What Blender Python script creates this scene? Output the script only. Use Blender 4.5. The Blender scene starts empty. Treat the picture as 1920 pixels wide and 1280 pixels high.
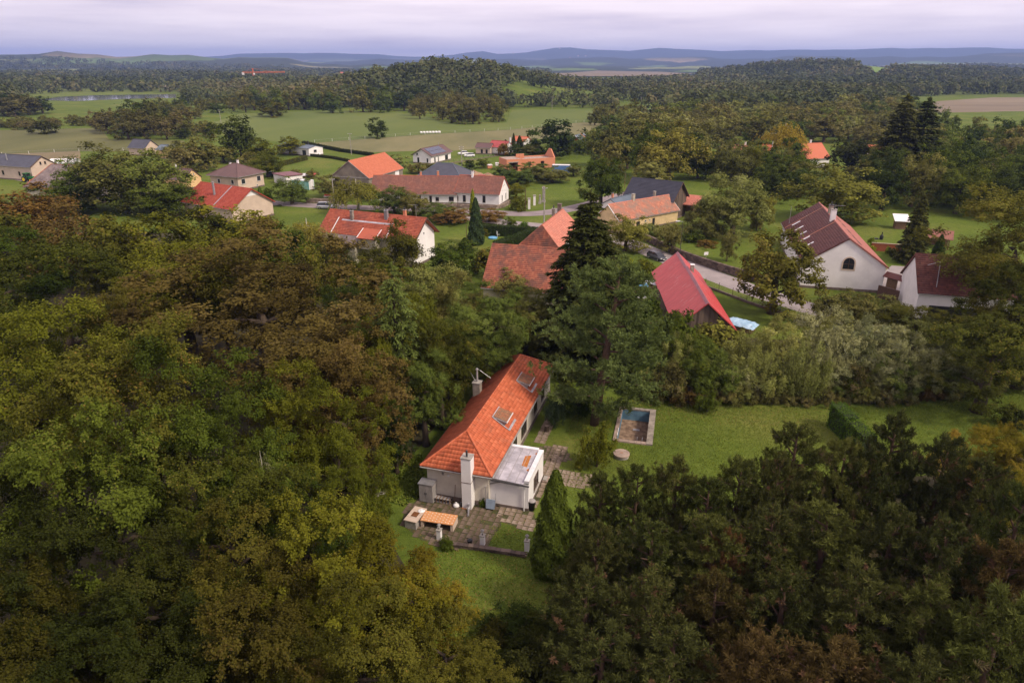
import bpy, bmesh, math, random
import numpy as np
from mathutils import Vector, Matrix

R = math.radians
scene = bpy.context.scene
COL = scene.collection

# ------------------------------------------------------------------ camera, sky, sun, exposure
CAM_H, FPX, PITCH = 35.0, 1280.0, math.atan(522 / 1280)
cam = bpy.data.cameras.new('camera')
cam.lens, cam.sensor_width, cam.clip_start, cam.clip_end = 24.0, 36.0, 0.5, 60000.0
camo = bpy.data.objects.new('camera', cam)
COL.objects.link(camo)
camo.location = (0, 0, CAM_H)
camo.rotation_euler = (math.pi / 2 - PITCH, 0, 0)
scene.camera = camo

SUN_EL, SUN_AZ = R(45), R(120)          # azimuth measured from +Y towards +X
world = bpy.data.worlds.new('World')
scene.world = world
world.use_nodes = True
wn, wl = world.node_tree.nodes, world.node_tree.links
wn.clear()


def node(t, nodes, **kw):
    n = nodes.new(t)
    for k, v in kw.items():
        if k.startswith('i_'):
            n.inputs[k[2:].replace('_', ' ')].default_value = v
        else:
            setattr(n, k, v)
    return n


sky = node('ShaderNodeTexSky', wn, sky_type='NISHITA', sun_disc=False, sun_elevation=SUN_EL,
           sun_rotation=SUN_AZ, altitude=400.0, air_density=1.0, dust_density=2.0, ozone_density=1.5)
tc = node('ShaderNodeTexCoord', wn)
mp = node('ShaderNodeMapping', wn)
mp.inputs['Scale'].default_value = (2.2, 2.2, 26.0)
mp.inputs['Location'].default_value = (3.1, 0.7, 1.3)
nz = node('ShaderNodeTexNoise', wn, i_Scale=1.6, i_Detail=7.0, i_Roughness=0.55)
rp = node('ShaderNodeValToRGB', wn)
e = rp.color_ramp.elements
e[0].position, e[0].color = 0.30, (7.0, 5.95, 6.9, 1)
e[1].position, e[1].color = 0.62, (10.2, 8.75, 9.1, 1)
el = rp.color_ramp.elements.new(0.44)
el.color = (8.7, 7.4, 8.0, 1)
nz2 = node('ShaderNodeTexNoise', wn, i_Scale=0.7, i_Detail=3.0)
rp2 = node('ShaderNodeValToRGB', wn)
rp2.color_ramp.elements[0].position, rp2.color_ramp.elements[0].color = 0.3, (0.90, 0.90, 0.90, 1)
rp2.color_ramp.elements[1].position, rp2.color_ramp.elements[1].color = 0.6, (0.97, 0.97, 0.97, 1)
mx = node('ShaderNodeMix', wn, data_type='RGBA')
bg = node('ShaderNodeBackground', wn)
bg.inputs['Strength'].default_value = 0.106
out = node('ShaderNodeOutputWorld', wn)
wl.new(tc.outputs['Generated'], mp.inputs['Vector'])
wl.new(mp.outputs[0], nz.inputs['Vector'])
wl.new(mp.outputs[0], nz2.inputs['Vector'])
wl.new(nz.outputs['Fac'], rp.inputs[0])
wl.new(nz2.outputs['Fac'], rp2.inputs[0])
wl.new(rp2.outputs[0], mx.inputs[0])
wl.new(sky.outputs[0], mx.inputs[6])
wl.new(rp.outputs[0], mx.inputs[7])
wl.new(mx.outputs[2], bg.inputs['Color'])
wl.new(bg.outputs[0], out.inputs['Surface'])

sun = bpy.data.lights.new('sun', 'SUN')
sun.energy, sun.angle, sun.color = 2.9, R(9), (1.0, 0.88, 0.70)
suno = bpy.data.objects.new('sun', sun)
COL.objects.link(suno)
sd = Vector((math.sin(SUN_AZ) * math.cos(SUN_EL), math.cos(SUN_AZ) * math.cos(SUN_EL), math.sin(SUN_EL)))
suno.rotation_euler = sd.to_track_quat('Z', 'Y').to_euler()
suno.location = (0, 0, 80)

vs = scene.view_settings
vs.view_transform, vs.look, vs.exposure, vs.gamma = 'Standard', 'None', 0.32, 1.0
vs.use_curve_mapping = False
cy = scene.cycles
cy.max_bounces, cy.diffuse_bounces, cy.glossy_bounces, cy.transmission_bounces = 5, 3, 2, 3
cy.volume_bounces = 0
cy.use_denoising = True


# ------------------------------------------------------------------ pixel <-> place
def P(px, py, z=0.0):
    c, s = math.cos(PITCH), math.sin(PITCH)
    a, b = (px - 960) / FPX, -(py - 640) / FPX
    d = Vector((a, c + b * s, -s + b * c))
    return Vector((0, 0, CAM_H)) + d * ((z - CAM_H) / d.z)


def S(p):
    c, s = math.cos(PITCH), math.sin(PITCH)
    x, y, z = p[0], p[1], p[2] - CAM_H
    dep = y * c - z * s
    return 960 + FPX * x / dep, 640 - FPX * (y * s + z * c) / dep, dep


RIDGE_NEAR = np.array([(-900, 106), (-200, 104), (0, 104), (100, 103), (250, 106), (400, 107), (520, 111), (620, 119), (760, 126), (2900, 126)], float)
RIDGE_FAR = np.array([(-900, 108), (0, 110), (300, 110), (430, 105), (500, 101), (590, 99), (640, 102), (720, 103), (800, 107), (860, 103), (885, 99), (905, 96),
                      (930, 100), (975, 100), (1020, 93), (1060, 90), (1110, 93), (1180, 95), (1240, 92), (1330, 95), (1450, 97), (1520, 94), (1600, 96),
                      (1720, 93), (1830, 95), (1920, 96), (2900, 98)], float)
RIDGE_MID = np.array([(-900, 122), (200, 122), (560, 116), (760, 112), (900, 112), (1060, 110), (1200, 108), (1400, 110), (1560, 106), (1700, 110), (1850, 104), (1960, 103), (2900, 105)], float)


def terr(x, y):
    x, y = np.asarray(x, float), np.asarray(y, float)
    z = np.zeros(np.broadcast(x, y).shape)
    d = np.hypot(x, y)

    def g(cx, cy_, sx, sy, a):
        return a * np.exp(-((x - cx) / sx) ** 2 - ((y - cy_) / sy) ** 2)
    z = z + (g(-62, 800, 115, 170, 26)) * np.clip((y - 590) / 110, 0, 1) + g(640, 1500, 190, 260, 30) + g(1050, 1750, 240, 240, 16)
    ay = np.maximum(np.abs(y), 1.0)
    px = 960 + FPX * x / (ay * 0.926)
    amp = np.clip((d - 1500) / 2000, 0, 1)
    z = z + amp * (12 * np.sin(x / 610 + 1.3) * np.sin(y / 740) + 7 * np.sin(x / 233 + y / 310))
    for tab, d0, w in ((RIDGE_NEAR, 5200.0, 1300.0), (RIDGE_MID, 7600.0, 1100.0), (RIDGE_FAR, 12000.0, 1700.0)):
        py = np.interp(px, tab[:, 0], tab[:, 1])
        hgt = CAM_H + d0 * np.tan((118 - py) / (FPX * 1.166))
        hgt = hgt + 9 * np.sin(px / 31.0 + d0) + 5 * np.sin(px / 13.7)
        z = np.maximum(z, np.maximum(hgt, 0) * np.exp(-((d - d0) / w) ** 2) * np.clip((d - 2500) / 1500, 0, 1))
    return z


def T1(x, y):
    return float(terr(x, y))


# ------------------------------------------------------------------ materials
MATS = {}


def new_mat(name):
    m = bpy.data.materials.new(name)
    m.use_nodes = True
    m.node_tree.nodes.clear()
    MATS[name] = m
    return m, m.node_tree.nodes, m.node_tree.links


def rgb(c):
    return (c[0], c[1], c[2], 1.0)


def plain(name, c, rough=0.8, var=0.25, scale=1.5, bump=0.0, metal=0.0, c2=None, thresh=(0.35, 0.7), stretch=(1, 1, 1), spec=0.3, bscale=None):
    """mottled surface: two tones of its own colour over a noise in object space"""
    m, n, l = new_mat(name)
    t = node('ShaderNodeTexCoord', n)
    mpn = node('ShaderNodeMapping', n)
    mpn.inputs['Scale'].default_value = stretch
    nzn = node('ShaderNodeTexNoise', n, i_Scale=scale, i_Detail=6.0, i_Roughness=0.62)
    r = node('ShaderNodeValToRGB', n)
    a, b = r.color_ramp.elements
    a.position, b.position = thresh
    a.color = rgb([k * (1 - var) for k in c])
    b.color = rgb(c2 if c2 else [min(1, k * (1 + var * 0.6)) for k in c])
    bs = node('ShaderNodeBsdfPrincipled', n, i_Roughness=rough, i_Metallic=metal)
    bs.inputs['Specular IOR Level'].default_value = spec
    o = node('ShaderNodeOutputMaterial', n)
    l.new(t.outputs['Object'], mpn.inputs[0])
    l.new(mpn.outputs[0], nzn.inputs['Vector'])
    l.new(nzn.outputs['Fac'], r.inputs[0])
    l.new(r.outputs[0], bs.inputs['Base Color'])
    if bump:
        nb = node('ShaderNodeTexNoise', n, i_Scale=bscale or scale * 8, i_Detail=4.0)
        bp = node('ShaderNodeBump', n, i_Strength=bump, i_Distance=0.05)
        l.new(mpn.outputs[0], nb.inputs['Vector'])
        l.new(nb.outputs['Fac'], bp.inputs['Height'])
        l.new(bp.outputs[0], bs.inputs['Normal'])
    l.new(bs.outputs[0], o.inputs[0])
    return m


def tinted(name, cols, rough=0.85, stain=None, stain_scale=0.5, stain_t=(0.5, 0.62), leaf=False, trans=0.3, objvar=0.0, spec=0.25):
    """colour from the face attribute 'tint' (one value for each tile, board or leaf), with worn patches over it"""
    m, n, l = new_mat(name)
    at = node('ShaderNodeAttribute', n, attribute_name='tint')
    r = node('ShaderNodeValToRGB', n)
    while len(r.color_ramp.elements) < len(cols):
        r.color_ramp.elements.new(0.5)
    for k, (pos, c) in enumerate(cols):
        r.color_ramp.elements[k].position = pos
        r.color_ramp.elements[k].color = rgb(c)
    l.new(at.outputs['Fac'], r.inputs[0])
    colour = r.outputs[0]
    t = node('ShaderNodeTexCoord', n)
    if stain:
        nzn = node('ShaderNodeTexNoise', n, i_Scale=stain_scale, i_Detail=8.0, i_Roughness=0.68)
        l.new(t.outputs['Object'], nzn.inputs['Vector'])
        sr = node('ShaderNodeValToRGB', n)
        sr.color_ramp.elements[0].position, sr.color_ramp.elements[1].position = stain_t
        l.new(nzn.outputs['Fac'], sr.inputs[0])
        mxn = node('ShaderNodeMix', n, data_type='RGBA')
        mxn.inputs[7].default_value = rgb(stain)
        l.new(sr.outputs[0], mxn.inputs[0])
        l.new(colour, mxn.inputs[6])
        colour = mxn.outputs[2]
    if objvar:
        oi = node('ShaderNodeObjectInfo', n)
        mr = node('ShaderNodeMapRange', n)
        mr.inputs['To Min'].default_value, mr.inputs['To Max'].default_value = 1 - objvar, 1 + objvar
        hs = node('ShaderNodeHueSaturation', n)
        l.new(oi.outputs['Random'], mr.inputs[0])
        l.new(mr.outputs[0], hs.inputs['Value'])
        mr2 = node('ShaderNodeMapRange', n)
        mr2.inputs['To Min'].default_value, mr2.inputs['To Max'].default_value = 0.515, 0.485
        l.new(oi.outputs['Random'], mr2.inputs[0])
        l.new(mr2.outputs[0], hs.inputs['Hue'])
        l.new(colour, hs.inputs['Color'])
        colour = hs.outputs[0]
    o = node('ShaderNodeOutputMaterial', n)
    bs = node('ShaderNodeBsdfPrincipled', n, i_Roughness=rough)
    bs.inputs['Specular IOR Level'].default_value = spec
    l.new(colour, bs.inputs['Base Color'])
    if leaf:
        tr = node('ShaderNodeBsdfTranslucent', n)
        l.new(colour, tr.inputs['Color'])
        ms = node('ShaderNodeMixShader', n)
        ms.inputs[0].default_value = trans
        l.new(bs.outputs[0], ms.inputs[1])
        l.new(tr.outputs[0], ms.inputs[2])
        l.new(ms.outputs[0], o.inputs[0])
    else:
        l.new(bs.outputs[0], o.inputs[0])
    return m


def leafmat(name, c, accent=None, k=1.0, obj=0.18, trans=0.28):
    c = (c[0] * 1.32, c[1] * 1.27, c[2] * .74)
    lo = [v * 0.62 * k for v in c]
    mid = [v * k for v in c]
    hi = [v * 1.4 * k for v in c]
    ac = accent or [v * 1.75 * k for v in c]
    return tinted('leaf_' + name, [(0.12, lo), (0.48, mid), (0.8, hi), (0.97, ac)], rough=0.85, leaf=True, objvar=obj, trans=trans, spec=0.06)


LEAF = {
    'green': leafmat('green', (.058, .082, .017), (.15, .14, .03)),
    'olive': leafmat('olive', (.075, .076, .018), (.17, .125, .025)),
    'ygreen': leafmat('ygreen', (.098, .108, .017), (.19, .16, .028)),
    'gold': leafmat('gold', (.062, .070, .016), (.23, .17, .035)),
    'yellow': leafmat('yellow', (.105, .095, .014), (.20, .155, .025)),
    'birch': leafmat('birch', (.160, .158, .046), (.28, .23, .06)),
    'amber': leafmat('amber', (.30, .225, .055), (.42, .30, .07)),
    'brown': leafmat('brown', (.092, .066, .030), (.125, .086, .038), obj=.06),
    'rust': leafmat('rust', (.12, .080, .028), (.20, .10, .035)),
    'redrust': leafmat('redrust', (.17, .10, .045), (.30, .11, .05)),
    'dark': leafmat('dark', (.036, .042, .015), (.07, .07, .022)),
    'darkgreen': leafmat('darkgreen', (.036, .054, .016), (.07, .09, .025)),
    'pine': leafmat('pine', (.088, .124, .060), (.15, .18, .09)),
    'darkpine': leafmat('darkpine', (.050, .058, .026), (.14, .080, .044), obj=.28),
    'olivepine': leafmat('olivepine', (.066, .078, .030), (.12, .10, .045), obj=.2),
    'brownpine': leafmat('brownpine', (.068, .052, .028), (.13, .075, .04), obj=.2),
    'spruce': leafmat('spruce', (.044, .052, .020), (.08, .085, .03)),
    'larch': leafmat('larch', (.078, .112, .044), (.10, .13, .05)),
    'bluegreen': leafmat('bluegreen', (.050, .075, .050), (.09, .12, .085)),
    'silver': leafmat('silver', (.190, .205, .150), (.30, .32, .25)),
    'willow': leafmat('willow', (.178, .196, .086), (.28, .28, .13)),
    'greyolive': leafmat('greyolive', (.130, .128, .058), (.19, .175, .08)),
    'lime': leafmat('lime', (.15, .19, .025), (.26, .28, .04)),
    'thuja': leafmat('thuja', (.058, .080, .018), (.10, .115, .028)),
    'hedge': leafmat('hedge', (.075, .125, .024), (.13, .19, .04)),
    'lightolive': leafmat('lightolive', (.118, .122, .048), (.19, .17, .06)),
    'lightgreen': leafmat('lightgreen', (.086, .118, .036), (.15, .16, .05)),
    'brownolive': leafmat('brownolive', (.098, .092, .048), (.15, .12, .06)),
    'walnut': leafmat('walnut', (.112, .108, .030), (.22, .17, .04)),
    'vignetteolive': leafmat('vignetteolive', (.042, .040, .010), (.085, .065, .016)),  # olive leaf with the vignette darkening of the lower frame put into its colour
    'vignettegreen': leafmat('vignettegreen', (.030, .036, .010), (.06, .055, .016)),  # green leaf, same vignette darkening put into its colour
    'dead': leafmat('dead', (.105, .060, .038), (.15, .085, .05)),
}
FARLEAF = tinted('leaf_far_wood', [(0.0, (.050, .062, .028)), (0.25, (.072, .088, .034)), (0.5, (.105, .118, .046)), (0.72, (.145, .138, .064)), (0.9, (.19, .17, .08)), (1.0, (.15, .105, .055))],
                 rough=0.9, leaf=True, trans=0.2, spec=.03)

BARK = plain('bark', (.07, .05, .035), .95, .45, 3, .6, stretch=(1, 1, .25))
BARK_LIGHT = plain('bark_pale', (.40, .36, .31), .9, .4, 2, .3, stretch=(1, 1, .4))
BARK_PINE = plain('bark_pine', (.105, .062, .042), .95, .4, 2.5, .6, stretch=(1, 1, .3))

PLASTER = plain('plaster_cream', (.60, .545, .47), .95, .10, 1.1, .15, bscale=60)
PLASTER_W = plain('plaster_white', (.80, .765, .76), .95, .10, .5, .1, bscale=50)
PLASTER_OLD = plain('plaster_old', (.40, .36, .28), .95, .35, .6, .2, bscale=40)
PLASTER_GREY = plain('plaster_grey', (.235, .20, .16), .95, .3, .5, .2, bscale=40)
PLASTER_Y = plain('plaster_yellow', (.66, .49, .27), .95, .2, .6, .15, bscale=40)
PLASTER_APR = plain('plaster_apricot', (.74, .50, .25), .95, .1, .6, .1, bscale=40)
PLASTER_BEIGE = plain('plaster_beige', (.56, .44, .35), .95, .12, .6, .1, bscale=40)
PLINTH = plain('plinth', (.17, .13, .11), .95, .3, 2, .2)
STONE_GREY = plain('stone_grey', (.28, .24, .20), .95, .4, 1.6, .5)
BRICK_ORANGE = plain('hollow_brick', (.60, .24, .135), .9, .18, 3, .3, stretch=(1, 1, 4))
CONCRETE = plain('concrete', (.34, .31, .28), .95, .3, 2.2, .4)
CONC_WARM = plain('concrete_warm', (.36, .27, .22), .95, .35, 1.2, .4)
WHITE = plain('white_paint', (.78, .76, .75), .6, .12, 3, 0)
WHITE_METAL = plain('white_metal', (.74, .72, .73), .45, .15, 1.5, 0)
ZINC = plain('zinc_sheet', (.47, .44, .47), .5, .35, 1.3, .1, metal=.25)
STEEL = plain('galvanised_steel', (.42, .41, .43), .4, .25, 3, .05, metal=.6)
DARK_METAL = plain('dark_metal', (.05, .048, .05), .5, .3, 4)
GREY_METAL = plain('grey_metal', (.32, .295, .285), .55, .25, 2.2, .1, stretch=(1, 1, .4))
RUST = plain('rust', (.42, .15, .035), .9, .35, 2.5, .3)
BROWN_PAINT = plain('brown_paint', (.10, .055, .04), .6, .25, 3)
WOOD_DARK = tinted('weathered_boards', [(0.0, (.055, .040, .032)), (0.5, (.105, .075, .058)), (1.0, (.16, .115, .088))], .9, (.20, .15, .12), 1.3, (.62, .8))
WOOD = plain('wood', (.20, .12, .07), .85, .35, 3, .3, stretch=(6, 6, 1))
GLASS = plain('window_glass', (.025, .027, .032), .12, .3, 1.0, 0, spec=.6)
SOLAR = plain('solar_cell', (.055, .065, .11), .15, .2, 1.2, 0, spec=.6)
BLACK = plain('black_plastic', (.02, .02, .022), .5, .3, 3)
RUBBER = plain('rubber', (.018, .017, .017), .85, .3, 6)
TARP_B = plain('tarp_blue', (.10, .32, .58), .55, .25, 1.3, .4, c2=(.22, .48, .72))
TARP_W = plain('tarp_white', (.66, .63, .66), .6, .2, 1.6, .4)
TARP_LB = plain('tarp_pale_blue', (.30, .50, .70), .55, .25, 1.2, .4, c2=(.52, .68, .82))
TEAL = plain('teal_container', (.17, .42, .40), .6, .2, .9, 0, c2=(.28, .52, .50))
BLUE_CONT = plain('blue_container', (.11, .21, .42), .6, .2, .9, 0)
GREEN_PAINT = plain('green_paint', (.03, .15, .05), .4, .2, 2)
YELLOW_PAINT = plain('yellow_paint', (.75, .52, .04), .4, .15, 2)
RED_PAINT = plain('red_paint', (.48, .06, .05), .4, .2, 2)
ORANGE_PAINT = plain('orange_paint', (.66, .17, .06), .5, .2, .4)
CAR_DARK = plain('car_dark', (.045, .05, .062), .25, .15, 2, 0, spec=.6)
CAR_SILVER = plain('car_silver', (.52, .53, .56), .3, .1, 2, 0, metal=.4)
CAR_WHITE = plain('car_white', (.76, .76, .77), .3, .06, 2, 0)
LAMP_GLASS = plain('lamp_glass', (.62, .60, .58), .2, .1, 3)
POOL_BLUE = plain('pool_paint', (.115, .225, .325), .8, .35, .9, .1, c2=(.17, .31, .42))
MUD = plain('leaf_mud', (.20, .125, .085), .95, .4, 2.2, .5, c2=(.33, .225, .15))
TABLE_TOP = plain('mosaic_tiles', (.62, .29, .12), .5, .15, 2)
TILE_PALE = plain('pale_tile', (.72, .58, .46), .5, .15, 4)
SLATE = plain('slate', (.165, .125, .125), .85, .35, .8, .3, c2=(.24, .19, .18))
METAL_ROOF_DK = plain('anthracite_roof', (.062, .064, .085), .55, .2, .6, 0)
METAL_ROOF_BL = plain('bluegrey_roof', (.105, .135, .17), .5, .2, .6, 0)
METAL_ROOF_BR = plain('brown_roof', (.125, .072, .068), .65, .15, .5, .1)
METAL_ROOF_MAR = plain('maroon_roof', (.19, .085, .095), .65, .15, .5, .1)
METAL_ROOF_RED = plain('red_sheet', (.36, .06, .055), .5, .2, .7, 0)
BARN_RED = plain('barn_red_sheet', (.44, .050, .052), .42, .18, .9, 0, c2=(.52, .072, .070), spec=.45, stretch=(3, .5, .5))
BARN_RIDGE = plain('barn_ridge_sheet', (.27, .10, .12), .5, .2, 1)
FLAKE = plain('bare_sheet', (.62, .50, .48), .6, .2, 2)
FENCE_RED = plain('red_fence', (.30, .075, .035), .8, .2, 1)
SOIL = plain('soil', (.10, .062, .042), 1, .4, 1.2, .5)

TILE_ORANGE = tinted('tile_orange', [(0.0, (.33, .082, .036)), (0.5, (.45, .108, .047)), (1.0, (.54, .155, .075))], .75, (.27, .10, .058), .7, (.55, .80))
TILE_DORMER = tinted('tile_mossy', [(0.0, (.17, .075, .045)), (0.5, (.27, .11, .06)), (1.0, (.36, .15, .08))], .9, (.17, .12, .075), 2.5, (.45, .65))
TILE_OLDRED = tinted('tile_old_red', [(0.0, (.25, .085, .058)), (0.5, (.35, .115, .072)), (1.0, (.46, .17, .10))], .85, (.17, .085, .068), .45, (.46, .62))
TILE_RED = tinted('tile_red', [(0.0, (.30, .075, .045)), (0.5, (.39, .10, .058)), (1.0, (.47, .14, .08))], .8, (.22, .075, .055), .4, (.5, .7))
TILE_FRESHRED = tinted('tile_fresh_red', [(0.0, (.33, .06, .04)), (0.5, (.41, .082, .052)), (1.0, (.47, .11, .07))], .8, (.33, .075, .05), .4, (.55, .75))
TILE_PINK = tinted('tile_pink', [(0.0, (.44, .155, .11)), (0.5, (.53, .19, .135)), (1.0, (.62, .26, .19))], .8, (.44, .19, .145), .35, (.5, .7))
TILE_BROWN = tinted('tile_brown', [(0.0, (.20, .085, .062)), (0.5, (.255, .11, .082)), (1.0, (.31, .145, .11))], .9, (.19, .095, .078), .6, (.45, .65))
TILE_FARM = tinted('tile_farm', [(0.0, (.36, .145, .10)), (0.5, (.45, .18, .12)), (1.0, (.58, .24, .15))], .9, (.30, .19, .15), .5, (.42, .6))
TILE_ORBARN = tinted('tile_orange_barn', [(0.0, (.42, .125, .068)), (0.5, (.48, .145, .08)), (1.0, (.54, .18, .10))], .8, (.50, .17, .10), .4, (.55, .75))
TILE_MAROON = tinted('tile_maroon', [(0.0, (.085, .030, .026)), (0.5, (.125, .043, .036)), (1.0, (.18, .066, .052))], .6, (.13, .055, .045), .6, (.5, .7))
TILE_MAROON_LIT = tinted('tile_maroon_lit', [(0.0, (.30, .105, .085)), (0.5, (.36, .13, .105)), (1.0, (.43, .165, .135))], .7, (.36, .15, .13), .6, (.5, .7))  # maroon tile brightened throughout, sunlight put into the colour
PAVER = tinted('paver', [(0.0, (.20, .15, .115)), (0.5, (.245, .185, .142)), (1.0, (.29, .225, .175))], .95, (.15, .115, .062), 1.1, (.48, .62))
PATIO = tinted('patio_slab', [(0.0, (.120, .082, .062)), (0.5, (.145, .102, .078)), (1.0, (.175, .128, .10))], .95, (.082, .072, .034), .9, (.42, .62))
STONES = tinted('wall_stone', [(0.0, (.06, .043, .037)), (0.5, (.11, .08, .066)), (1.0, (.17, .125, .10))], .95)
STONES_PALE = tinted('wall_stone_pale', [(0.0, (.16, .12, .09)), (0.5, (.25, .19, .15)), (1.0, (.34, .27, .21))], .95)
LOGS = tinted('log_ends', [(0.0, (.10, .055, .035)), (0.5, (.24, .15, .09)), (1.0, (.42, .30, .19))], .9)


def ground_mat():
    """grass, with the field patchwork of the open country taking over far out"""
    m, n, l = new_mat('ground')
    ge = node('ShaderNodeNewGeometry', n)
    a = node('ShaderNodeTexNoise', n, i_Scale=0.05, i_Detail=6.0, i_Roughness=0.6)
    b = node('ShaderNodeTexNoise', n, i_Scale=1.1, i_Detail=5.0, i_Roughness=0.7)
    c = node('ShaderNodeTexNoise', n, i_Scale=9.0, i_Detail=3.0, i_Roughness=0.7)
    for k in (a, b, c):
        l.new(ge.outputs['Position'], k.inputs['Vector'])

    def ramp(stops):
        r = node('ShaderNodeValToRGB', n)
        while len(r.color_ramp.elements) < len(stops):
            r.color_ramp.elements.new(0.5)
        for k, (pos, col) in enumerate(stops):
            r.color_ramp.elements[k].position = pos
            r.color_ramp.elements[k].color = rgb(col)
        return r
    ra = ramp([(0.36, (.076, .108, .016)), (0.5, (.094, .130, .018)), (0.66, (.132, .146, .030))])
    l.new(a.outputs['Fac'], ra.inputs[0])
    rb = ramp([(0.36, (.50, .52, .48)), (0.5, (1, 1, 1)), (0.68, (1.5, 1.35, 1.5))])
    l.new(b.outputs['Fac'], rb.inputs[0])
    rc = ramp([(0.3, (.60, .60, .60)), (0.7, (1.4, 1.4, 1.4))])
    l.new(c.outputs['Fac'], rc.inputs[0])
    m1 = node('ShaderNodeMix', n, data_type='RGBA', blend_type='MULTIPLY')
    m1.inputs[0].default_value = .45
    l.new(ra.outputs[0], m1.inputs[6])
    l.new(rb.outputs[0], m1.inputs[7])
    m2 = node('ShaderNodeMix', n, data_type='RGBA', blend_type='MULTIPLY')
    m2.inputs[0].default_value = .8
    l.new(m1.outputs[2], m2.inputs[6])
    l.new(rc.outputs[0], m2.inputs[7])
    # open country: parcels of wood, meadow, stubble
    wob = node('ShaderNodeTexNoise', n, i_Scale=0.004, i_Detail=3.0)
    l.new(ge.outputs['Position'], wob.inputs['Vector'])
    wadd = node('ShaderNodeVectorMath', n, operation='MULTIPLY_ADD')
    wadd.inputs[1].default_value = (260, 260, 0)
    l.new(wob.outputs['Color'], wadd.inputs[0])
    l.new(ge.outputs['Position'], wadd.inputs[2])
    vor = node('ShaderNodeTexVoronoi', n, i_Scale=0.0023, i_Randomness=1.0)
    mpn = node('ShaderNodeMapping', n)
    mpn.inputs['Scale'].default_value = (1, .62, 0)
    l.new(wadd.outputs[0], mpn.inputs[0])
    l.new(mpn.outputs[0], vor.inputs['Vector'])
    sep = node('ShaderNodeSeparateColor', n)
    l.new(vor.outputs['Color'], sep.inputs[0])
    rv = ramp([(0.0, (.030, .042, .020)), (0.56, (.040, .052, .022)), (0.57, (.17, .19, .065)), (0.68, (.10, .15, .04)), (0.8, (.27, .21, .12)), (0.88, (.22, .20, .10)), (0.89, (.035, .046, .02))])
    rv.color_ramp.interpolation = 'CONSTANT'
    l.new(sep.outputs[0], rv.inputs[0])
    wood_n = node('ShaderNodeTexNoise', n, i_Scale=0.03, i_Detail=4.0)
    l.new(ge.outputs['Position'], wood_n.inputs['Vector'])
    rw = ramp([(0.35, (.65, .65, .65)), (0.65, (1.3, 1.3, 1.3))])
    l.new(wood_n.outputs['Fac'], rw.inputs[0])
    m3 = node('ShaderNodeMix', n, data_type='RGBA', blend_type='MULTIPLY')
    m3.inputs[0].default_value = 1
    l.new(rv.outputs[0], m3.inputs[6])
    l.new(rw.outputs[0], m3.inputs[7])
    ln = node('ShaderNodeVectorMath', n, operation='LENGTH')
    l.new(ge.outputs['Position'], ln.inputs[0])
    mr = node('ShaderNodeMapRange', n)
    mr.inputs['From Min'].default_value, mr.inputs['From Max'].default_value = 900, 1500
    l.new(ln.outputs['Value'], mr.inputs[0])
    sz = node('ShaderNodeSeparateXYZ', n)
    l.new(ge.outputs['Position'], sz.inputs[0])
    hr = node('ShaderNodeMapRange', n)
    hr.inputs['From Min'].default_value, hr.inputs['From Max'].default_value = 40, 100
    l.new(sz.outputs['Z'], hr.inputs[0])
    m5 = node('ShaderNodeMix', n, data_type='RGBA')          # the hills are wooded
    m5.inputs[7].default_value = (.034, .045, .022, 1)
    l.new(hr.outputs[0], m5.inputs[0])
    l.new(m3.outputs[2], m5.inputs[6])
    m4 = node('ShaderNodeMix', n, data_type='RGBA')
    l.new(mr.outputs[0], m4.inputs[0])
    l.new(m2.outputs[2], m4.inputs[6])
    l.new(m5.outputs[2], m4.inputs[7])
    bs = node('ShaderNodeBsdfPrincipled', n, i_Roughness=1.0)
    bs.inputs['Specular IOR Level'].default_value = .1
    bp = node('ShaderNodeBump', n, i_Strength=.6, i_Distance=.12)
    l.new(c.outputs['Fac'], bp.inputs['Height'])
    l.new(bp.outputs[0], bs.inputs['Normal'])
    l.new(m4.outputs[2], bs.inputs['Base Color'])
    o = node('ShaderNodeOutputMaterial', n)
    l.new(bs.outputs[0], o.inputs[0])
    return m


GROUND = ground_mat()
FLOOR_W = plain('woodland_floor', (.050, .034, .022), 1, .5, .7, .6, c2=(.062, .058, .022))
FIELD_G = plain('green_crop', (.090, .128, .018), 1, .15, .012, .2, c2=(.125, .146, .026), stretch=(1, .35, 1), bscale=2)
FIELD_G2 = plain('green_pasture', (.105, .110, .030), 1, .25, .02, .2, c2=(.14, .135, .045), stretch=(1, .3, 1), bscale=2)
FIELD_TAN = plain('stubble', (.195, .155, .078), 1, .25, .02, .2, c2=(.25, .19, .105), stretch=(1, .25, 1), bscale=2)
FIELD_TAN2 = plain('dry_meadow', (.140, .142, .050), 1, .25, .03, .2, c2=(.20, .175, .08), stretch=(1, .3, 1), bscale=2)
FIELD_BR = plain('brown_stubble', (.165, .128, .085), 1, .2, .02, .2, c2=(.21, .165, .11), stretch=(.25, 1, 1), bscale=2)
FIELD_LG = plain('bright_meadow', (.13, .205, .045), 1, .15, .03, .2, bscale=2)
ASPHALT = plain('asphalt', (.215, .175, .18), .9, .16, .45, .2, c2=(.275, .225, .22), bscale=30)
ASPHALT_P = plain('asphalt_worn', (.29, .25, .245), .9, .15, .5, .2, bscale=30)
WATER = plain('water', (.10, .12, .15), .08, .1, .05, .05, spec=.9)


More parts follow.
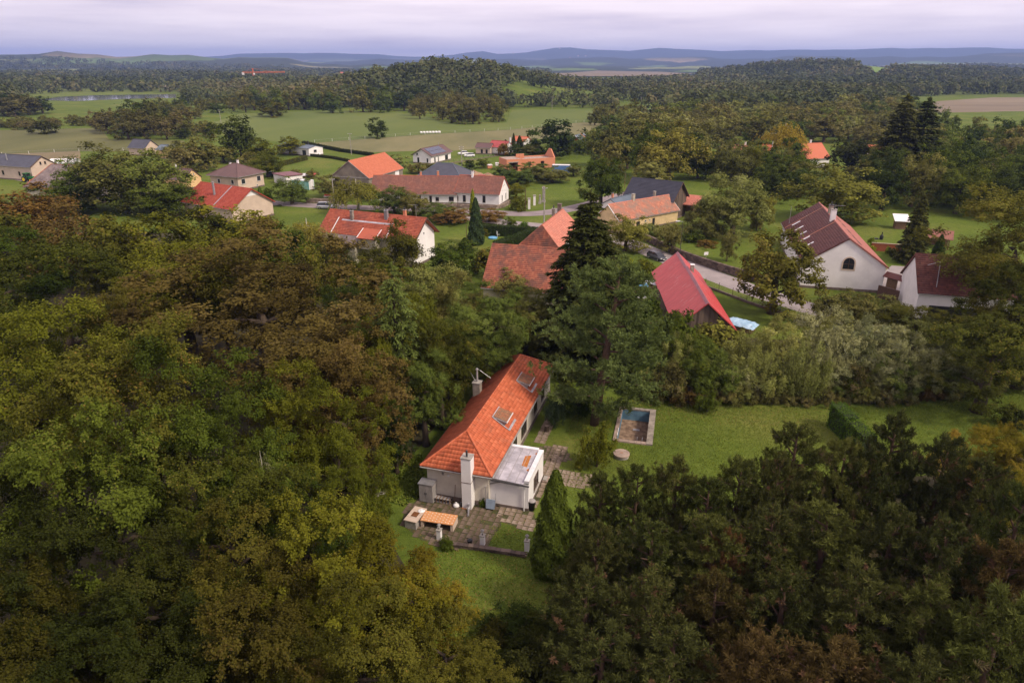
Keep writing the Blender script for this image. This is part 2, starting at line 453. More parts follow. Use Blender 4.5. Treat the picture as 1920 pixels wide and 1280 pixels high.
# ------------------------------------------------------------------ mesh helpers
class MB:
    def __init__(self):
        self.v, self.f, self.t = [], [], []

    def add(self, vs, fs, t=.5):
        o = len(self.v)
        self.v += [tuple(p) for p in vs]
        self.f += [tuple(o + i for i in q) for q in fs]
        self.t += [t] * len(fs)
        return self

    def box(self, c, s, rz=0.0, t=.5, m=None):
        x, y, z = s[0] / 2, s[1] / 2, s[2] / 2
        ca, sa = math.cos(rz), math.sin(rz)
        vs = []
        for dz in (-z, z):
            for dx, dy in ((-x, -y), (x, -y), (x, y), (-x, y)):
                p = Vector((dx, dy, dz))
                if m is not None:
                    p = m @ p
                vs.append((c[0] + p.x * ca - p.y * sa, c[1] + p.x * sa + p.y * ca, c[2] + p.z))
        return self.add(vs, [(3, 2, 1, 0), (4, 5, 6, 7), (0, 1, 5, 4), (1, 2, 6, 5), (2, 3, 7, 6), (3, 0, 4, 7)], t)

    def tube(self, pts, rad, n=6, t=.5, cap=True):
        pts = [Vector(p) for p in pts]
        if not hasattr(rad, '__len__'):
            rad = [rad] * len(pts)
        vs, fs = [], []
        for i, p in enumerate(pts):
            d = (pts[min(i + 1, len(pts) - 1)] - pts[max(i - 1, 0)]).normalized()
            a = d.orthogonal().normalized() if abs(d.z) < .9 else Vector((1, 0, 0)).cross(d).normalized()
            b = d.cross(a)
            for k in range(n):
                w = 2 * math.pi * k / n
                vs.append(p + (a * math.cos(w) + b * math.sin(w)) * rad[i])
        for i in range(len(pts) - 1):
            for k in range(n):
                k2 = (k + 1) % n
                fs.append((i * n + k, i * n + k2, (i + 1) * n + k2, (i + 1) * n + k))
        if cap:
            fs.append(tuple(range(n))[::-1])
            fs.append(tuple((len(pts) - 1) * n + k for k in range(n)))
        return self.add(vs, fs, t)

    def slab(self, poly, thick, up=None):
        """planar polygon thickened downwards along its normal"""
        poly = [Vector(p) for p in poly]
        nn = (poly[1] - poly[0]).cross(poly[2] - poly[0]).normalized()
        if nn.z < 0 or (up is not None and nn.dot(up) < 0):
            poly = poly[::-1]
            nn = -nn
        k = len(poly)
        vs = poly + [p - nn * thick for p in poly]
        fs = [tuple(range(k)), tuple(range(2 * k - 1, k - 1, -1))]
        fs += [(i, k + i, k + (i + 1) % k, (i + 1) % k) for i in range(k)]
        return self.add(vs, fs)

    def lathe(self, c, prof, n=16, t=.5):
        vs, fs = [], []
        for r, z in prof:
            for k in range(n):
                w = 2 * math.pi * k / n
                vs.append((c[0] + r * math.cos(w), c[1] + r * math.sin(w), c[2] + z))
        for i in range(len(prof) - 1):
            for k in range(n):
                k2 = (k + 1) % n
                fs.append((i * n + k, i * n + k2, (i + 1) * n + k2, (i + 1) * n + k))
        fs.append(tuple(range(n))[::-1])
        fs.append(tuple((len(prof) - 1) * n + k for k in range(n)))
        return self.add(vs, fs, t)

    def mesh(self, name, smooth=False):
        me = bpy.data.meshes.new(name)
        me.from_pydata(self.v, [], self.f)
        at = me.attributes.new('tint', 'FLOAT', 'FACE')
        at.data.foreach_set('value', np.array(self.t, dtype=np.float32))
        if smooth:
            me.polygons.foreach_set('use_smooth', [True] * len(me.polygons))
        me.update()
        return me

    def build(self, name, mat, parent=None, smooth=False, loc=None, rz=0.0):
        return link(name, self.mesh(name, smooth), mat, parent, loc, rz)


def link(name, me, mat, parent=None, loc=None, rz=0.0):
    o = bpy.data.objects.new(name, me)
    if mat is not None and not me.materials:
        me.materials.append(mat)
    COL.objects.link(o)
    if parent is not None:
        o.parent = parent
    if loc is not None:
        o.location = loc
    if rz:
        o.rotation_euler.z = rz
    return o


def tag(o, label, cat, group=None):
    o['label'], o['category'] = label, cat
    if group:
        o['group'] = group
    return o


def thing(name, label, cat, loc=(0, 0, 0), rz=0.0, group=None):
    o = bpy.data.objects.new(name, None)
    o.empty_display_size = .3
    COL.objects.link(o)
    o.location = loc
    o.rotation_euler.z = rz
    return tag(o, label, cat, group)


def structure(o):
    o['kind'] = 'structure'
    return o


def stuff(o):
    o['kind'] = 'stuff'
    return o


def sheet(name, pts, mat, z=.004, terrain=False):
    m = MB()
    vs = [(p[0], p[1], z + (T1(p[0], p[1]) if terrain else 0)) for p in pts]
    m.add(vs, [tuple(range(len(vs)))])
    o = m.build(name, mat)
    bm = bmesh.new()
    bm.from_mesh(o.data)
    bmesh.ops.triangulate(bm, faces=bm.faces[:])
    bmesh.ops.recalc_face_normals(bm, faces=bm.faces[:])
    if sum(f.normal.z for f in bm.faces) < 0:
        bmesh.ops.reverse_faces(bm, faces=bm.faces[:])
    if terrain:
        bmesh.ops.subdivide_edges(bm, edges=bm.edges[:], cuts=7, use_grid_fill=True)
        for v in bm.verts:
            v.co.z = T1(v.co.x, v.co.y) + z
    bm.to_mesh(o.data)
    bm.free()
    return structure(o)


def curve_pts(pts, n=8):
    """smooth line through points (Catmull-Rom)"""
    q = [Vector(p) for p in pts]
    q = [q[0] * 2 - q[1]] + q + [q[-1] * 2 - q[-2]]
    r = []
    for i in range(1, len(q) - 2):
        for k in range(n):
            t = k / n
            a, b, c, d = q[i - 1], q[i], q[i + 1], q[i + 2]
            r.append(.5 * ((2 * b) + (c - a) * t + (2 * a - 5 * b + 4 * c - d) * t * t + (3 * b - a - 3 * c + d) * t ** 3))
    r.append(q[-2])
    return r


def ribbon(name, pts, w, mat, z, n=8):
    c = curve_pts(pts, n)
    m = MB()
    vs = []
    for i, p in enumerate(c):
        d = (c[min(i + 1, len(c) - 1)] - c[max(i - 1, 0)])
        d.z = 0
        d.normalize()
        s = Vector((-d.y, d.x, 0)) * (w / 2)
        vs += [(p.x + s.x, p.y + s.y, z), (p.x - s.x, p.y - s.y, z)]
    m.add(vs, [(2 * i + 1, 2 * i + 3, 2 * i + 2, 2 * i) for i in range(len(c) - 1)])
    return structure(m.build(name, mat))


# ------------------------------------------------------------------ ground
POOL = [P(1221, 768, .15), P(1214, 826, .15), P(1158, 819, .15), P(1163, 770, .15)]      # inner corners: back right, front right, front left, back left
pc = sum(POOL, Vector()) / 4
pu = (POOL[0] - POOL[1])
pu.z = 0
PL_L, PL_W = pu.length, (POOL[1] - POOL[2]).length
pu.normalize()
pv = Vector((pu.y, -pu.x, 0))        # to the right
POOL_ANG = math.atan2(pu.y, pu.x)


def build_ground():
    nr = 140
    rad = [0.0] + list(np.geomspace(6, 17000, nr))
    na = 320
    ang = np.arange(na) * 2 * np.pi / na
    vs = [(0, 0, 0)]
    rr = np.array(rad[1:])
    X = np.outer(rr, np.sin(ang))
    Y = np.outer(rr, np.cos(ang))
    Z = terr(X, Y)
    vs += list(zip(X.ravel(), Y.ravel(), Z.ravel()))
    fs = [(0, 1 + (k + 1) % na, 1 + k) for k in range(na)]
    for i in range(nr - 1):
        o = 1 + i * na
        for k in range(na):
            k2 = (k + 1) % na
            fs.append((o + k, o + k2, o + na + k2, o + na + k))
    me = bpy.data.meshes.new('ground')
    me.from_pydata(vs, [], fs)
    bm = bmesh.new()
    bm.from_mesh(me)

    def near():
        return [f for f in bm.faces if (f.calc_center_median().xy - pc.xy).length < 9]
    for d, off in ((pu, PL_L / 2 + .2), (-pu, PL_L / 2 + .2), (pv, PL_W / 2 + .2), (-pv, PL_W / 2 + .2)):
        fs_ = near()
        geom = list({v for f in fs_ for v in f.verts}) + list({e_ for f in fs_ for e_ in f.edges}) + fs_
        q = pc + d * off
        bmesh.ops.bisect_plane(bm, geom=geom, plane_co=(q.x, q.y, 0), plane_no=d)
    kill = []
    for f in near():
        c = f.calc_center_median() - pc
        if abs(c.x * pu.x + c.y * pu.y) < PL_L / 2 + .19 and abs(c.x * pv.x + c.y * pv.y) < PL_W / 2 + .19:
            kill.append(f)
    bmesh.ops.delete(bm, geom=kill, context='FACES')
    bmesh.ops.recalc_face_normals(bm, faces=bm.faces[:])
    if sum(f.normal.z for f in bm.faces) < 0:
        bmesh.ops.reverse_faces(bm, faces=bm.faces[:])
    for f in bm.faces:
        f.smooth = True
    bm.to_mesh(me)
    bm.free()
    return structure(link('ground', me, GROUND))


build_ground()


def pxpoly(name, pts, mat, z=.004):
    return sheet(name, [P(x, y) for x, y in pts], mat, z, terrain=z > .2)


pxpoly('woodland_floor', [(-260, 1420), (-260, 430), (560, 440), (640, 520), (880, 640), (890, 700), (785, 840), (700, 930), (730, 1010), (770, 1080), (790, 1290), (780, 1420)], FLOOR_W, .006)
pxpoly('woodland_floor', [(1085, 1010), (1200, 975), (1450, 940), (1640, 900), (1850, 880), (2120, 880), (2100, 1420), (1000, 1420), (985, 1230)], FLOOR_W, .006)
pxpoly('woodland_floor', [(1230, 740), (1420, 752), (1600, 752), (1760, 745), (1900, 715), (2050, 700), (2050, 640), (1500, 640), (1240, 620)], FLOOR_W, .006)
pxpoly('green_field', [(372, 240), (450, 213), (620, 207), (780, 213), (860, 236), (950, 230), (960, 206), (1115, 205), (1140, 212), (1095, 229), (960, 243), (800, 252), (640, 264), (560, 268), (470, 262)], FIELD_G, .06)
pxpoly('pasture', [(-300, 300), (-300, 252), (190, 240), (205, 262), (345, 264), (352, 283), (150, 284)], FIELD_G2, .06)
pxpoly('stubble_field', [(-300, 303), (-300, 300), (150, 284), (152, 303)], FIELD_TAN, .05)
pxpoly('dry_meadow', [(585, 269), (640, 264.5), (800, 252.5), (960, 243.5), (1095, 229.5), (1130, 232), (1090, 255), (1000, 262), (900, 280), (850, 283), (760, 284), (690, 286), (640, 281)], FIELD_TAN2, .05)
pxpoly('dry_meadow', [(1110, 250), (1180, 235), (1230, 213), (1270, 213), (1250, 236), (1210, 255), (1150, 275), (1110, 272)], FIELD_TAN, .05)
pxpoly('bright_meadow', [(1160, 203), (1170, 195), (1260, 197), (1280, 210), (1200, 212)], FIELD_LG, .06)
pxpoly('stubble_field', [(1700, 204), (1760, 190), (1860, 183), (2250, 183), (2250, 208), (1900, 209), (1750, 212)], FIELD_BR, .06)
pxpoly('stubble_field', [(1040, 140), (1120, 134), (1240, 136), (1300, 140), (1240, 147), (1050, 146)], FIELD_BR, 2.0)
pxpoly('stubble_field', [(330, 158), (370, 154), (385, 160), (330, 166), (290, 165)], FIELD_BR, 1.2)
pxpoly('stubble_field', [(530, 150), (640, 140), (700, 138), (640, 146), (560, 156)], FIELD_BR, 1.2)
pxpoly('bright_meadow', [(1590, 150), (1640, 140), (1720, 142), (1700, 150), (1640, 158)], FIELD_LG, 2.0)
pxpoly('lake', [(70, 188), (110, 182), (180, 179), (330, 177), (330, 184), (230, 186), (140, 190)], WATER, .12)
pxpoly('lake', [(940, 197), (960, 191), (1010, 190), (1100, 190), (1120, 195), (1020, 198)], WATER, .12)

road_main = [P(480, 378), P(570, 384.5), (P(650, 388)), P(800, 393.5), P(900, 397), P(985, 401), P(1050, 395), P(1105, 383), P(1160, 368), P(1230, 352)]
ribbon('road', road_main, 5.6, ASPHALT, .012)
ribbon('road', [P(840, 404), P(900, 411), P(960, 419), P(1020, 425), P(1110, 440), P(1180, 456), P(1250, 485), P(1330, 514), P(1406, 542.5), P(1495, 571), P(1600, 603), P(1700, 636), P(1800, 668), P(1960, 715)], 5.4, ASPHALT_P, .017)
ribbon('road', [P(-200, 318), P(0, 330), P(60, 338), P(120, 347), P(230, 358), P(360, 368), P(480, 378)], 5.6, ASPHALT, .012)


# ------------------------------------------------------------------ houses
def tile_sheet(name, O, U, V, poly, tw, th, amp, mat, parent, lift=.035, seg=3, rng=random):
    """roof covering: stepped courses of rolled tiles, clipped to the slope's outline; poly in (u, v) metres"""
    O, U, V = Vector(O), Vector(U).normalized(), Vector(V).normalized()
    N = U.cross(V).normalized()
    if N.z < 0:
        N = -N
    us = [p[0] for p in poly]
    vs_ = [p[1] for p in poly]
    u0, u1, v0, v1 = min(us), max(us), min(vs_), max(vs_)
    bm = bmesh.new()
    lay = bm.faces.layers.float.new('tint')
    nu, nv = max(1, round((u1 - u0) / tw)), max(1, round((v1 - v0) / th))
    tw, th = (u1 - u0) / nu, (v1 - v0) / nv
    for j in range(nv):
        lo, hi = v0 + j * th, v0 + (j + 1) * th + .02
        ra, rb, rl = [], [], []
        for i in range(nu * seg + 1):
            u = u0 + i * tw / seg
            w = amp * (.5 + .5 * math.cos(2 * math.pi * i / seg))
            base = O + U * u
            ra.append(bm.verts.new(base + V * lo + N * (w + lift)))
            rb.append(bm.verts.new(base + V * hi + N * w))
            rl.append(bm.verts.new(base + V * lo + N * -.01))
        for i in range(nu):
            t = min(1, max(0, rng.gauss(.5, .22)))
            for k in range(seg):
                a = i * seg + k
                f = bm.faces.new((ra[a], ra[a + 1], rb[a + 1], rb[a]))
                f[lay] = t
                f.smooth = True
                f = bm.faces.new((rl[a], rl[a + 1], ra[a + 1], ra[a]))
                f[lay] = t
    n = len(poly)
    cx, cy_ = sum(us) / n, sum(vs_) / n
    for i in range(n):
        a, b = poly[i], poly[(i + 1) % n]
        e_ = (b[0] - a[0], b[1] - a[1])
        if abs(e_[0]) < 1e-6 or abs(e_[1]) < 1e-6:
            continue
        nn = Vector((e_[1], -e_[0]))
        if nn.dot(Vector((cx - a[0], cy_ - a[1]))) > 0:
            nn = -nn
        no = (U * nn.x + V * nn.y).normalized()
        bmesh.ops.bisect_plane(bm, geom=bm.verts[:] + bm.edges[:] + bm.faces[:], plane_co=O + U * a[0] + V * a[1], plane_no=no, clear_outer=True)
    me = bpy.data.meshes.new(name)
    bm.to_mesh(me)
    bm.free()
    return link(name, me, mat, parent)


def window(par, side, pos, z, w, h, geo, frame=None, name='window', glass=None, arch=False, out=.05, bars=0):
    """frame standing proud of the wall with the pane set back inside it; geo = (x0, x1, y0, y1) of the walls"""
    x0, x1, y0, y1 = geo
    if side in 'fb':
        sgn = -1 if side == 'f' else 1
        yy = y0 if side == 'f' else y1

        def q(a, b, o):
            return (pos + a, yy + sgn * o, z + b)
    else:
        sgn = -1 if side == 'l' else 1
        xx = x0 if side == 'l' else x1

        def q(a, b, o):
            return (xx + sgn * o, pos + a, z + b)
    fr = .07 if w > .5 else .05
    m = MB()

    def bar(a0, a1, b0, b1, o0, o1):
        c = [(a, b, o) for o in (o0, o1) for a, b in ((a0, b0), (a1, b0), (a1, b1), (a0, b1))]
        m.add([q(*k) for k in c], [(3, 2, 1, 0), (4, 5, 6, 7), (0, 1, 5, 4), (1, 2, 6, 5), (2, 3, 7, 6), (3, 0, 4, 7)])
    W, Hh = w / 2, h / 2
    bar(-W, -W + fr, -Hh, Hh, -.02, out)
    bar(W - fr, W, -Hh, Hh, -.02, out)
    bar(-W + fr, W - fr, Hh - fr, Hh, -.02, out)
    bar(-W + fr, W - fr, -Hh, -Hh + fr, -.02, out)
    for k in range(bars):
        a = -W + w * (k + 1) / (bars + 1)
        bar(a - .025, a + .025, -Hh + fr, Hh - fr, -.01, out - .01)
    o = m.build(name, frame or WHITE, par)
    g = MB()
    g.add([q(-W + fr, -Hh + fr, .012), q(W - fr, -Hh + fr, .012), q(W - fr, Hh - fr, .012), q(-W + fr, Hh - fr, .012)], [(0, 1, 2, 3) if side in 'fr' else (3, 2, 1, 0)])
    g.build('pane', glass or GLASS, o)
    if .6 <= w and h < 1.75 and z - Hh > .4:
        sl = MB()
        c = [(a, b, o_) for o_ in (-.02, .13) for a, b in ((-W - .08, -Hh - .07), (W + .08, -Hh - .07), (W + .08, -Hh - .005), (-W - .08, -Hh - .005))]
        sl.add([q(*k) for k in c], [(3, 2, 1, 0), (4, 5, 6, 7), (0, 1, 5, 4), (1, 2, 6, 5), (2, 3, 7, 6), (3, 0, 4, 7)])
        sl.build('sill', CONCRETE, o)
    return o


def chimney(par, x, y, z0, z1, s=(.6, .6), mat=None, cap=None, pot=.35):
    m = MB()
    m.box((x, y, (z0 + z1) / 2), (s[0], s[1], z1 - z0))
    o = m.build('chimney', mat or BRICK_ORANGE, par)
    MB().box((x, y, z1 + .04), (s[0] + .12, s[1] + .12, .08)).build('chimney_cap', cap or CONCRETE, o)
    if pot:
        MB().lathe((x, y, z1 + .08), [(.13, 0), (.11, pot), (.16, pot + .01), (.16, pot + .06), (.05, pot + .10)], 10).build('flue_pipe', DARK_METAL, o)
    return o


def house(name, label, a, b, rz, ez, hw, wall, roof, tiles=None, ov=.4, ovg=.35, hips=(0, 0), wins=(), chims=(), cat='house', ext=(0, 0), group=None, plinth=True, frame=None,
          ridge=None, verge=None, back=None, hwb=None, roofb=None, wallparts=True):
    """a, b = world xy ends of the ridge (before hips the roof reaches over the gable walls by ovg). x runs a->b, the -y side is 'f'."""
    a, b = Vector((a[0], a[1])), Vector((b[0], b[1]))
    d = b - a
    ln = d.length
    an = math.atan2(d.y, d.x)
    mid = (a + b) / 2
    rx0, rx1 = -ln / 2 - ext[0], ln / 2 + ext[1]
    ex0, ex1 = rx0 - hips[0], rx1 + hips[1]
    hb = hwb or hw
    t = thing(name, label, cat, (mid.x, mid.y, 0), an, group)
    og0, og1 = (ov if hips[0] else ovg), (ov if hips[1] else ovg)
    x0, x1, y0, y1 = ex0 + og0, ex1 - og1, -hw + ov, hb - ov
    th = .16

    def zr(y):
        return (ez + (rz - ez) * (1 - abs(y) / (hw if y < 0 else hb))) - th / math.cos(math.atan2(rz - ez, hw)) - .015
    zf, zb_ = zr(y0), zr(y1)
    zt = rz - th * 1.25
    m = MB()
    if hips[0] or hips[1]:
        zf = zb_ = min(zf, zb_, ez + .02)
    vs = [(x0, y0, 0), (x1, y0, 0), (x1, y1, 0), (x0, y1, 0), (x0, y0, zf), (x1, y0, zf), (x1, y1, zb_), (x0, y1, zb_)]
    fs = [(0, 1, 5, 4), (2, 3, 7, 6)]
    if hips[1]:
        fs.append((1, 2, 6, 5))
    else:
        vs.append((x1, 0, zt))
        fs.append((1, 2, 6, len(vs) - 1, 5))
    if hips[0]:
        fs.append((3, 0, 4, 7))
    else:
        vs.append((x0, 0, zt))
        fs.append((3, 0, 4, len(vs) - 1, 7))
    m.add(vs, fs)
    m.build('wall', wall, t)
    if plinth:
        p = MB()
        for (cx, cy_, sx, sy) in (((x0 + x1) / 2, y0 - .015, x1 - x0 + .12, .09), ((x0 + x1) / 2, y1 + .015, x1 - x0 + .12, .09), (x0 - .015, (y0 + y1) / 2, .09, y1 - y0 - .06), (x1 + .015, (y0 + y1) / 2, .09, y1 - y0 - .06)):
            p.box((cx, cy_, .2), (sx, sy, .44))
        p.build('plinth', PLINTH, t)
    # slopes
    for sgn, h_, rm in ((-1, hw, roof), (1, hb, roofb or roof)):
        if back is not None and sgn == 1 and back is False:
            continue
        sl = math.hypot(h_, rz - ez)
        V = Vector((0, -sgn * h_, rz - ez)).normalized()
        O = Vector((0, sgn * h_, ez))
        poly = [(ex0, 0), (ex1, 0), (rx1, sl), (rx0, sl)]
        p3 = [O + Vector((1, 0, 0)) * u + V * v for u, v in poly]
        base = MB()
        nn = Vector((0, sgn * (rz - ez), h_)).normalized()
        base.slab([q - nn * .02 for q in p3] if tiles else p3, th - .02)
        o = base.build('roof_slope', rm, t)
        if tiles:
            tile_sheet('roof_tiles', O, (1, 0, 0), V, poly, tiles[0], tiles[1], tiles[2], rm, o, seg=4 if name == 'long_house' else 3)
        MB().tube([(ex0, sgn * (h_ + .05), ez - .1), (ex1, sgn * (h_ + .05), ez - .1)], .065, 6).build('gutter', GREY_METAL, o)
    for k, hp in enumerate(hips):
        if not hp:
            continue
        ex, rx = (ex0, rx0) if k == 0 else (ex1, rx1)
        sg = -1 if k == 0 else 1
        sl = math.hypot(hp, rz - ez)
        V = Vector((-sg * hp, 0, rz - ez)).normalized()
        O = Vector((ex, 0, ez))
        poly = [(-hw, 0), (hb, 0), (0, sl)]
        nn = Vector((sg * (rz - ez), 0, hp)).normalized()
        p3 = [O + Vector((0, 1, 0)) * u + V * v for u, v in poly]
        o = MB().slab([q - nn * .02 for q in p3] if tiles else p3, th - .02).build('roof_hip', roof, t)
        if tiles:
            tile_sheet('roof_tiles', O, (0, 1, 0), V, poly, tiles[0], tiles[1], tiles[2], roof, o, seg=4 if name == 'long_house' else 3)
        MB().tube([(ex + sg * .05, -hw, ez - .1), (ex + sg * .05, hb, ez - .1)], .065, 6).build('gutter', GREY_METAL, o)
        for yy in (-hw, hb):
            cap_line(t, 'hip_cap', (ex, yy, ez + .04), (rx, 0, rz + .04), ridge or roof)
    cap_line(t, 'ridge_cap', (rx0, 0, rz + .03), (rx1, 0, rz + .03), ridge or roof)
    if verge:
        for k, hp in enumerate(hips):
            if hp:
                continue
            ex = (ex0 - .03) if k == 0 else (ex1 + .03)
            for yy in (-hw, hb):
                MB().tube([(ex, yy, ez - .06), (ex, 0, rz - .06)], .10, 4).build('verge_board', verge, t)
    geo = (x0, x1, y0, y1)
    for w in wins:
        kw = dict(w[5]) if len(w) > 5 else {}
        kw.setdefault('frame', frame)
        window(t, w[0], w[1], w[2], w[3], w[4], geo, **kw)
    for c in chims:
        zc = (ez + (rz - ez) * (1 - abs(c[1]) / (hw if c[1] < 0 else hb))) - .5
        chimney(t, c[0], c[1], zc, c[2], *(c[3:] if len(c) > 3 else ()))
    return t, geo


CAPRNG = random.Random(5)


def cap_line(par, name, a, b, mat, r=.11, step=.42):
    """row of half-round cap tiles"""
    a, b = Vector(a), Vector(b)
    n = max(1, round((b - a).length / step))
    m = MB()
    for i in range(n):
        p, q = a.lerp(b, i / n), a.lerp(b, (i + 1.12) / n)
        m.tube([p, q], [r, r * .82], 7, CAPRNG.uniform(.3, 1.0))
    return m.build(name, mat, par)


def rline(p0, p1, z):
    return P(p0[0], p0[1], z), P(p1[0], p1[1], z)


# ---- the long house in the clearing
u_dir = Vector((math.cos(R(73.8)), math.sin(R(73.8)), 0))
r_dir = Vector((u_dir.y, -u_dir.x, 0))                 # towards the lawn
FA, FB = P(788, 872, 3.28), P(922, 895, 3.28)
fm = (FA + FB) / 2
fm.z = 0
LH_L, LH_HW, LH_EZ, LH_RZ, LH_HIP = 23.4, 3.2, 3.28, 5.47, 3.05
ra_ = fm + u_dir * LH_HIP
rb_ = fm + u_dir * (LH_L - LH_HIP)
half = (LH_L - 2 * LH_HIP) / 2
mid_u = LH_L / 2


def LU(u):            # metres from the front eave -> local x of the long house
    return u - mid_u


main, mgeo = house('long_house', 'long cream bungalow with bright orange hipped tile roof and flat metal annex', ra_, rb_, LH_RZ, LH_EZ, LH_HW, PLASTER, TILE_ORANGE,
                   tiles=(.30, .36, .035), ov=.42, hips=(LH_HIP, LH_HIP), wins=[
                       ('f', LU(8.4), 1.62, 1.25, 1.25, {'frame': BROWN_PAINT, 'bars': 1}), ('f', LU(11.6), 1.55, 1.9, 1.45, {'frame': BROWN_PAINT, 'bars': 2}), ('f', LU(16.2), 1.65, 1.25, 1.25, {'frame': BROWN_PAINT, 'bars': 1}),
                       ('f', LU(19.4), 1.65, 1.25, 1.25, {'frame': BROWN_PAINT, 'bars': 1})])


def dormer(u, par):
    """shed dormer on the lawn-side slope"""
    tn = (LH_RZ - LH_EZ) / LH_HW
    w2 = .88
    yt, yb = -1.05, -2.35                   # top and eave of the dormer roof, local y
    zt_ = LH_EZ + (LH_HW + yt) * tn + .10
    zb_ = zt_ - .38
    zs = LH_EZ + (LH_HW + yb + .22) * tn     # roof surface under the dormer front
    d = MB()
    x = LU(u)
    yf = yb + .22
    d.add([(x - w2, yf, zs - .05), (x + w2, yf, zs - .05), (x + w2, yf, zb_ - .02), (x - w2, yf, zb_ - .02)], [(0, 1, 2, 3)])
    for s in (-1, 1):
        d.add([(x + s * w2, yf, zs - .05), (x + s * w2, yt, zt_ - .05), (x + s * w2, yf, zb_)], [(0, 1, 2)])
    o = d.build('dormer', GREY_METAL, par)
    V = Vector((0, yt - yb, zt_ - zb_))
    sl = V.length
    MB().slab([(x - w2 - .12, yb, zb_ + .02), (x + w2 + .12, yb, zb_ + .02), (x + w2 + .12, yt, zt_ + .02), (x - w2 - .12, yt, zt_ + .02)], .08).build('dormer_deck', GREY_METAL, o)
    tile_sheet('dormer_tiles', (x, yb, zb_ + .04), (1, 0, 0), V, [(-w2 - .05, 0), (w2 + .05, 0), (w2 + .05, sl), (-w2 - .05, sl)], .2, .2, .02, TILE_DORMER, o, seg=3)
    MB().box((x, yb - .03, zb_ - .02), (w2 * 2 + .3, .05, .13)).build('fascia', WHITE_METAL, o)
    g = MB()
    g.box((x, yf - .03, (zs + zb_) / 2), (w2 * 1.5, .03, max(.15, (zb_ - zs) * .7)))
    g.build('pane', GLASS, o)
    nrm = Vector((0, -tn, 1)).normalized()

    def strip(xa, xb, ya, yb2, off):
        q = [(xa, ya), (xb, ya), (xb, yb2), (xa, yb2)]
        MB().slab([Vector((a_, b_, LH_EZ + (LH_HW + b_) * tn)) + nrm * off for a_, b_ in q], .02).build('flashing', ZINC, o)
    strip(x - w2 - .2, x + w2 + .2, yt + .02, yt + .14, .10)
    strip(x - w2 - .24, x - w2 - .13, yb - .25, yt, .10)
    strip(x - w2 - .2, x + w2 + .2, yb - .30, yb - .12, .095)


for px_, py_ in ((938, 778), (981, 711)):
    q = P(px_, py_, 4.6) - fm
    dormer(q.dot(u_dir), main)

# front chimney stack outside the wall, second chimney at the far eave
q = P(879, 948) - fm
cx_ = mgeo[0] - .42
cyl = -(q.dot(r_dir))
chf = MB().box((cx_, cyl, 2.45), (.86, .84, 4.9)).build('chimney', PLASTER_W, main)
MB().box((cx_, cyl, 4.93), (.95, .93, .07)).build('chimney_cap', CONCRETE, chf)
MB().box((cx_, cyl, 2.62), (.90, .88, .05)).build('chimney_band', PLINTH, chf)
MB().tube([(cx_ - .1, cyl, 4.9), (cx_ - .1, cyl, 5.55)], .09, 8).build('flue_pipe', DARK_METAL, chf)
q = P(889, 742, 3.4) - fm
cb = chimney(main, LU(q.dot(u_dir)), LH_HW - .55, 3.2, 5.0, (.75, .75), STONE_GREY, CONCRETE, 0)
bx, by = LU(q.dot(u_dir)), LH_HW - .55
MB().tube([(bx, by, 5.0), (bx, by, 6.4)], [.12, .10], 8).build('flue_pipe', GREY_METAL, cb)
MB().lathe((bx, by, 6.4), [(.17, 0), (.17, .06), (.05, .2)], 10).build('flue_cowl', GREY_METAL, cb)
an_ = MB()
an_.tube([(bx + .3, by + .2, 4.8), (bx + .3, by + 1.1, 6.4)], .03, 5)
an_.tube([(bx + .2, by - .2, 6.3), (bx + .5, by - 1.3, 5.4)], .022, 5)
an_.tube([(bx + .1, by + 1.6, 6.3), (bx + .1, by + 2.2, 5.2)], .035, 5)
an_.build('antenna', STEEL, cb)

# annex with the flat sheet roof
AX0, AX1 = LU(.75), LU(5.95)
AY0, AY1 = -LH_HW - 2.95, -LH_HW + .42
zA = 2.62
an = MB()
an.add([(AX0, AY0, 0), (AX1, AY0, 0), (AX1, AY1, 0), (AX0, AY1, 0), (AX0, AY0, zA), (AX1, AY0, zA + .12), (AX1, AY1, zA + .28), (AX0, AY1, zA + .16)],
       [(0, 1, 5, 4), (1, 2, 6, 5), (2, 3, 7, 6), (3, 0, 4, 7)])
annex = an.build('annex_wall', PLASTER_W, main)
MB().box(((AX0 + AX1) / 2, AY0 - .012, .12), (AX1 - AX0 + .06, .05, .26)).build('plinth', PLINTH, annex)
MB().box((AX0 - .012, (AY0 + AY1) / 2, .12), (.05, AY1 - AY0 - .06, .26)).build('plinth', PLINTH, annex)


def rz_annex(x, y):
    return zA + .12 * (x - AX0) / (AX1 - AX0) + .16 * (y - AY0) / (AY1 - AY0)


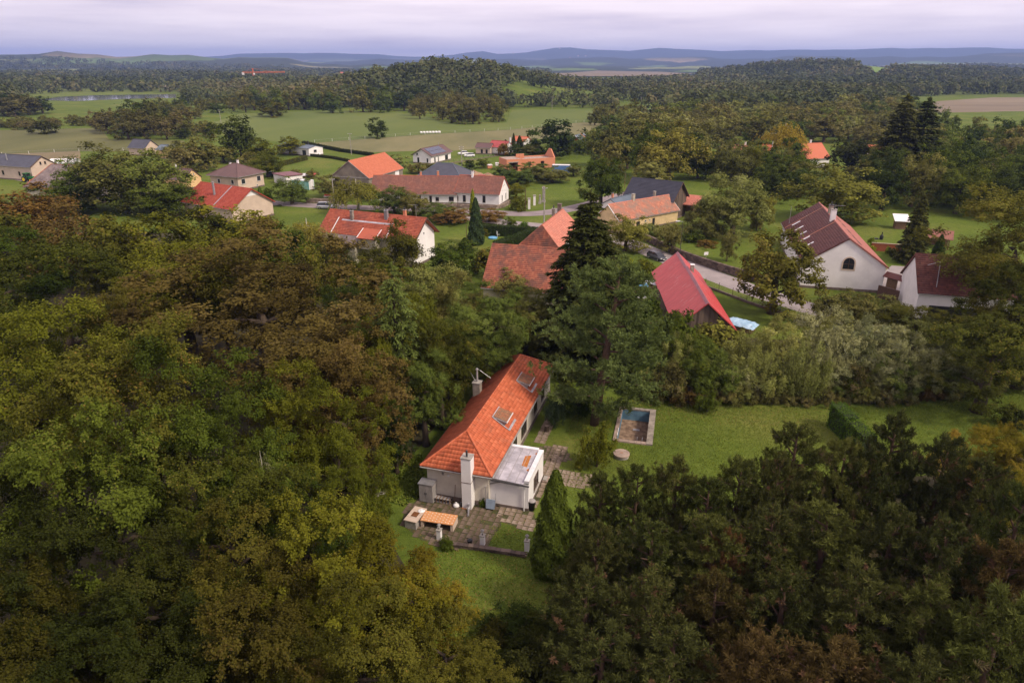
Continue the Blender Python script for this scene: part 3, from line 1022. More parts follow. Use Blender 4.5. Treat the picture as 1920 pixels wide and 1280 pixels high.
npan = 4
for i in range(npan):
    for j in range(2):
        ya, yb2 = AY0 + .38 + (AY1 - .05 - AY0 - .38) * i / npan, AY0 + .38 + (AY1 - .05 - AY0 - .38) * (i + 1) / npan
        xa, xb = (AX0 - .18, AX0 + 2.5) if j == 0 else (AX0 + 2.52, AX1 - .3)
        q4 = [(xa, ya + .02), (xb, ya + .02), (xb, yb2 - .02), (xa, yb2 - .02)]
        MB().slab([(a_, b_, rz_annex(a_, b_) + .06) for a_, b_ in q4], .06).build('roof_panel', ZINC, annex)
    MB().box(((AX0 + AX1) / 2 - .1, ya, rz_annex(AX0, ya) + .11), (AX1 - AX0 - .1, .035, .05), m=Matrix.Rotation(-.023, 3, 'Y')).build('roof_seam', GREY_METAL, annex)
for xa, xb, ya, yb2 in ((AX0 + 2.3, AX0 + 4.2, AY0 + .75, AY0 + 1.35), (AX0 + 1.7, AX0 + 2.2, AY0 + .45, AY0 + .70), (AX0 + 4.4, AX0 + 4.8, AY0 + .42, AY0 + .62)):
    MB().slab([(a_, b_, rz_annex(a_, b_) + .072) for a_, b_ in ((xa, ya), (xb, ya + .1), (xb - .3, yb2), (xa + .1, yb2 - .1))], .008).build('rust_sheet', RUST, annex)
# parapet along the outer and rear edge, laid in lengths
for k in range(5):
    xa = AX0 + (AX1 - AX0) * k / 5
    xb = AX0 + (AX1 - AX0) * (k + 1) / 5
    MB().box(((xa + xb) / 2, AY0 + .17, zA + .20), (xb - xa - .015, .42, .24)).build('parapet_cap', WHITE_METAL, annex)
for k in range(4):
    ya = AY0 + .4 + (AY1 - AY0 - .4) * k / 4
    yb2 = AY0 + .4 + (AY1 - AY0 - .4) * (k + 1) / 4
    MB().box((AX1 - .12, (ya + yb2) / 2, zA + .30), (.36, yb2 - ya - .015, .26)).build('parapet_cap', WHITE_METAL, annex)
MB().tube([(AX0 - .22, AY0 - .1, zA - .05), (AX0 - .22, AY1 - .2, zA + .02)], .07, 6).build('gutter', DARK_METAL, annex)
MB().tube([(AX0 - .1, AY0 + .35, zA - .1), (AX0 - .1, AY0 + .35, 0)], .05, 6).build('downpipe', WHITE_METAL, annex)
MB().tube([(AX0 - .1, AY1 - .9, zA - .1), (AX0 - .12, AY1 + .15, 2.1), (AX0 - .45, AY1 + .25, 2.05), (AX0 - .45, AY1 + .25, 0)], .055, 6).build('downpipe', GREY_METAL, annex)
window(annex, 'f', AX0 + 2.5, 1.45, 1.5, 1.3, (AX0, AX1, AY0, AY1), BROWN_PAINT, bars=1)
# dark eaves soffit lamps on the front wall
MB().box((mgeo[0] - .06, 1.3, 2.6), (.12, .16, .22)).build('wall_lamp', GREY_METAL, main)
MB().box((mgeo[0] - .06, .8, 2.5), (.12, .2, .16)).build('wall_lamp', WHITE_METAL, main)


def at_main(u, r, z=0):      # metres along the long house from its front eave, and to the right of its centre line
    p = fm + u_dir * u + r_dir * r
    return Vector((p.x, p.y, z))


MANG = R(73.8)

# ---- village houses: ridge ends read off the photograph at the ridge's height
a, b = rline((619, 392), (800, 409), 8.5)
h1, g1 = house('village_house', 'two storey house with patched red tile roof and white gable beside the road hedge', a, b, 8.5, 5.0, 4.6, PLASTER_OLD, TILE_RED, tiles=(.3, .36, .03), ov=.7, ovg=.8,
               wins=[('f', 0.6, 3.9, 1.0, 1.3, {'frame': BROWN_PAINT, 'bars': 1}), ('f', -2.5, 1.2, .7, .8), ('r', 0, 5.6, .5, .5)], verge=BROWN_PAINT)
gx0, gx1, gy0, gy1 = g1
MB().add([(gx1 + .012, gy0, 0), (gx1 + .012, gy1, 0), (gx1 + .012, gy1, 5.35), (gx1 + .012, 0, 7.95), (gx1 + .012, gy0, 5.35)], [(0, 1, 2, 3, 4)]).build('gable_plaster', PLASTER_W, h1)
chimney(h1, -4.6, -1.6, 6.6, 8.9, (.55, .55), STONE_GREY, CONCRETE, .3)
chimney(h1, 2.6, -.8, 7.2, 9.4, (.62, .62), STEEL, STEEL, .2)
chimney(h1, 5.3, 1.4, 7.2, 9.3, (.5, .5), BRICK_ORANGE, CONCRETE, .3)
ant = MB()
ant.tube([(8, 1, 7), (8, 1, 10.6)], .03, 5)
ant.box((7.4, 1, 10.5), (2.0, .05, .05))
ant.box((8, 1, 10.1), (.5, .05, .05))
ant.build('antenna', STEEL, h1)
sl_ = (8.5 - 5.0) / 4.6
MB().slab([(-6.8, -2.0, 7.05), (4.2, -2.0, 7.05), (4.2, -1.72, 7.27), (-6.8, -1.72, 7.27)], .03).build('flashing', ZINC, h1)
for xx in (-7.6, 4.6):
    MB().tube([(xx, -4.7, 5.1), (xx, -1.6, 7.5)], .08, 5).build('flashing', WHITE_METAL, h1)
# its lower wing and dormer
MB().slab([(-9.0, -6.8, 3.6), (-1.0, -6.8, 3.6), (-1.0, -4.3, 5.1), (-9.0, -4.3, 5.1)], .15).build('wing_roof', SLATE, h1)
MB().box((-5.0, -5.2, 1.75), (7.6, 2.3, 3.5)).build('wing_wall', PLASTER_OLD, h1)
MB().slab([(-1.0, -5.9, 5.0), (3.2, -5.9, 5.0), (3.2, -3.4, 6.3), (-1.0, -3.4, 6.3)], .12).build('dormer_roof', TILE_RED, h1)
MB().box((1.1, -4.7, 4.0), (3.8, 1.9, 2.1)).build('dormer_wall', PLASTER_OLD, h1)
for k in ((-.9, -5.85, 5.08, -.9, -3.5, 6.35), (3.1, -5.85, 5.08, 3.1, -3.5, 6.35)):
    MB().tube([k[:3], k[3:]], .07, 5).build('flashing', WHITE_METAL, h1)
window(h1, 'f', .3, 4.15, .9, 1.1, (0, 0, -5.66, 0), BROWN_PAINT)

a, b = rline((862, 328), (945.6, 331.6), 7.0)
h2, g2 = house('farmhouse', 'white farmhouse with steep brown tile roof and tall white gable by the junction', a, b, 7.0, 3.1, 5.0, PLASTER_W, TILE_BROWN, tiles=(.32, .4, .03), ov=.4, ovg=.15, ridge=TILE_RED,
               wins=[('f', -3.5, 1.6, .8, 1.7, {'frame': BROWN_PAINT}), ('f', -1.6, 1.7, .5, 1.4, {'frame': WHITE}), ('f', 2.0, 1.7, .8, 1.9, {'frame': BROWN_PAINT}), ('r', -1.7, 1.7, .8, 1.7), ('r', 1.8, 1.7, .8, 1.7),
                     ('r', -.6, 4.8, .35, .5), ('r', .7, 4.8, .35, .5), ('f', -5.4, 1.6, .6, 1.1)],
               chims=[(-2.5, -.4, 8.2, (.5, .5), PLASTER_W, CONCRETE, .25)], verge=TILE_RED)
a, b = rline((700, 328.5), (861, 330.5), 6.7)
h2b, g2b = house('farm_wing', 'long low farm wing with mossy brown roof joined to the white farmhouse', a, b, 6.7, 2.6, 4.9, PLASTER_W, TILE_BROWN, tiles=(.32, .4, .03), ov=.5, ovg=.05, ridge=TILE_RED,
                 wins=[('f', 10.2, 1.4, 1.3, 1.2, {'frame': BROWN_PAINT}), ('f', 4.6, 1.2, .7, 1.8, {'frame': BROWN_PAINT}), ('f', 6.4, 1.3, .9, 1.0, {'frame': BROWN_PAINT}), ('f', 1.6, 1.2, .8, 1.9, {'frame': BROWN_PAINT})],
                 chims=[(6.0, .2, 8.0, (.5, .5), BRICK_ORANGE, CONCRETE, 0), (1.3, .2, 7.8, (.45, .45), BRICK_ORANGE, CONCRETE, 0)])
a, b = rline((653, 302), (721.5, 286), 9.5)
h3, g3 = house('tile_barn', 'big grey barn with bright orange tile roof behind the yellow birch', a, b, 9.5, 5.0, 6.2, PLASTER_GREY, TILE_ORBARN, tiles=(.34, .42, .03), ov=.3, ovg=.15, cat='barn', verge=GREY_METAL)
MB().box((g3[0] - .03, 0, 5.0), (.06, g3[3] - g3[2], .25)).build('cornice', CONCRETE, h3)
MB().box((6.5, g3[2] - .03, 3.6), (2.4, .06, 2.6)).build('white_panel', PLASTER_W, h3)
# low hipped anthracite house
p = (P(830, 306, 6.5) + P(836, 306.5, 6.5)) / 2
house('hipped_house', 'low new bungalow with black hipped metal roof behind the farmhouse', (p.x - 2.2, p.y + .4), (p.x + 2.6, p.y - .9), 6.6, 3.2, 6.4, PLASTER_W, METAL_ROOF_DK, hips=(4.6, 4.9), ov=.6, ridge=METAL_ROOF_BL)
a, b = rline((788.6, 279), (829, 271), 5.5)
h5, g5 = house('solar_house', 'white bungalow with brown roof carrying solar panels', a, b, 5.5, 3.0, 4.5, PLASTER_W, METAL_ROOF_BR, ov=.6, ovg=.6, ext=(0, .3),
               wins=[('l', 2.0, 3.4, .8, .9), ('l', 1.6, 1.3, 1.0, 1.9), ('l', -2.4, 1.3, .8, 1.6), ('f', -4.5, 1.3, 1.1, 1.9), ('f', -2.0, 1.3, .7, 1.9), ('f', 4.2, 1.2, 2.2, 2.0, {'frame': BROWN_PAINT})], verge=BROWN_PAINT)
tn = 2.5 / 4.5
for i in range(7):
    for j in range(2):
        xa = -6.2 + i * 1.5
        q4 = [(xa, -3.9 + j * 1.75), (xa + 1.42, -3.9 + j * 1.75), (xa + 1.42, -2.25 + j * 1.75), (xa, -2.25 + j * 1.75)]
        MB().slab([(x_, y_, 5.5 + y_ * tn + .12) for x_, y_ in q4], .05).build('solar_panel', SOLAR, h5)
MB().tube([(5.6, .3, 5), (5.6, .3, 6.4)], .1, 6).build('flue_pipe', STEEL, h5)

p = P(910, 290)
house('garden_shed', 'small beige shed with brown roof beside the wire fence', (p.x - 3.2, p.y + 4.5), (p.x + 2.8, p.y + 2.6), 4.2, 2.7, 2.9, PLASTER_BEIGE, METAL_ROOF_BR, ov=.3, cat='shed', ext=(.4, .4),
      wins=[('f', -.5, 1.0, .9, 1.9, {'frame': BROWN_PAINT}), ('f', 1.6, 1.0, .9, 1.9, {'frame': BROWN_PAINT}), ('r', .3, 1.4, .6, .7)])
a, b = rline((926, 263.5), (951, 265), 5.0)
house('red_roof_house', 'low house with raspberry red metal roof behind clipped conifers', a, b, 5.0, 2.8, 4.2, PLASTER_W, METAL_ROOF_RED, ext=(1, 1), chims=[(4.6, 0, 6.6, (.5, .5), PLASTER_W, CONCRETE, 0)])
p = P(978, 274)
house('orange_roof_house', 'small house with orange roof half hidden by conifers', (p.x - 3, p.y + 2), (p.x + 3, p.y - 2), 4.2, 2.4, 3.2, PLASTER_W, TILE_ORBARN, wins=[('r', 0, 1.2, 1, 1)])
a, b = rline((1077, 254), (1094, 250), 5.6)
h8, _ = house('slate_house', 'red boarded cottage with slate grey roof among the trees', a, b, 5.6, 3.0, 4.0, FENCE_RED, METAL_ROOF_BL, verge=WHITE)
MB().slab([(1.5, -4.1, 3.12), (2.3, -4.1, 3.12), (2.3, 0, 5.75), (1.5, 0, 5.75)], .05).build('flashing', BRICK_ORANGE, h8)


def open_shell(par, x0, x1, y0, y1, h, mat, th=.38, gaps=()):
    """four masonry walls without a roof; gaps = (side, from, to, z0, z1)"""
    def run(side, lo, hi):
        cuts = sorted([g_ for g_ in gaps if g_[0] == side], key=lambda k: k[1])
        segs, c = [], lo
        for _, g0, g1, z0, z1 in cuts:
            segs.append((c, g0, 0, h))
            if z0 > 0:
                segs.append((g0, g1, 0, z0))
            if z1 < h:
                segs.append((g0, g1, z1, h))
            c = g1
        segs.append((c, hi, 0, h))
        m = MB()
        for s0, s1, z0, z1 in segs:
            if s1 - s0 < .02:
                continue
            cz, sz = (z0 + z1) / 2, z1 - z0
            if side in 'fb':
                yy = y0 + th / 2 if side == 'f' else y1 - th / 2
                m.box(((s0 + s1) / 2, yy, cz), (s1 - s0, th, sz))
            else:
                xx = x0 + th / 2 if side == 'l' else x1 - th / 2
                m.box((xx, (s0 + s1) / 2, cz), (th, s1 - s0, sz))
        m.build('brick_wall', mat, par)
    run('f', x0, x1)
    run('b', x0, x1)
    run('l', y0 + th, y1 - th)
    run('r', y0 + th, y1 - th)


q0, q1 = P(977, 320), P(1045, 316)
dd = (q1 - q0).normalized()
t9 = thing('unfinished_house', 'roofless new house of raw orange hollow brick with garage opening', 'house', q0, math.atan2(dd.y, dd.x))
w9 = (q1 - q0).length
open_shell(t9, .3, w9, 2.0, 10.0, 3.6, BRICK_ORANGE, gaps=[('f', 3.4, 4.6, 1.0, 2.6), ('f', 8.4, 9.8, .2, 2.6), ('r', 4.5, 5.6, 1.0, 2.5), ('b', 2.5, 5.0, .9, 2.5)])
open_shell(t9, -5.4, .25, 0.0, 7.5, 4.0, BRICK_ORANGE, gaps=[('f', -4.5, -1.2, .1, 2.9)])
MB().slab([(-5.3, .1, 4.02), (.2, .1, 4.02), (.2, 7.4, 4.02), (-5.3, 7.4, 4.02)], .12).build('concrete_deck', CONC_WARM, t9)
MB().slab([(.7, 2.4, 3.3), (w9 - .5, 2.4, 3.3), (w9 - .5, 9.6, 3.3), (.7, 9.6, 3.3)], .15).build('concrete_deck', CONC_WARM, t9)
m = MB()
m.add([(w9 - .39, 2.0, 3.6), (w9 - .39, 10, 3.6), (w9 - .39, 6.9, 6.3), (w9 - .39, 5.1, 6.3), (w9 - .01, 2.0, 3.6), (w9 - .01, 10, 3.6), (w9 - .01, 6.9, 6.3), (w9 - .01, 5.1, 6.3)],
      [(0, 3, 2, 1), (4, 5, 6, 7), (0, 4, 7, 3), (1, 2, 6, 5), (2, 3, 7, 6)])
m.build('gable', BRICK_ORANGE, t9)
MB().box((1.2, 4.0, 4.4), (3.0, .38, 1.6)).build('gable', BRICK_ORANGE, t9)
MB().box((.7, 2.2, 4.5), (.8, .38, 1.9)).build('gable', BRICK_ORANGE, t9)
MB().box((-2.9, -.03, 3.0), (3.9, .08, .28)).build('lintel', CONCRETE, t9)
for k in range(3):
    MB().box((-3.2 + k * .9, 2.4, .5 + .1 * k), (.8, .8, .9)).build('brick_pallet', BRICK_ORANGE, t9)

a, b = rline((446, 303), (452.5, 304), 7.2)
ctr_ = (P(393, 328.5, 4.2) + P(492.5, 322, 4.2)) / 2
bd = (P(450, 333, 4.2) - P(393, 328.5, 4.2)).normalized()
p0, p1 = Vector(ctr_.xy) - Vector(bd.xy) * .6, Vector(ctr_.xy) + Vector(bd.xy) * .6
house('bungalow', 'pink bungalow with pyramid shaped brown roof', p0, p1, 7.2, 4.2, 6.0, PLASTER_BEIGE, METAL_ROOF_BR, hips=(5.4, 5.4), ov=.7, ridge=METAL_ROOF_BR,
      wins=[('f', 3.2, 2.6, 1.1, 1.3), ('f', -2.0, 2.6, 1.1, 1.3), ('r', -3.2, 2.6, 1.6, 1.5), ('r', 3.2, 2.6, 1.6, 1.5), ('r', -3.2, .7, .7, .5), ('r', 2.2, .7, .7, .5)],
      chims=[(.2, .9, 8.0, (.5, .5), PLASTER_W, CONCRETE, .2), (-4.4, 2.5, 6.8, (.5, .5), PLASTER_W, CONCRETE, .2)])
a, b = rline((308, 313.5), (360, 317), 5.7)
house('yellow_gable_house', 'house with plum brown roof and apricot yellow gable', a, b, 5.7, 3.0, 3.4, PLASTER_APR, METAL_ROOF_BR, ov=.3, ovg=.25,
      wins=[('r', -.5, 4.1, .35, .6), ('r', .5, 4.1, .35, .6)], chims=[(-1.5, .6, 6.6, (.45, .45), PLASTER_W, CONCRETE, .2)])
a, b = rline((376, 341), (472, 354), 7.4)
h12, g12 = house('red_tile_house', 'house with fresh brick red tile roof and steel chimney half sunk in the treetops', a, b, 7.4, 3.4, 6.4, PLASTER_BEIGE, TILE_FRESHRED, tiles=(.32, .4, .03), ov=.5, ovg=.6, ridge=TILE_FRESHRED)
MB().add([(g12[1] + .02, -2.6, 5.7), (g12[1] + .02, 2.6, 5.7), (g12[1] + .02, 0, 7.1)], [(0, 1, 2)]).build('gable_board', WHITE, h12)
MB().tube([(-.5, -3.0, 4.8), (-.5, -3.0, 8.6)], .28, 8).build('steel_chimney', STEEL, h12)
MB().slab([(2.4, -6.0, 3.72), (2.7, -6.0, 3.72), (2.7, 0, 7.5), (2.4, 0, 7.5)], .04).build('flashing', STEEL, h12)

p, pb = P(534, 268, 3.9), P(592, 273.5, 3.9)
h13, g13 = house('blue_roof_bungalow', 'long white bungalow with flat blue grey roof at the field edge', p, pb, 4.0, 3.1, 4.0, PLASTER_W, METAL_ROOF_BL, ov=.4, ovg=.2,
                 wins=[('r', -.4, 1.9, 1.6, 1.1), ('f', -9.5, 1.7, .9, .8), ('f', -7.5, 1.7, .9, .8), ('f', -5.5, 1.7, .9, .8), ('f', -3.4, 1.7, .9, .8), ('f', 6.6, 1.2, 2.2, 2.2, {'frame': BROWN_PAINT})],
                 chims=[(4.5, .5, 5.4, (.4, .4), DARK_METAL, DARK_METAL, 0)])
c4 = [P(x, y, 2.9) for x, y in ((530, 319.5), (565, 327), (547, 332), (516, 324))]
cc = sum(c4, Vector()) / 4
ga = math.atan2(c4[1].y - c4[0].y, c4[1].x - c4[0].x)
tg = thing('garage', 'small white garage with flat maroon roof beside the teal container', 'garage', (cc.x, cc.y, 0), ga)
MB().box((0, 0, 1.35), (8.0, 5.6, 2.7)).build('wall', PLASTER_W, tg)
MB().box((0, 0, 2.8), (8.6, 6.2, .2)).build('roof', METAL_ROOF_MAR, tg)
MB().box((0, -2.83, 1.1), (2.6, .06, 2.1)).build('door', WHITE_METAL, tg)

a, b = rline((0, 288.5), (77.5, 293), 7.3)
h15, g15 = house('beige_house', 'long beige house with aubergine black roof by the tractor', a, b, 7.3, 4.4, 4.7, PLASTER_BEIGE, METAL_ROOF_DK, ov=.4, ovg=.3, ext=(22, 0), verge=BROWN_PAINT,
                 wins=[('r', -.7, 5.2, .6, .9, {'frame': BROWN_PAINT}), ('r', .9, 5.2, .6, .9, {'frame': BROWN_PAINT}), ('f', 3.4, 2.1, .8, 1.3, {'frame': BROWN_PAINT}), ('f', 6.6, 1.5, .8, 1.9, {'frame': BROWN_PAINT}),
                       ('f', -4, 2.1, .9, 1.3, {'frame': BROWN_PAINT}), ('r', 1.5, 1.3, 2.4, 2.2, {'frame': BROWN_PAINT})])
MB().tube([(-3.0, -2.6, 5.8), (-3.0, -2.6, 8.0)], .18, 8).build('flue_pipe', STEEL, h15)
a, b = rline((96, 308), (150, 309), 9.0)
house('slate_barn', 'old barn with weathered grey slate hipped roof below the beige house', a, b, 9.0, 3.8, 7.0, PLASTER_OLD, SLATE, hips=(4.2, 0), ov=.5, ext=(0, 10), ridge=TILE_OLDRED, cat='barn')
p = P(272, 290)
house('dark_roof_house', 'small house with dark plum roof behind the orchard trees', (p.x - 4.5, p.y + 1.5), (p.x + 4, p.y - 1), 6.0, 3.0, 4.0, PLASTER_BEIGE, METAL_ROOF_DK)
p = P(322, 296)
house('orange_cottage', 'small orange walled cottage with grey roof at the field edge', (p.x - 4, p.y + 1), (p.x + 3.5, p.y - 1), 5.0, 3.4, 3.6, PLASTER_APR, METAL_ROOF_BL)

a, b = rline((922.7, 457), (1055, 466), 8.5)
h19, _ = house('old_tile_barn', 'large barn roof of stained old red tiles in front of the hipped house', a, b, 8.5, 3.2, 6.3, PLASTER_OLD, TILE_OLDRED, tiles=(.32, .36, .03), ov=.4, ovg=.3, ext=(0, 3.5), cat='barn')
tnb = (8.5 - 3.2) / 6.3
a, b = rline((1016, 422), (1055.5, 391.5), 7.7)
h20, _ = house('hipped_tile_house', 'house with pale pink tile slope and worn hip end beside the tall spruce', a, b, 7.7, 4.0, 3.9, PLASTER_W, TILE_PINK, tiles=(.3, .36, .03), hips=(2.0, 0), ov=.4, ridge=TILE_OLDRED)
for o in list(h20.children):
    if o.name.startswith('roof_hip'):
        for k in [o] + list(o.children):
            if 'gutter' not in k.name:
                k.data.materials.clear()
                k.data.materials.append(TILE_OLDRED)
chimney(h20, 6.4, .35, 7.0, 8.9, (.7, .7), PLINTH, PLINTH, 0)
chimney(h20, 2.4, .5, 6.9, 8.7, (.6, .6), STONE_GREY, CONCRETE, .5)

a, b = rline((1140, 383.5), (1254, 365), 6.1)
h21, g21 = house('yellow_farmhouse', 'low ochre farmhouse with lichen streaked salmon tile roof', a, b, 6.1, 3.0, 3.7, PLASTER_Y, TILE_FARM, tiles=(.32, .38, .03), ov=.35, ovg=.2, ridge=TILE_PINK, verge=WHITE,
                 wins=[('f', -3.6, 1.1, 1.1, 2.0, {'frame': BROWN_PAINT}), ('f', 1.5, 1.1, .8, 2.2, {'frame': BROWN_PAINT}), ('f', -1.2, 1.9, .5, .5), ('f', .2, 1.9, .4, .4)],
                 chims=[(-2.0, .1, 7.5, (.6, .6), PLASTER_OLD, CONCRETE, 0), (5.2, .2, 7.3, (.5, .5), STONE_GREY, CONCRETE, 0)])
a, b = rline((1189, 333), (1281, 342), 8.7)
h22, g22 = house('dark_roof_barn', 'tall boarded barn with anthracite ribbed roof behind the ochre farmhouse', a, b, 8.7, 4.7, 4.9, WOOD, METAL_ROOF_DK, tiles=(.35, .42, .02), ov=.4, ovg=.6, cat='barn', ext=(.5, 0), verge=BROWN_PAINT)
rng_b = random.Random(3)
n_ = 22
for k in range(n_):
    ya = g22[2] + (g22[3] - g22[2]) * k / n_
    yc = ya + (g22[3] - g22[2]) / n_ / 2
    top = 4.7 + 4.0 * (1 - abs(yc) / 4.9) - .35
    MB().box((g22[1] + .025, yc, top / 2), (.05, (g22[3] - g22[2]) / n_ - .02, top), t=rng_b.random()).build('board', WOOD_DARK, h22)
c = [P(*k) for k in ((1144, 373, 5.4), (1188, 363, 5.4))]
house('blue_roof_annex', 'small white house with blue grey sheet roof behind the ochre farmhouse', c[0], c[1], 5.4, 3.9, 2.8, PLASTER_W, METAL_ROOF_BL, ovg=.2, chims=[(-2.2, 1.2, 6.2, (.4, .4), BRICK_ORANGE, CONCRETE, .2)], wins=[('l', -.8, 3.3, 1, .9)])
p = P(1291, 378, 3.2)
tl = thing('lean_to_shed', 'open fronted shed with rusty orange tile roof by the boarded barn', 'shed', (p.x, p.y, 0), R(-32))
MB().slab([(-2.6, -3.4, 3.0), (2.6, -3.4, 3.0), (2.6, 3.4, 4.3), (-2.6, 3.4, 4.3)], .14).build('roof', TILE_PINK, tl)
tile_sheet('roof_tiles', (0, -3.4, 3.02), (1, 0, 0), (0, 6.8, 1.3), [(-2.6, 0), (2.6, 0), (2.6, 6.9), (-2.6, 6.9)], .32, .4, .03, TILE_PINK, tl)
for x_, y_ in ((-2.3, -3.1), (2.3, -3.1), (-2.3, 3.1), (2.3, 3.1)):
    MB().box((x_, y_, 1.5), (.2, .2, 3.0)).build('post', WOOD, tl)
MB().box((0, 3.2, 1.9), (4.6, .1, 3.7)).build('board_wall', WOOD, tl)
MB().box((2.4, 0, 1.6), (.1, 6.2, 3.0)).build('board_wall', WOOD, tl)


def red_barn():
    zr = 6.2
    A, B = P(1270.6, 471, zr), P(1327.7, 570, zr)
    d = (B - A)
    ln = d.length
    mid_ = (A + B) / 2
    t = thing('red_barn', 'long boarded barn with glossy crimson sheet metal roof beside the road', 'barn', (mid_.x, mid_.y, 0), math.atan2(d.y, d.x))
    hw, ez = 4.0, 2.6
    rg = random.Random(11)
    for x0, x1, up in ((-ln / 2, -ln / 2 + ln * .36, -.12), (-ln / 2 + ln * .36, ln / 2, .16)):
        for s in (-1, 1):
            # ribbed sheet: narrow standing ribs along the slope
            slv = Vector((0, -s * hw, zr - ez)).normalized()
            n = max(2, int((x1 - x0) / .30))
            m = MB()
            nn = Vector((0, s * (zr - ez), hw)).normalized()
            ov = .35 if x1 > 0 else .0
            vs_ = []
            for i in range(n * 4 + 1):
                u = x0 + (x1 - x0) * i / (n * 4)
                h_ = .028 if i % 4 in (0, 1) else 0
                o = Vector((u, s * (hw + .0), ez + up)) + nn * h_
                vs_ += [o, o + slv * math.hypot(hw, zr - ez)]
            m.add(vs_, [((2 * i, 2 * i + 2, 2 * i + 3, 2 * i + 1) if s < 0 else (2 * i, 2 * i + 1, 2 * i + 3, 2 * i + 2)) for i in range(n * 4)])
            o = m.build('roof_sheet', BARN_RED, t)
            MB().slab([(x0 + .02, s * hw, ez + up - .03), (x1 - .02, s * hw, ez + up - .03), (x1 - .02, 0, zr + up - .03), (x0 + .02, 0, zr + up - .03)], .08).build('roof_deck', WOOD, t)
            fl = MB()
            for k in range(26 if s > 0 else 16):
                u = rg.uniform(x0 + .3, x1 - .3)
                v = rg.uniform(.1, .85)
                l_ = rg.uniform(.15, .9)
                p = Vector((u, s * hw * (1 - v), ez + up + (zr - ez) * v)) + nn * .034
                q = p + slv * l_
                w_ = rg.uniform(.02, .05)
                fl.add([p, p + Vector((w_, 0, 0)), q + Vector((w_, 0, 0)), q], [(0, 1, 2, 3) if s < 0 else (3, 2, 1, 0)])
            stuff(fl.build('flaked_paint', FLAKE, o))
        m = MB()
        m.slab([(x0 - .02, -.28, zr + up - .17), (x1 + .1, -.28, zr + up - .17), (x1 + .1, 0, zr + up + .07), (x0 - .02, 0, zr + up + .07)], .03)
        m.slab([(x0 - .02, .28, zr + up - .17), (x1 + .1, .28, zr + up - .17), (x1 + .1, 0, zr + up + .071), (x0 - .02, 0, zr + up + .071)], .03)
        m.build('ridge_sheet', BARN_RIDGE, t)
    xg = ln / 2 - .35
    n = 24
    w = 2 * (hw - .35)
    for k in range(n):
        yc = -w / 2 + w * (k + .5) / n
        top = ez + .16 + (zr - ez) * (1 - abs(yc) / hw) - .12
        MB().box((xg, yc, top / 2), (.06, w / n - .015, top), t=rg.random()).build('board', WOOD_DARK, t)
    MB().add([(xg - .05, -w / 2, 0), (xg - .05, w / 2, 0), (xg - .05, w / 2, ez), (xg - .05, 0, zr), (xg - .05, -w / 2, ez)], [(0, 1, 2, 3, 4)]).build('wall', WOOD, t)
    n = 60
    for s in (-1, 1):
        m = MB()
        for k in range(n):
            xc = -ln / 2 + .3 + (ln - .8) * (k + .5) / n
            m.box((xc, s * (hw - .4), ez / 2), ((ln - .8) / n - .02, .06, ez), t=rg.random())
        m.build('side_boards', WOOD_DARK, t)
    MB().add([(-ln / 2 + .3, -w / 2, 0), (-ln / 2 + .3, w / 2, 0), (-ln / 2 + .3, w / 2, ez), (-ln / 2 + .3, 0, zr - .3), (-ln / 2 + .3, -w / 2, ez)], [(4, 3, 2, 1, 0)]).build('wall', WOOD, t)
    for s in (-1, 1):
        MB().tube([(ln / 2 + .03, s * hw, ez + .12), (ln / 2 + .03, 0, zr + .12)], .09, 4).build('verge_board', BARN_RED, t)
    chimney(t, -ln / 2 + ln * .36 + .5, .7, 5.3, 6.75, (.5, .5), STONE_GREY, WHITE, 0)


red_barn()
a, b = rline((1535.7, 379.6), (1593.6, 447), 8.8)
h26, g26 = house('white_gable_house', 'big white house with arched gable window and dark brown tile roof', a, b, 8.8, 4.3, 6.6, PLASTER_W, TILE_MAROON, tiles=(.34, .40, .035), ov=.35, ovg=.2, ridge=TILE_MAROON_LIT, roofb=TILE_MAROON_LIT,  # ridge and sunward slope take the lit copy of the maroon tile
                 chims=[(1.0, -.2, 10.6, (.85, .85), PLASTER_W, CONCRETE, .3), (-4.5, .3, 10.4, (.8, .8), STONE_GREY, DARK_METAL, .35)])


def arched(par, x, y, z, w, h, mat_f, mat_g, out=1):
    def ring(s, o):
        r = w / 2 * s
        pts = [(-r, -h / 2 * s), (r, -h / 2 * s)]
        for k in range(9):
            a_ = math.pi * k / 8
            pts.append((r * math.cos(a_), (h / 2 - w / 2) + r * math.sin(a_)))
        return [(x + o, y + p_, z + q_) for p_, q_ in pts]
    o_, i_ = ring(1.25, .05), ring(1.0, .05)
    n = len(o_)
    m = MB()
    m.add(o_ + i_, [(k, (k + 1) % n, n + (k + 1) % n, n + k) for k in range(n)])
    bk = [(p_[0] - .06, p_[1], p_[2]) for p_ in o_]
    m.add(o_ + bk, [(k, n + k, n + (k + 1) % n, (k + 1) % n) for k in range(n)])
    f = m.build('window', mat_f, par)
    g = MB()
    g.add([(p_[0] - .035, p_[1], p_[2]) for p_ in i_], [tuple(range(n))])
    g.build('pane', mat_g, f)
    MB().box((x + .03, y, z - .1), (.05, .06, h * .9)).build('glazing_bar', BROWN_PAINT, f)
    MB().box((x + .03, y, z - .1), (.05, w * .95, .06)).build('glazing_bar', BROWN_PAINT, f)


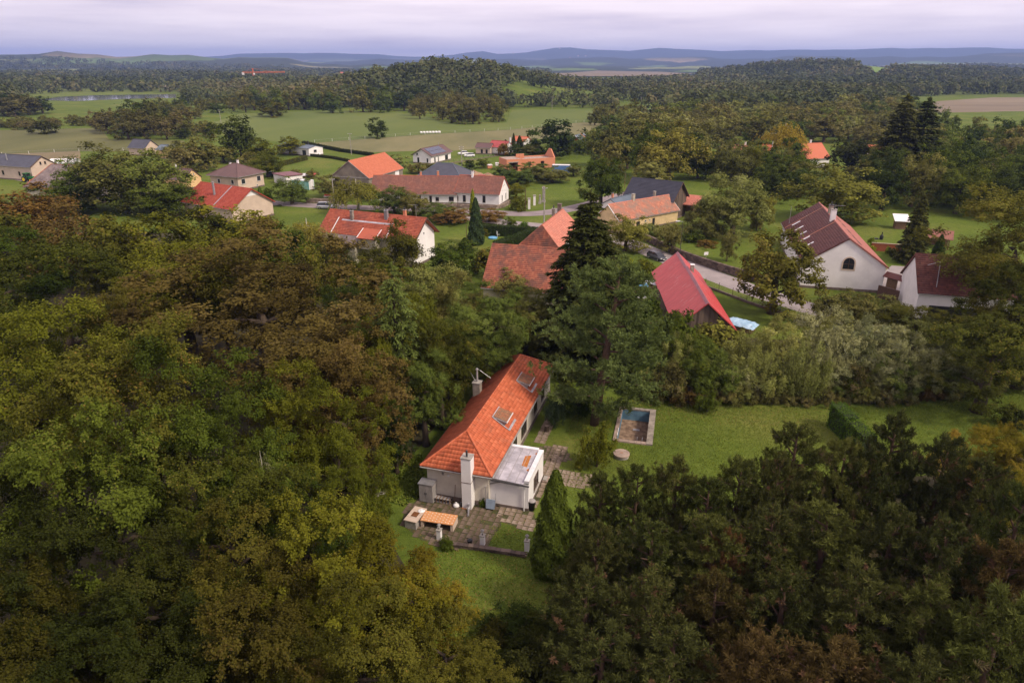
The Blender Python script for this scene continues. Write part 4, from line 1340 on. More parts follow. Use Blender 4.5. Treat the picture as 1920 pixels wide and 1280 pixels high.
arched(h26, g26[1], .6, 4.6, 1.7, 1.9, PLASTER_BEIGE, GLASS)
tnw = (8.8 - 4.3) / 6.6
for k, xx in enumerate((-9.5, -5.0, -.5, 3.5, 8.0)):
    MB().slab([(xx, -5.4, 8.8 - 5.4 * tnw + .14), (xx + .55, -5.4, 8.8 - 5.4 * tnw + .14), (xx + .55, -4.0, 8.8 - 4.0 * tnw + .14), (xx, -4.0, 8.8 - 4.0 * tnw + .14)], .05).build('roof_light', WHITE_METAL, h26)
for xx in (-9.0, -4.0, 1.0, 5.5, 9.5):
    MB().slab([(xx, 2.4, 8.8 - 2.4 * tnw + .12), (xx + 2.8, 2.4, 8.8 - 2.4 * tnw + .12), (xx + 2.8, 2.8, 8.8 - 2.8 * tnw + .12), (xx, 2.8, 8.8 - 2.8 * tnw + .12)], .03).build('snow_guard', BROWN_PAINT, h26)
for xx in (-10.5, 3.0):
    MB().slab([(xx, -6.5, 4.45), (xx + .25, -6.5, 4.45), (xx + .25, 0, 8.95), (xx, 0, 8.95)], .05).build('copper_strip', TILE_FARM, h26)
ant = MB()
ant.tube([(-2.5, .6, 8.6), (-2.5, .6, 10.8)], .03, 5)
ant.box((-2.5, 1.4, 10.7), (.05, 1.8, .05))
ant.build('antenna', STEEL, h26)
MB().tube([(-12, -5.6, 4.6), (-12, -5.6, 8.4)], .05, 5).build('antenna_mast', STEEL, h26)

a, b = rline((1716, 475.4), (1870, 485), 8.6)
h27, g27 = house('maroon_roof_garage', 'white outbuilding with large glossy maroon tile roof and shaded carport front', a, b, 8.6, 4.1, 5.4, PLASTER_W, TILE_MAROON, tiles=(.34, .40, .035), ov=.4, ovg=.25, cat='outbuilding', ext=(0, 2), plinth=False)
MB().box(((g27[0] + g27[1]) / 2 + .6, g27[2] - .05, 1.15), (g27[1] - g27[0] - 2.2, .10, 2.3)).build('carport_shade_panel', BLACK, h27)  # black panel on the solid wall, stands in for the shade inside the carport
m = MB()
m.tube([(-3.0, -4.7, 5.0), (-2.3, -1.6, 8.0)], .06, 5)
m.tube([(-2.3, -1.6, 8.0), (-4.0, -2.1, 7.5)], .05, 5)
m.build('antenna', STEEL, h27)
# courtyard link between the two white houses
c1, c2 = P(1662, 512, 3.4), P(1706, 524, 3.4)
tw_ = thing('gate_roof', 'narrow maroon tiled roof over the courtyard gate between the white houses', 'gate roof', ((c1.x + c2.x) / 2, (c1.y + c2.y) / 2, 0), math.atan2(c2.y - c1.y, c2.x - c1.x))
ll = (c2 - c1).length
MB().slab([(-ll / 2, -.8, 3.0), (ll / 2, -.8, 3.0), (ll / 2, .1, 3.7), (-ll / 2, .1, 3.7)], .1).build('roof', TILE_MAROON, tw_)
MB().slab([(-ll / 2, 1.0, 3.0), (ll / 2, 1.0, 3.0), (ll / 2, .1, 3.7), (-ll / 2, .1, 3.7)], .1).build('roof', TILE_MAROON, tw_)
MB().box((-ll / 2 + 1.2, .1, 1.5), (1.6, .4, 3.0)).build('gate_pier', WOOD, tw_)
MB().box((.6, -2.6, 1.0), (ll - .5, .25, 2.0)).build('gate', BROWN_PAINT, tw_)
pxpoly('courtyard', [(1650, 515), (1672, 498), (1705, 500), (1712, 545), (1690, 560), (1650, 540)], ASPHALT_P, .02)
# far houses on the right
for (x0, y0, x1, y1, rz_, hw_, rm_, lab) in (
        (1376, 271, 1402, 273, 6.5, 5.0, TILE_PINK, 'pink roofed house half hidden behind a rounded apple tree'),
        (1412, 280, 1442, 279, 6.0, 5.0, METAL_ROOF_MAR, 'wine red roofed house beside the golden birch'),
        (1430, 271, 1448, 272, 8.0, 5.5, TILE_ORBARN, 'vermilion roof peeking out from behind the golden birch'),
        (1488, 270, 1541, 268, 8.0, 6.0, TILE_ORBARN, 'orange roofed house with white gable under the golden birch')):
    A, B = P(x0, y0, rz_), P(x1, y1, rz_)
    house('village_house', lab, A, B, rz_, 3.3, hw_, PLASTER_W, rm_, chims=[(1.5, .5, rz_ + 1.2, (.5, .5), PLASTER_W, CONCRETE, .2)], wins=[('f', 0, 1.5, 1.2, 1.3), ('f', -3, 1.5, 1.2, 1.3)])
p = P(1500, 308)
house('village_house', 'white gabled cottage at the foot of the golden birch', (p.x, p.y + 2), (p.x - 1, p.y + 10), 6.6, 3.4, 3.4, PLASTER_W, TILE_ORBARN, wins=[('l', 0, 1.4, .9, 1.2)])
p = P(1655, 318)
house('village_house', 'orange roofed white house glimpsed through the twin dark spruces', (p.x - 6, p.y + 2), (p.x + 7, p.y - 1), 8.2, 4.2, 5.0, PLASTER_W, TILE_ORBARN, wins=[('f', -2, 2, 1.2, 1.4), ('f', 2, 2, 1.2, 1.4)])
A = P(1834, 296, 6.2)
house('village_house', 'house with mauve pink hipped roof deep in the valley trees', (A.x - 4, A.y + 2.5), (A.x + 1.2, A.y - .6), 6.2, 3.2, 6.5, PLASTER_BEIGE, METAL_ROOF_MAR, hips=(4, 5), chims=[(1.5, 1, 7.4, (.4, .4), WHITE, WHITE, 0)])
A = P(1766, 292, 7.0)
house('village_house', 'grey gable with orange verge half buried in the valley trees', (A.x - 1, A.y + 6), (A.x, A.y), 7.0, 3.5, 3.8, PLASTER_GREY, TILE_ORBARN)

# garden sheds on the right lawn
p = P(1686, 428)
ts = thing('lawn_shed', 'tiny shed with white sloping roof on the lawn', 'shed', p, R(-15))
MB().box((0, 0, 1.0), (2.3, 2.0, 2.0)).build('wall', WOOD, ts)
MB().slab([(-1.6, -1.6, 1.9), (1.6, -1.6, 1.9), (1.6, 1.6, 3.0), (-1.6, 1.6, 3.0)], .1).build('roof', WHITE_METAL, ts)
p = P(1752, 462)
tz = thing('gazebo', 'open wooden gazebo with grey brown pitched roof behind the spruce', 'gazebo', p, R(-28))
for x_, y_ in ((-2.2, -1.8), (2.2, -1.8), (-2.2, 1.8), (2.2, 1.8)):
    MB().box((x_, y_, 1.1), (.2, .2, 2.2)).build('post', WOOD, tz)
for s in (-1, 1):
    MB().slab([(-2.8, s * 2.3, 2.1), (2.8, s * 2.3, 2.1), (2.8, 0, 3.5), (-2.8, 0, 3.5)], .12).build('roof_slope', TILE_BROWN, tz)
MB().box((0, 1.75, 1.0), (4.2, .08, 2.0)).build('back_wall', WOOD, tz)
# red boarded fence
A, B = P(1632, 470), P(1690, 474)
d = B - A
tf = thing('board_fence', 'rust red board fence along the back of the garden', 'fence', A, math.atan2(d.y, d.x))
n = 20
for k in range(n):
    MB().box((d.length * (k + .5) / n, 0, .8), (d.length / n - .02, .05, 1.6)).build('board', FENCE_RED, tf)
MB().box((d.length / 2, 0, 1.66), (d.length + .1, .16, .1)).build('coping', PLASTER_BEIGE, tf)

# ------------------------------------------------------------------ foliage
def leaf_mesh(name, C, N, L, W, T, A=None, droop=.15):
    """n small kite-shaped leaves: centre C, normal N, length L, width W, tint T, optional long-axis direction A"""
    n = len(C)
    rg = np.random.default_rng(n)
    N = N / np.maximum(np.linalg.norm(N, axis=1, keepdims=True), 1e-6)
    if A is None:
        A = rg.normal(size=(n, 3))
    A = A - N * np.sum(A * N, axis=1, keepdims=True)
    A = A / np.maximum(np.linalg.norm(A, axis=1, keepdims=True), 1e-6)
    B = np.cross(N, A)
    L = np.broadcast_to(L, n)[:, None]
    W = np.broadcast_to(W, n)[:, None]
    V = np.empty((n, 4, 3), np.float32)
    V[:, 0] = C - A * L * .5
    V[:, 1] = C + B * W * .5 + A * L * .08 + N * L * .06
    V[:, 2] = C + A * L * .5 - N * L * droop
    V[:, 3] = C - B * W * .5 + A * L * .08 + N * L * .06
    me = bpy.data.meshes.new(name)
    me.vertices.add(4 * n)
    me.vertices.foreach_set('co', V.reshape(-1))
    me.loops.add(4 * n)
    me.loops.foreach_set('vertex_index', np.arange(4 * n, dtype=np.int32))
    me.polygons.add(n)
    me.polygons.foreach_set('loop_start', np.arange(0, 4 * n, 4, dtype=np.int32))
    me.update(calc_edges=True)
    at = me.attributes.new('tint', 'FLOAT', 'FACE')
    at.data.foreach_set('value', np.clip(T, 0, 1).astype(np.float32))
    return me


def unit(v):
    return v / np.maximum(np.linalg.norm(v, axis=-1, keepdims=True), 1e-6)


def fib(n, rg, jit=.25):
    i = np.arange(n) + .5
    ph = np.arccos(1 - 2 * i / n)
    th = math.pi * (1 + 5 ** .5) * i
    d = np.stack([np.cos(th) * np.sin(ph), np.sin(th) * np.sin(ph), np.cos(ph)], 1)
    return unit(d + rg.normal(size=d.shape) * jit)


def gen_broad(seed, Rr, Ht, base, ncl, nleaf, leaf, asp=.62, lobes=.28, ntw=14, spread=.17, rc=(.22, .38), inner=.2, zflat=.8, droop=.15, accent=.06, up=.55, tp=.7, frr=(.58, .96)):
    rg = np.random.default_rng(seed)
    zc, hz = (Ht + base) / 2, (Ht - base) / 2
    d = fib(ncl, rg)
    ph = rg.uniform(0, 6.28, 6)
    lob = 1 + lobes * (np.sin(2 * np.arctan2(d[:, 1], d[:, 0]) + ph[0]) * .5 + np.sin(3 * np.arctan2(d[:, 1], d[:, 0]) + 2.5 * d[:, 2] + ph[1]) * .5)
    fr = rg.uniform(*frr, ncl)
    core = rg.random(ncl) < inner
    fr[core] *= .4
    ctr = d * np.array([Rr, Rr, hz]) * (fr * lob)[:, None]
    wide = np.where(d[:, 2] < 0, np.maximum(.35, np.sqrt(np.maximum(0, 1 - d[:, 2] ** 2))) ** -.65, 1.0)
    ctr[:, :2] *= wide[:, None]
    ctr = ctr + np.array([0, 0, zc])
    rcl = rg.uniform(*rc, ncl) * Rr
    rcl[core] *= 1.35
    cr = rg.normal(size=ncl)
    pr = rcl ** 2
    idx = rg.choice(ncl, nleaf, p=pr / pr.sum())
    tw = unit(rg.normal(size=(ncl, ntw, 3)) + d[:, None, :] * .75 + np.array([0, 0, .35]))
    tl = rg.uniform(.65, 1.25, (ncl, ntw))
    k = rg.integers(0, ntw, nleaf)
    t = rg.uniform(.2, 1.0, nleaf) ** tp
    dirs = tw[idx, k]
    pos = ctr[idx] + dirs * (rcl[idx] * tl[idx, k] * t)[:, None] * np.array([1, 1, zflat]) + rg.normal(size=(nleaf, 3)) * (rcl[idx] * spread)[:, None]
    nr = dirs * .65 + np.array([0, 0, up]) + rg.normal(size=(nleaf, 3)) * .33
    tint = .46 + .17 * cr[idx] + .08 * rg.normal(size=nleaf)
    ac = rg.random(nleaf) < accent * .45 * np.exp(cr[idx] * 1.6)
    tint[ac] = rg.uniform(.82, 1.0, ac.sum())
    pos[:, 2] = np.maximum(pos[:, 2], .15)
    cm = leaf_mesh('crown', pos, nr, leaf * rg.uniform(.7, 1.35, nleaf), leaf * asp * rg.uniform(.75, 1.3, nleaf), tint, droop=droop)
    m = MB()
    r0 = .035 * Ht + .03 * Rr
    rr = random.Random(seed)
    pts = [(0, 0, -.3), (rr.uniform(-.1, .1), rr.uniform(-.1, .1), base * .6), (rr.uniform(-.2, .2), rr.uniform(-.2, .2), zc - hz * .3), (0, 0, zc - hz * .05)]
    m.tube(pts, [r0 * 1.25, r0 * .85, r0 * .45, r0 * .08], 7)
    order = [i for i in range(ncl) if ctr[i][2] < zc + hz * .15]
    rr.shuffle(order)
    for c in order[:14]:
        e_ = Vector(ctr[c])
        z0 = max(base * .55, min(e_.z - .3 * abs(e_.xy.length), zc + hz * .3))
        s_ = Vector((pts[1][0], pts[1][1], z0))
        mid_ = s_.lerp(e_, .5) + Vector((0, 0, .12 * e_.xy.length))
        m.tube([s_, s_.lerp(mid_, .6), s_.lerp(e_, .55)], [r0 * .36, r0 * .2, r0 * .04], 5)
    return m.mesh('trunk', True), cm, Rr, Ht


def gen_pine(seed, Rr, Ht, base, ntuft, nper, ln=.34, wd=.06, dome=.75, dead=0.0):
    rg = np.random.default_rng(seed)
    C, N, A, T = [], [], [], []
    m = MB()
    r0 = .018 * Ht + .06
    lean = rg.normal(size=2) * .02 * Ht
    m.tube([(0, 0, -.3), (lean[0] * .3, lean[1] * .3, Ht * .35), (lean[0] * .8, lean[1] * .8, Ht * .75), (lean[0], lean[1], Ht * .97)], [r0 * 1.2, r0, r0 * .6, r0 * .12], 7)
    nb = 46
    tufts = []
    for i in range(nb):
        f = (i + .5) / nb
        h = base + (Ht - base) * f ** .9
        prof = max(.10, (1 - f ** 2.0)) ** dome * (.74 + .26 * min(1, f * 5))
        L_ = Rr * prof * rg.uniform(.72, 1.08)
        az = i * 2.399 + rg.normal() * .3
        rise = (.12 + .55 * f) * L_
        tip = np.array([math.cos(az) * L_ + lean[0] * f, math.sin(az) * L_ + lean[1] * f, h + rise])
        st = np.array([lean[0] * f, lean[1] * f, h])
        if i % 2 == 0:
            md = (st + tip) / 2 - np.array([0, 0, .04 * L_])
            m.tube([st, md, tip], [r0 * .35, r0 * .22, r0 * .07], 5)
        k = max(4, int(ntuft / nb * ((L_ / Rr) ** 1.6 * 1.15 + .25)))
        for _ in range(k):
            t = rg.uniform(.30, 1.05) ** .75
            lat = rg.normal(size=3) * np.array([.22, .22, .10]) * L_ * t * .8
            p = st + (tip - st) * t + lat
            o = unit(np.array([math.cos(az), math.sin(az), 0]) * .55 + np.array([0, 0, .8]) + rg.normal(size=3) * .35)
            tufts.append((p, o))
    for _ in range(6):
        tufts.append((np.array([lean[0], lean[1], Ht * .97]) + rg.normal(size=3) * .22, np.array([0, 0, 1.0])))
    tp = np.array([t_[0] for t_ in tufts])
    to = np.array([t_[1] for t_ in tufts])
    nt = len(tufts)
    idx = np.repeat(np.arange(nt), nper)
    d = unit(rg.normal(size=(nt * nper, 3)) + to[idx] * 1.15)
    sz = rg.uniform(.75, 1.3, nt)[idx]
    along = rg.uniform(-.55, .30, nt * nper)[:, None] * ln * 1.6
    pos = tp[idx] + to[idx] * along * sz[:, None] + d * (ln * .45 * sz)[:, None]
    nr = np.cross(d, rg.normal(size=d.shape))
    ct = rg.normal(size=nt)
    tint = .46 + .15 * ct[idx] + .10 * rg.normal(size=len(idx))
    if dead:
        dd_ = (rg.random(nt) < dead)[idx]
        tint[dd_] = 1.0
    cm = leaf_mesh('crown', pos, nr, ln * sz * rg.uniform(.8, 1.2, len(idx)), wd * rg.uniform(.8, 1.3, len(idx)), tint, A=d, droop=.04)
    return m.mesh('trunk', True), cm, Rr, Ht


def gen_spruce(seed, Rr, Ht, base, nwh, nbr, nper, ln=.42, wd=.13, power=.85, hang=.25, upturn=0.0):
    rg = np.random.default_rng(seed)
    m = MB()
    r0 = .012 * Ht + .06
    m.tube([(0, 0, -.3), (0, 0, Ht * .5), (0, 0, Ht * .98)], [r0 * 1.2, r0 * .7, r0 * .1], 7)
    Cc, Aa, Nn, Tt = [], [], [], []
    for i in range(nwh):
        f = (i + rg.uniform(-.3, .3)) / nwh
        h = base + (Ht - base) * max(0, f)
        Lw = Rr * max(.03, (1 - max(0, f))) ** power
        for k in range(nbr):
            if f > .85 and k > nbr * .6:
                continue
            az = k * 2 * math.pi / nbr + i * .9 + rg.normal() * .25
            L_ = Lw * rg.uniform(.70, 1.15) + .08
            o = np.array([math.cos(az), math.sin(az), 0])
            n = max(6, int(nper * (L_ / Rr) ** 1.1 + 5))
            t = rg.uniform(.12, 1.0, n) ** .6
            side = rg.normal(size=n) * .20 * L_ * (1.05 - t) + rg.normal(size=n) * .10
            z = h - hang * L_ * t ** 1.4 + upturn * L_ * t ** 3 - np.abs(side) * .30 - rg.random(n) * .28 * (L_ * .35 + .1)
            lat = np.array([-math.sin(az), math.cos(az), 0])
            pos = o * (t * L_)[:, None] + lat * side[:, None]
            pos[:, 2] = z
            ax = o * .6 + lat * np.sign(side)[:, None] * .55 + np.array([0, 0, -.5]) + rg.normal(size=(n, 3)) * .28
            Cc.append(pos)
            Aa.append(ax)
            Nn.append(np.array([0, 0, 1.0]) + o * .35 + rg.normal(size=(n, 3)) * .45)
            Tt.append(.46 + .14 * rg.normal() + .12 * rg.normal(size=n) + .18 * (t > .88))
            if k % 3 == 0 and L_ > 1.0:
                m.tube([(0, 0, h), tuple(o * L_ * .9 + np.array([0, 0, h - hang * L_ * .8 + upturn * L_ * .7]))], [r0 * .18, r0 * .04], 4)
    tn_ = 26
    Cc.append(np.stack([rg.normal(size=tn_) * .06, rg.normal(size=tn_) * .06, Ht - rg.random(tn_) * .9], 1))
    Aa.append(np.tile([0, 0, 1.0], (tn_, 1)) + rg.normal(size=(tn_, 3)) * .4)
    Nn.append(rg.normal(size=(tn_, 3)))
    Tt.append(np.full(tn_, .6))
    C, A, N, T = map(np.concatenate, (Cc, Aa, Nn, Tt))
    n = len(C)
    cm = leaf_mesh('crown', C, N, ln * rg.uniform(.7, 1.3, n), wd * rg.uniform(.7, 1.3, n), T, A=A, droop=.1)
    return m.mesh('trunk', True), cm, Rr, Ht


def gen_plume(seed, Rr, Ht, nst, nleaf, leaf, asp=.42, lean=.35, bottom=.12):
    """many upright leafy shoots from a common foot"""
    rg = np.random.default_rng(seed)
    rad = Rr * np.sqrt(rg.random(nst))
    az = rg.uniform(0, 6.283, nst)
    foot = np.stack([np.cos(az) * rad * .75, np.sin(az) * rad * .75, np.zeros(nst)], 1)
    hh = Ht * (1 - .42 * (rad / Rr) ** 2) * rg.uniform(.70, 1.04, nst)
    tip = foot + np.stack([np.cos(az) * rad * lean, np.sin(az) * rad * lean, hh], 1)
    wdt = rg.uniform(.24, .46, nst) * (Rr / 3) ** .5
    cr = rg.normal(size=nst)
    idx = rg.integers(0, nst, nleaf)
    t = bottom + (1 - bottom) * rg.random(nleaf) ** .75
    prof = np.sin(np.clip((t - bottom) / (1.02 - bottom), 0, 1) ** 1.5 * math.pi) ** .6 + .15
    off = rg.normal(size=(nleaf, 3)) * (wdt[idx] * prof)[:, None] * .75
    pos = foot[idx] + (tip - foot)[idx] * t[:, None] + off
    pos[:, 2] = np.maximum(pos[:, 2], .1)
    A = np.array([0, 0, .8]) + unit(off + 1e-6) * .6 + rg.normal(size=(nleaf, 3)) * .35
    N = unit(off + 1e-6) + np.array([0, 0, .6]) + rg.normal(size=(nleaf, 3)) * .4
    T = .44 + .13 * cr[idx] + .12 * rg.normal(size=nleaf) + .1 * (t > .8)
    cm = leaf_mesh('crown', pos, N, leaf * rg.uniform(.7, 1.3, nleaf), leaf * asp * rg.uniform(.7, 1.3, nleaf), T, A=A)
    m = MB()
    for i in range(min(nst, 26)):
        m.tube([foot[i] * .6 - np.array([0, 0, .2]), foot[i] + (tip - foot)[i] * .45, foot[i] + (tip - foot)[i] * .9], [.05, .035, .012], 4)
    return m.mesh('trunk', True), cm, Rr, Ht


def gen_column(seed, Rr, Ht, nleaf, leaf, asp=.4, power=.6, rough=.14):
    rg = np.random.default_rng(seed)
    f = 1 - np.sqrt(rg.random(nleaf) * .98 + .0)
    f = np.where(rg.random(nleaf) < .35, rg.random(nleaf), f)
    az = rg.uniform(0, 6.283, nleaf)
    bump = 1 + rough * (np.sin(az * 5 + f * 23) * .5 + np.sin(az * 3 - f * 37 + 1.3) * .5)
    prof = np.minimum(1, (1 - f) * 1.0 + .02) ** power * np.minimum(1, .72 + f * 2.2)
    r = Rr * prof * bump * rg.uniform(.80, 1.04, nleaf)
    pos = np.stack([np.cos(az) * r, np.sin(az) * r, f * Ht + rg.normal(size=nleaf) * .06 + .05], 1)
    o = np.stack([np.cos(az), np.sin(az), np.zeros(nleaf)], 1)
    A = np.array([0, 0, 1.0]) + o * .5 + rg.normal(size=(nleaf, 3)) * .35
    N = o + np.array([0, 0, .35]) + rg.normal(size=(nleaf, 3)) * .35
    T = .46 + .16 * np.sin(az * 5 + f * 23) + .13 * rg.normal(size=nleaf)
    cm = leaf_mesh('crown', pos, N, leaf * rg.uniform(.7, 1.4, nleaf), leaf * asp * rg.uniform(.7, 1.3, nleaf), T, A=A)
    m = MB()
    m.tube([(0, 0, -.2), (0, 0, Ht * .5), (0, 0, Ht * .95)], [.06 + .02 * Ht, .04 + .01 * Ht, .02], 6)
    return m.mesh('trunk', True), cm, Rr, Ht


def gen_weep(seed, Rr, Ht, base, ncl, nst, nper, leaf, asp=.55):
    """weeping crown: strands hanging from arching limbs"""
    rg = np.random.default_rng(seed)
    d = fib(ncl, rg)
    d[:, 2] = np.abs(d[:, 2]) * 1.0 - .15
    zc, hz = base + (Ht - base) * .45, (Ht - base) * .55
    ctr = d * np.array([Rr * .8, Rr * .8, hz * .88]) * rg.uniform(.5, 1, ncl)[:, None] + np.array([0, 0, zc])
    si = rg.integers(0, ncl, nst)
    so = ctr[si] + rg.normal(size=(nst, 3)) * Rr * np.array([.14, .14, .08])
    slen = rg.uniform(.16, .46, nst) * (Ht - base)
    sdir = unit(d[si] * .28 + np.array([0, 0, -1.0]) + rg.normal(size=(nst, 3)) * .12)
    idx = np.repeat(np.arange(nst), nper)
    t = rg.random(len(idx))
    pos = so[idx] + sdir[idx] * (slen[idx] * t)[:, None] + d[si][idx] * (np.sqrt(t) * .10 * Rr)[:, None] + rg.normal(size=(len(idx), 3)) * .10
    pos[:, 2] = np.maximum(pos[:, 2], .2)
    cr = rg.normal(size=nst)
    T = .46 + .14 * cr[idx] + .12 * rg.normal(size=len(idx))
    N = d[si][idx] + np.array([0, 0, .5]) + rg.normal(size=(len(idx), 3)) * .6
    A = np.array([0, 0, -1.0]) + rg.normal(size=(len(idx), 3)) * .5
    cm = leaf_mesh('crown', pos, N, leaf * rg.uniform(.7, 1.3, len(idx)), leaf * asp * rg.uniform(.7, 1.3, len(idx)), T, A=A)
    m = MB()
    r0 = .022 * Ht
    m.tube([(0, 0, -.3), (.1, 0, base), (0, .1, zc), (0, 0, Ht * .9)], [r0 * 1.2, r0, r0 * .6, r0 * .12], 7)
    for c in range(0, ncl, 2):
        m.tube([(0, 0, max(base * .7, ctr[c][2] - Rr * .5)), tuple(ctr[c] * np.array([.5, .5, 1]) + np.array([0, 0, .1])), tuple(ctr[c])], [r0 * .4, r0 * .25, r0 * .06], 5)
    return m.mesh('trunk', True), cm, Rr, Ht


PROTO = {}


def proto(kind, *gens):
    PROTO[kind] = gens


HI = dict(ntw=30, spread=.085, tp=.4, frr=(.66, 1.0))
proto('broad_hi', gen_broad(1, 5.0, 15, 2.6, 36, 42000, .175, rc=(.20, .38), inner=.12, **HI), gen_broad(2, 5.0, 15, 2.2, 30, 42000, .18, lobes=.36, rc=(.24, .42), inner=.12, **HI),
      gen_broad(3, 5.0, 15, 3.0, 44, 42000, .17, rc=(.16, .34), zflat=.7, inner=.12, **HI), gen_broad(7, 5.0, 15, 2.0, 27, 40000, .18, rc=(.26, .44), lobes=.42, zflat=.75, inner=.1, **HI), gen_broad(8, 5.0, 15, 2.2, 40, 42000, .17, rc=(.18, .36), lobes=.45, inner=.1, **HI))
proto('dense_hi', gen_broad(4, 5.4, 15, 2.0, 64, 36000, .20, rc=(.16, .30), ntw=18, spread=.11, tp=.5, frr=(.6, 1.0), lobes=.3, zflat=.95, inner=.12), gen_broad(5, 5.2, 15, 2.0, 56, 36000, .20, rc=(.16, .32), ntw=18, spread=.11, tp=.5, frr=(.6, 1.0), lobes=.36, inner=.12))
proto('tiered_hi', gen_broad(6, 5.2, 15, 3.0, 90, 30000, .25, zflat=.40, rc=(.22, .40), up=.95, lobes=.4))
proto('broad_mid', gen_broad(11, 4.6, 12, .8, 56, 9500, .40), gen_broad(12, 4.6, 12, .6, 64, 9500, .40, lobes=.34), gen_broad(13, 4.6, 12, .4, 50, 9500, .40, rc=(.26, .40)), gen_broad(14, 4.6, 12, .8, 74, 10000, .38, rc=(.18, .30), ntw=10))
proto('puffy_mid', gen_broad(15, 4.8, 10, .3, 46, 22000, .28, asp=.45, rc=(.22, .34), ntw=30, spread=.10, lobes=.15, inner=.3), gen_broad(16, 4.8, 10, .3, 60, 22000, .28, asp=.45, rc=(.18, .30), ntw=30, spread=.10, lobes=.2, inner=.3))
proto('broad_low', gen_broad(21, 4.7, 11, .2, 34, 2600, .70), gen_broad(22, 4.7, 11, .0, 42, 2600, .70, lobes=.35), gen_broad(23, 4.7, 11, .2, 30, 2600, .72, rc=(.28, .42)), gen_broad(24, 4.7, 11, .0, 38, 2600, .70, lobes=.42))
proto('puffy_low', gen_broad(25, 4.8, 10, .0, 40, 2800, .62, rc=(.22, .34), ntw=24, spread=.1), gen_broad(26, 4.8, 10, .0, 52, 2800, .62, rc=(.18, .30), ntw=24, spread=.1, lobes=.35))
proto('bush_hi', gen_broad(31, 2.0, 3.0, .1, 30, 7000, .17, rc=(.25, .42)), gen_broad(32, 2.0, 2.6, .05, 36, 7000, .16, rc=(.22, .38), lobes=.4))
proto('bush_mid', gen_broad(33, 2.0, 2.8, .1, 22, 1600, .34, rc=(.28, .45)), gen_broad(34, 2.0, 2.4, .05, 26, 1600, .34, rc=(.25, .4), lobes=.4))
proto('pine_hi', gen_pine(41, 4.0, 11, 1.2, 1150, 34, ln=.34, wd=.055), gen_pine(42, 4.2, 11, 1.6, 1200, 34, ln=.34, wd=.055, dead=.05), gen_pine(43, 3.8, 11, .8, 1100, 34, ln=.34, wd=.055, dome=.6, dead=.03))
proto('pine_tall', gen_pine(44, 5.0, 17, 1.5, 2700, 24, ln=.36, wd=.07, dome=.50))
proto('pine_mid', gen_pine(45, 4.4, 11, 1.0, 420, 14, ln=.6, wd=.16, dome=.6))
proto('spruce_hi', gen_spruce(51, 4.2, 20, 1.0, 46, 13, 90, ln=.50, wd=.18, power=.70))
proto('larch_hi', gen_spruce(52, 3.8, 18, 2.0, 34, 9, 66, ln=.40, wd=.12, power=.62, hang=.45))
proto('spruce_mid', gen_spruce(53, 3.6, 20, 1.0, 32, 10, 34, ln=.9, wd=.34, power=.7, hang=.18, upturn=.15), gen_spruce(54, 3.8, 20, 1.0, 28, 10, 34, ln=.95, wd=.34, power=.66, hang=.16, upturn=.2))
proto('small_spruce', gen_spruce(55, 2.4, 10, .2, 30, 11, 40, ln=.46, wd=.20, power=.62))
proto('plume_hi', gen_plume(61, 3.0, 7.0, 46, 17000, .20), gen_plume(62, 3.0, 7.0, 58, 17000, .19, lean=.5), gen_plume(63, 3.0, 7.0, 38, 16000, .21))
proto('willowbush_hi', gen_broad(64, 3.0, 6.5, .1, 40, 16000, .19, asp=.36, rc=(.20, .34), ntw=24, spread=.1, tp=.5, up=.25, droop=.05), gen_broad(65, 3.0, 6.5, .1, 30, 16000, .19, asp=.36, rc=(.22, .38), ntw=24, spread=.1, tp=.5, up=.25, lobes=.4))
proto('column', gen_column(71, 1.45, 8.6, 14000, .24, rough=.16), gen_column(72, 1.2, 7.0, 5000, .30))
proto('weep_mid', gen_weep(81, 5.0, 12, 2.0, 40, 620, 20, .34), gen_weep(82, 5.0, 12, 1.5, 46, 620, 20, .34))
proto('weep_hi', gen_weep(83, 5.0, 13, 2.5, 44, 1000, 24, .22))

TRNG = random.Random(77)
KIND_NAME = {'willowbush_hi': 'willow_shrub', 'garden': 'garden_tree', 'broad_hi': 'broadleaf_tree', 'dense_hi': 'broadleaf_tree', 'tiered_hi': 'broadleaf_tree', 'broad_mid': 'broadleaf_tree', 'puffy_mid': 'willow_tree', 'puffy_low': 'willow_tree', 'broad_low': 'broadleaf_tree',
             'bush_hi': 'shrub', 'bush_mid': 'shrub', 'pine_hi': 'pine_tree', 'pine_tall': 'pine_tree', 'pine_mid': 'pine_tree', 'spruce_hi': 'spruce_tree', 'larch_hi': 'larch_tree',
             'spruce_mid': 'spruce_tree', 'small_spruce': 'spruce_tree', 'plume_hi': 'willow_shrub', 'column': 'thuja', 'weep_mid': 'birch_tree', 'weep_hi': 'birch_tree'}
WORD = {'green': 'mid green', 'olive': 'olive green', 'ygreen': 'yellow green', 'gold': 'green and gold speckled', 'yellow': 'yellowing', 'birch': 'pale yellow', 'amber': 'golden amber', 'brown': 'brown leaved',
        'rust': 'rust coloured', 'redrust': 'reddish orange', 'dark': 'very dark', 'darkgreen': 'dark green', 'pine': 'bluish green', 'darkpine': 'dark green', 'olivepine': 'olive green', 'brownpine': 'brownish', 'spruce': 'blackish green', 'larch': 'soft green',
        'bluegreen': 'blue green', 'silver': 'silvery', 'willow': 'grey green', 'greyolive': 'grey olive', 'lime': 'lime green', 'thuja': 'deep green', 'hedge': 'fresh green', 'lightolive': 'light olive', 'lightgreen': 'light green', 'brownolive': 'brownish olive', 'walnut': 'olive yellow', 'vignetteolive': 'vignette darkened olive', 'vignettegreen': 'vignette darkened green', 'dead': 'dead brown'}
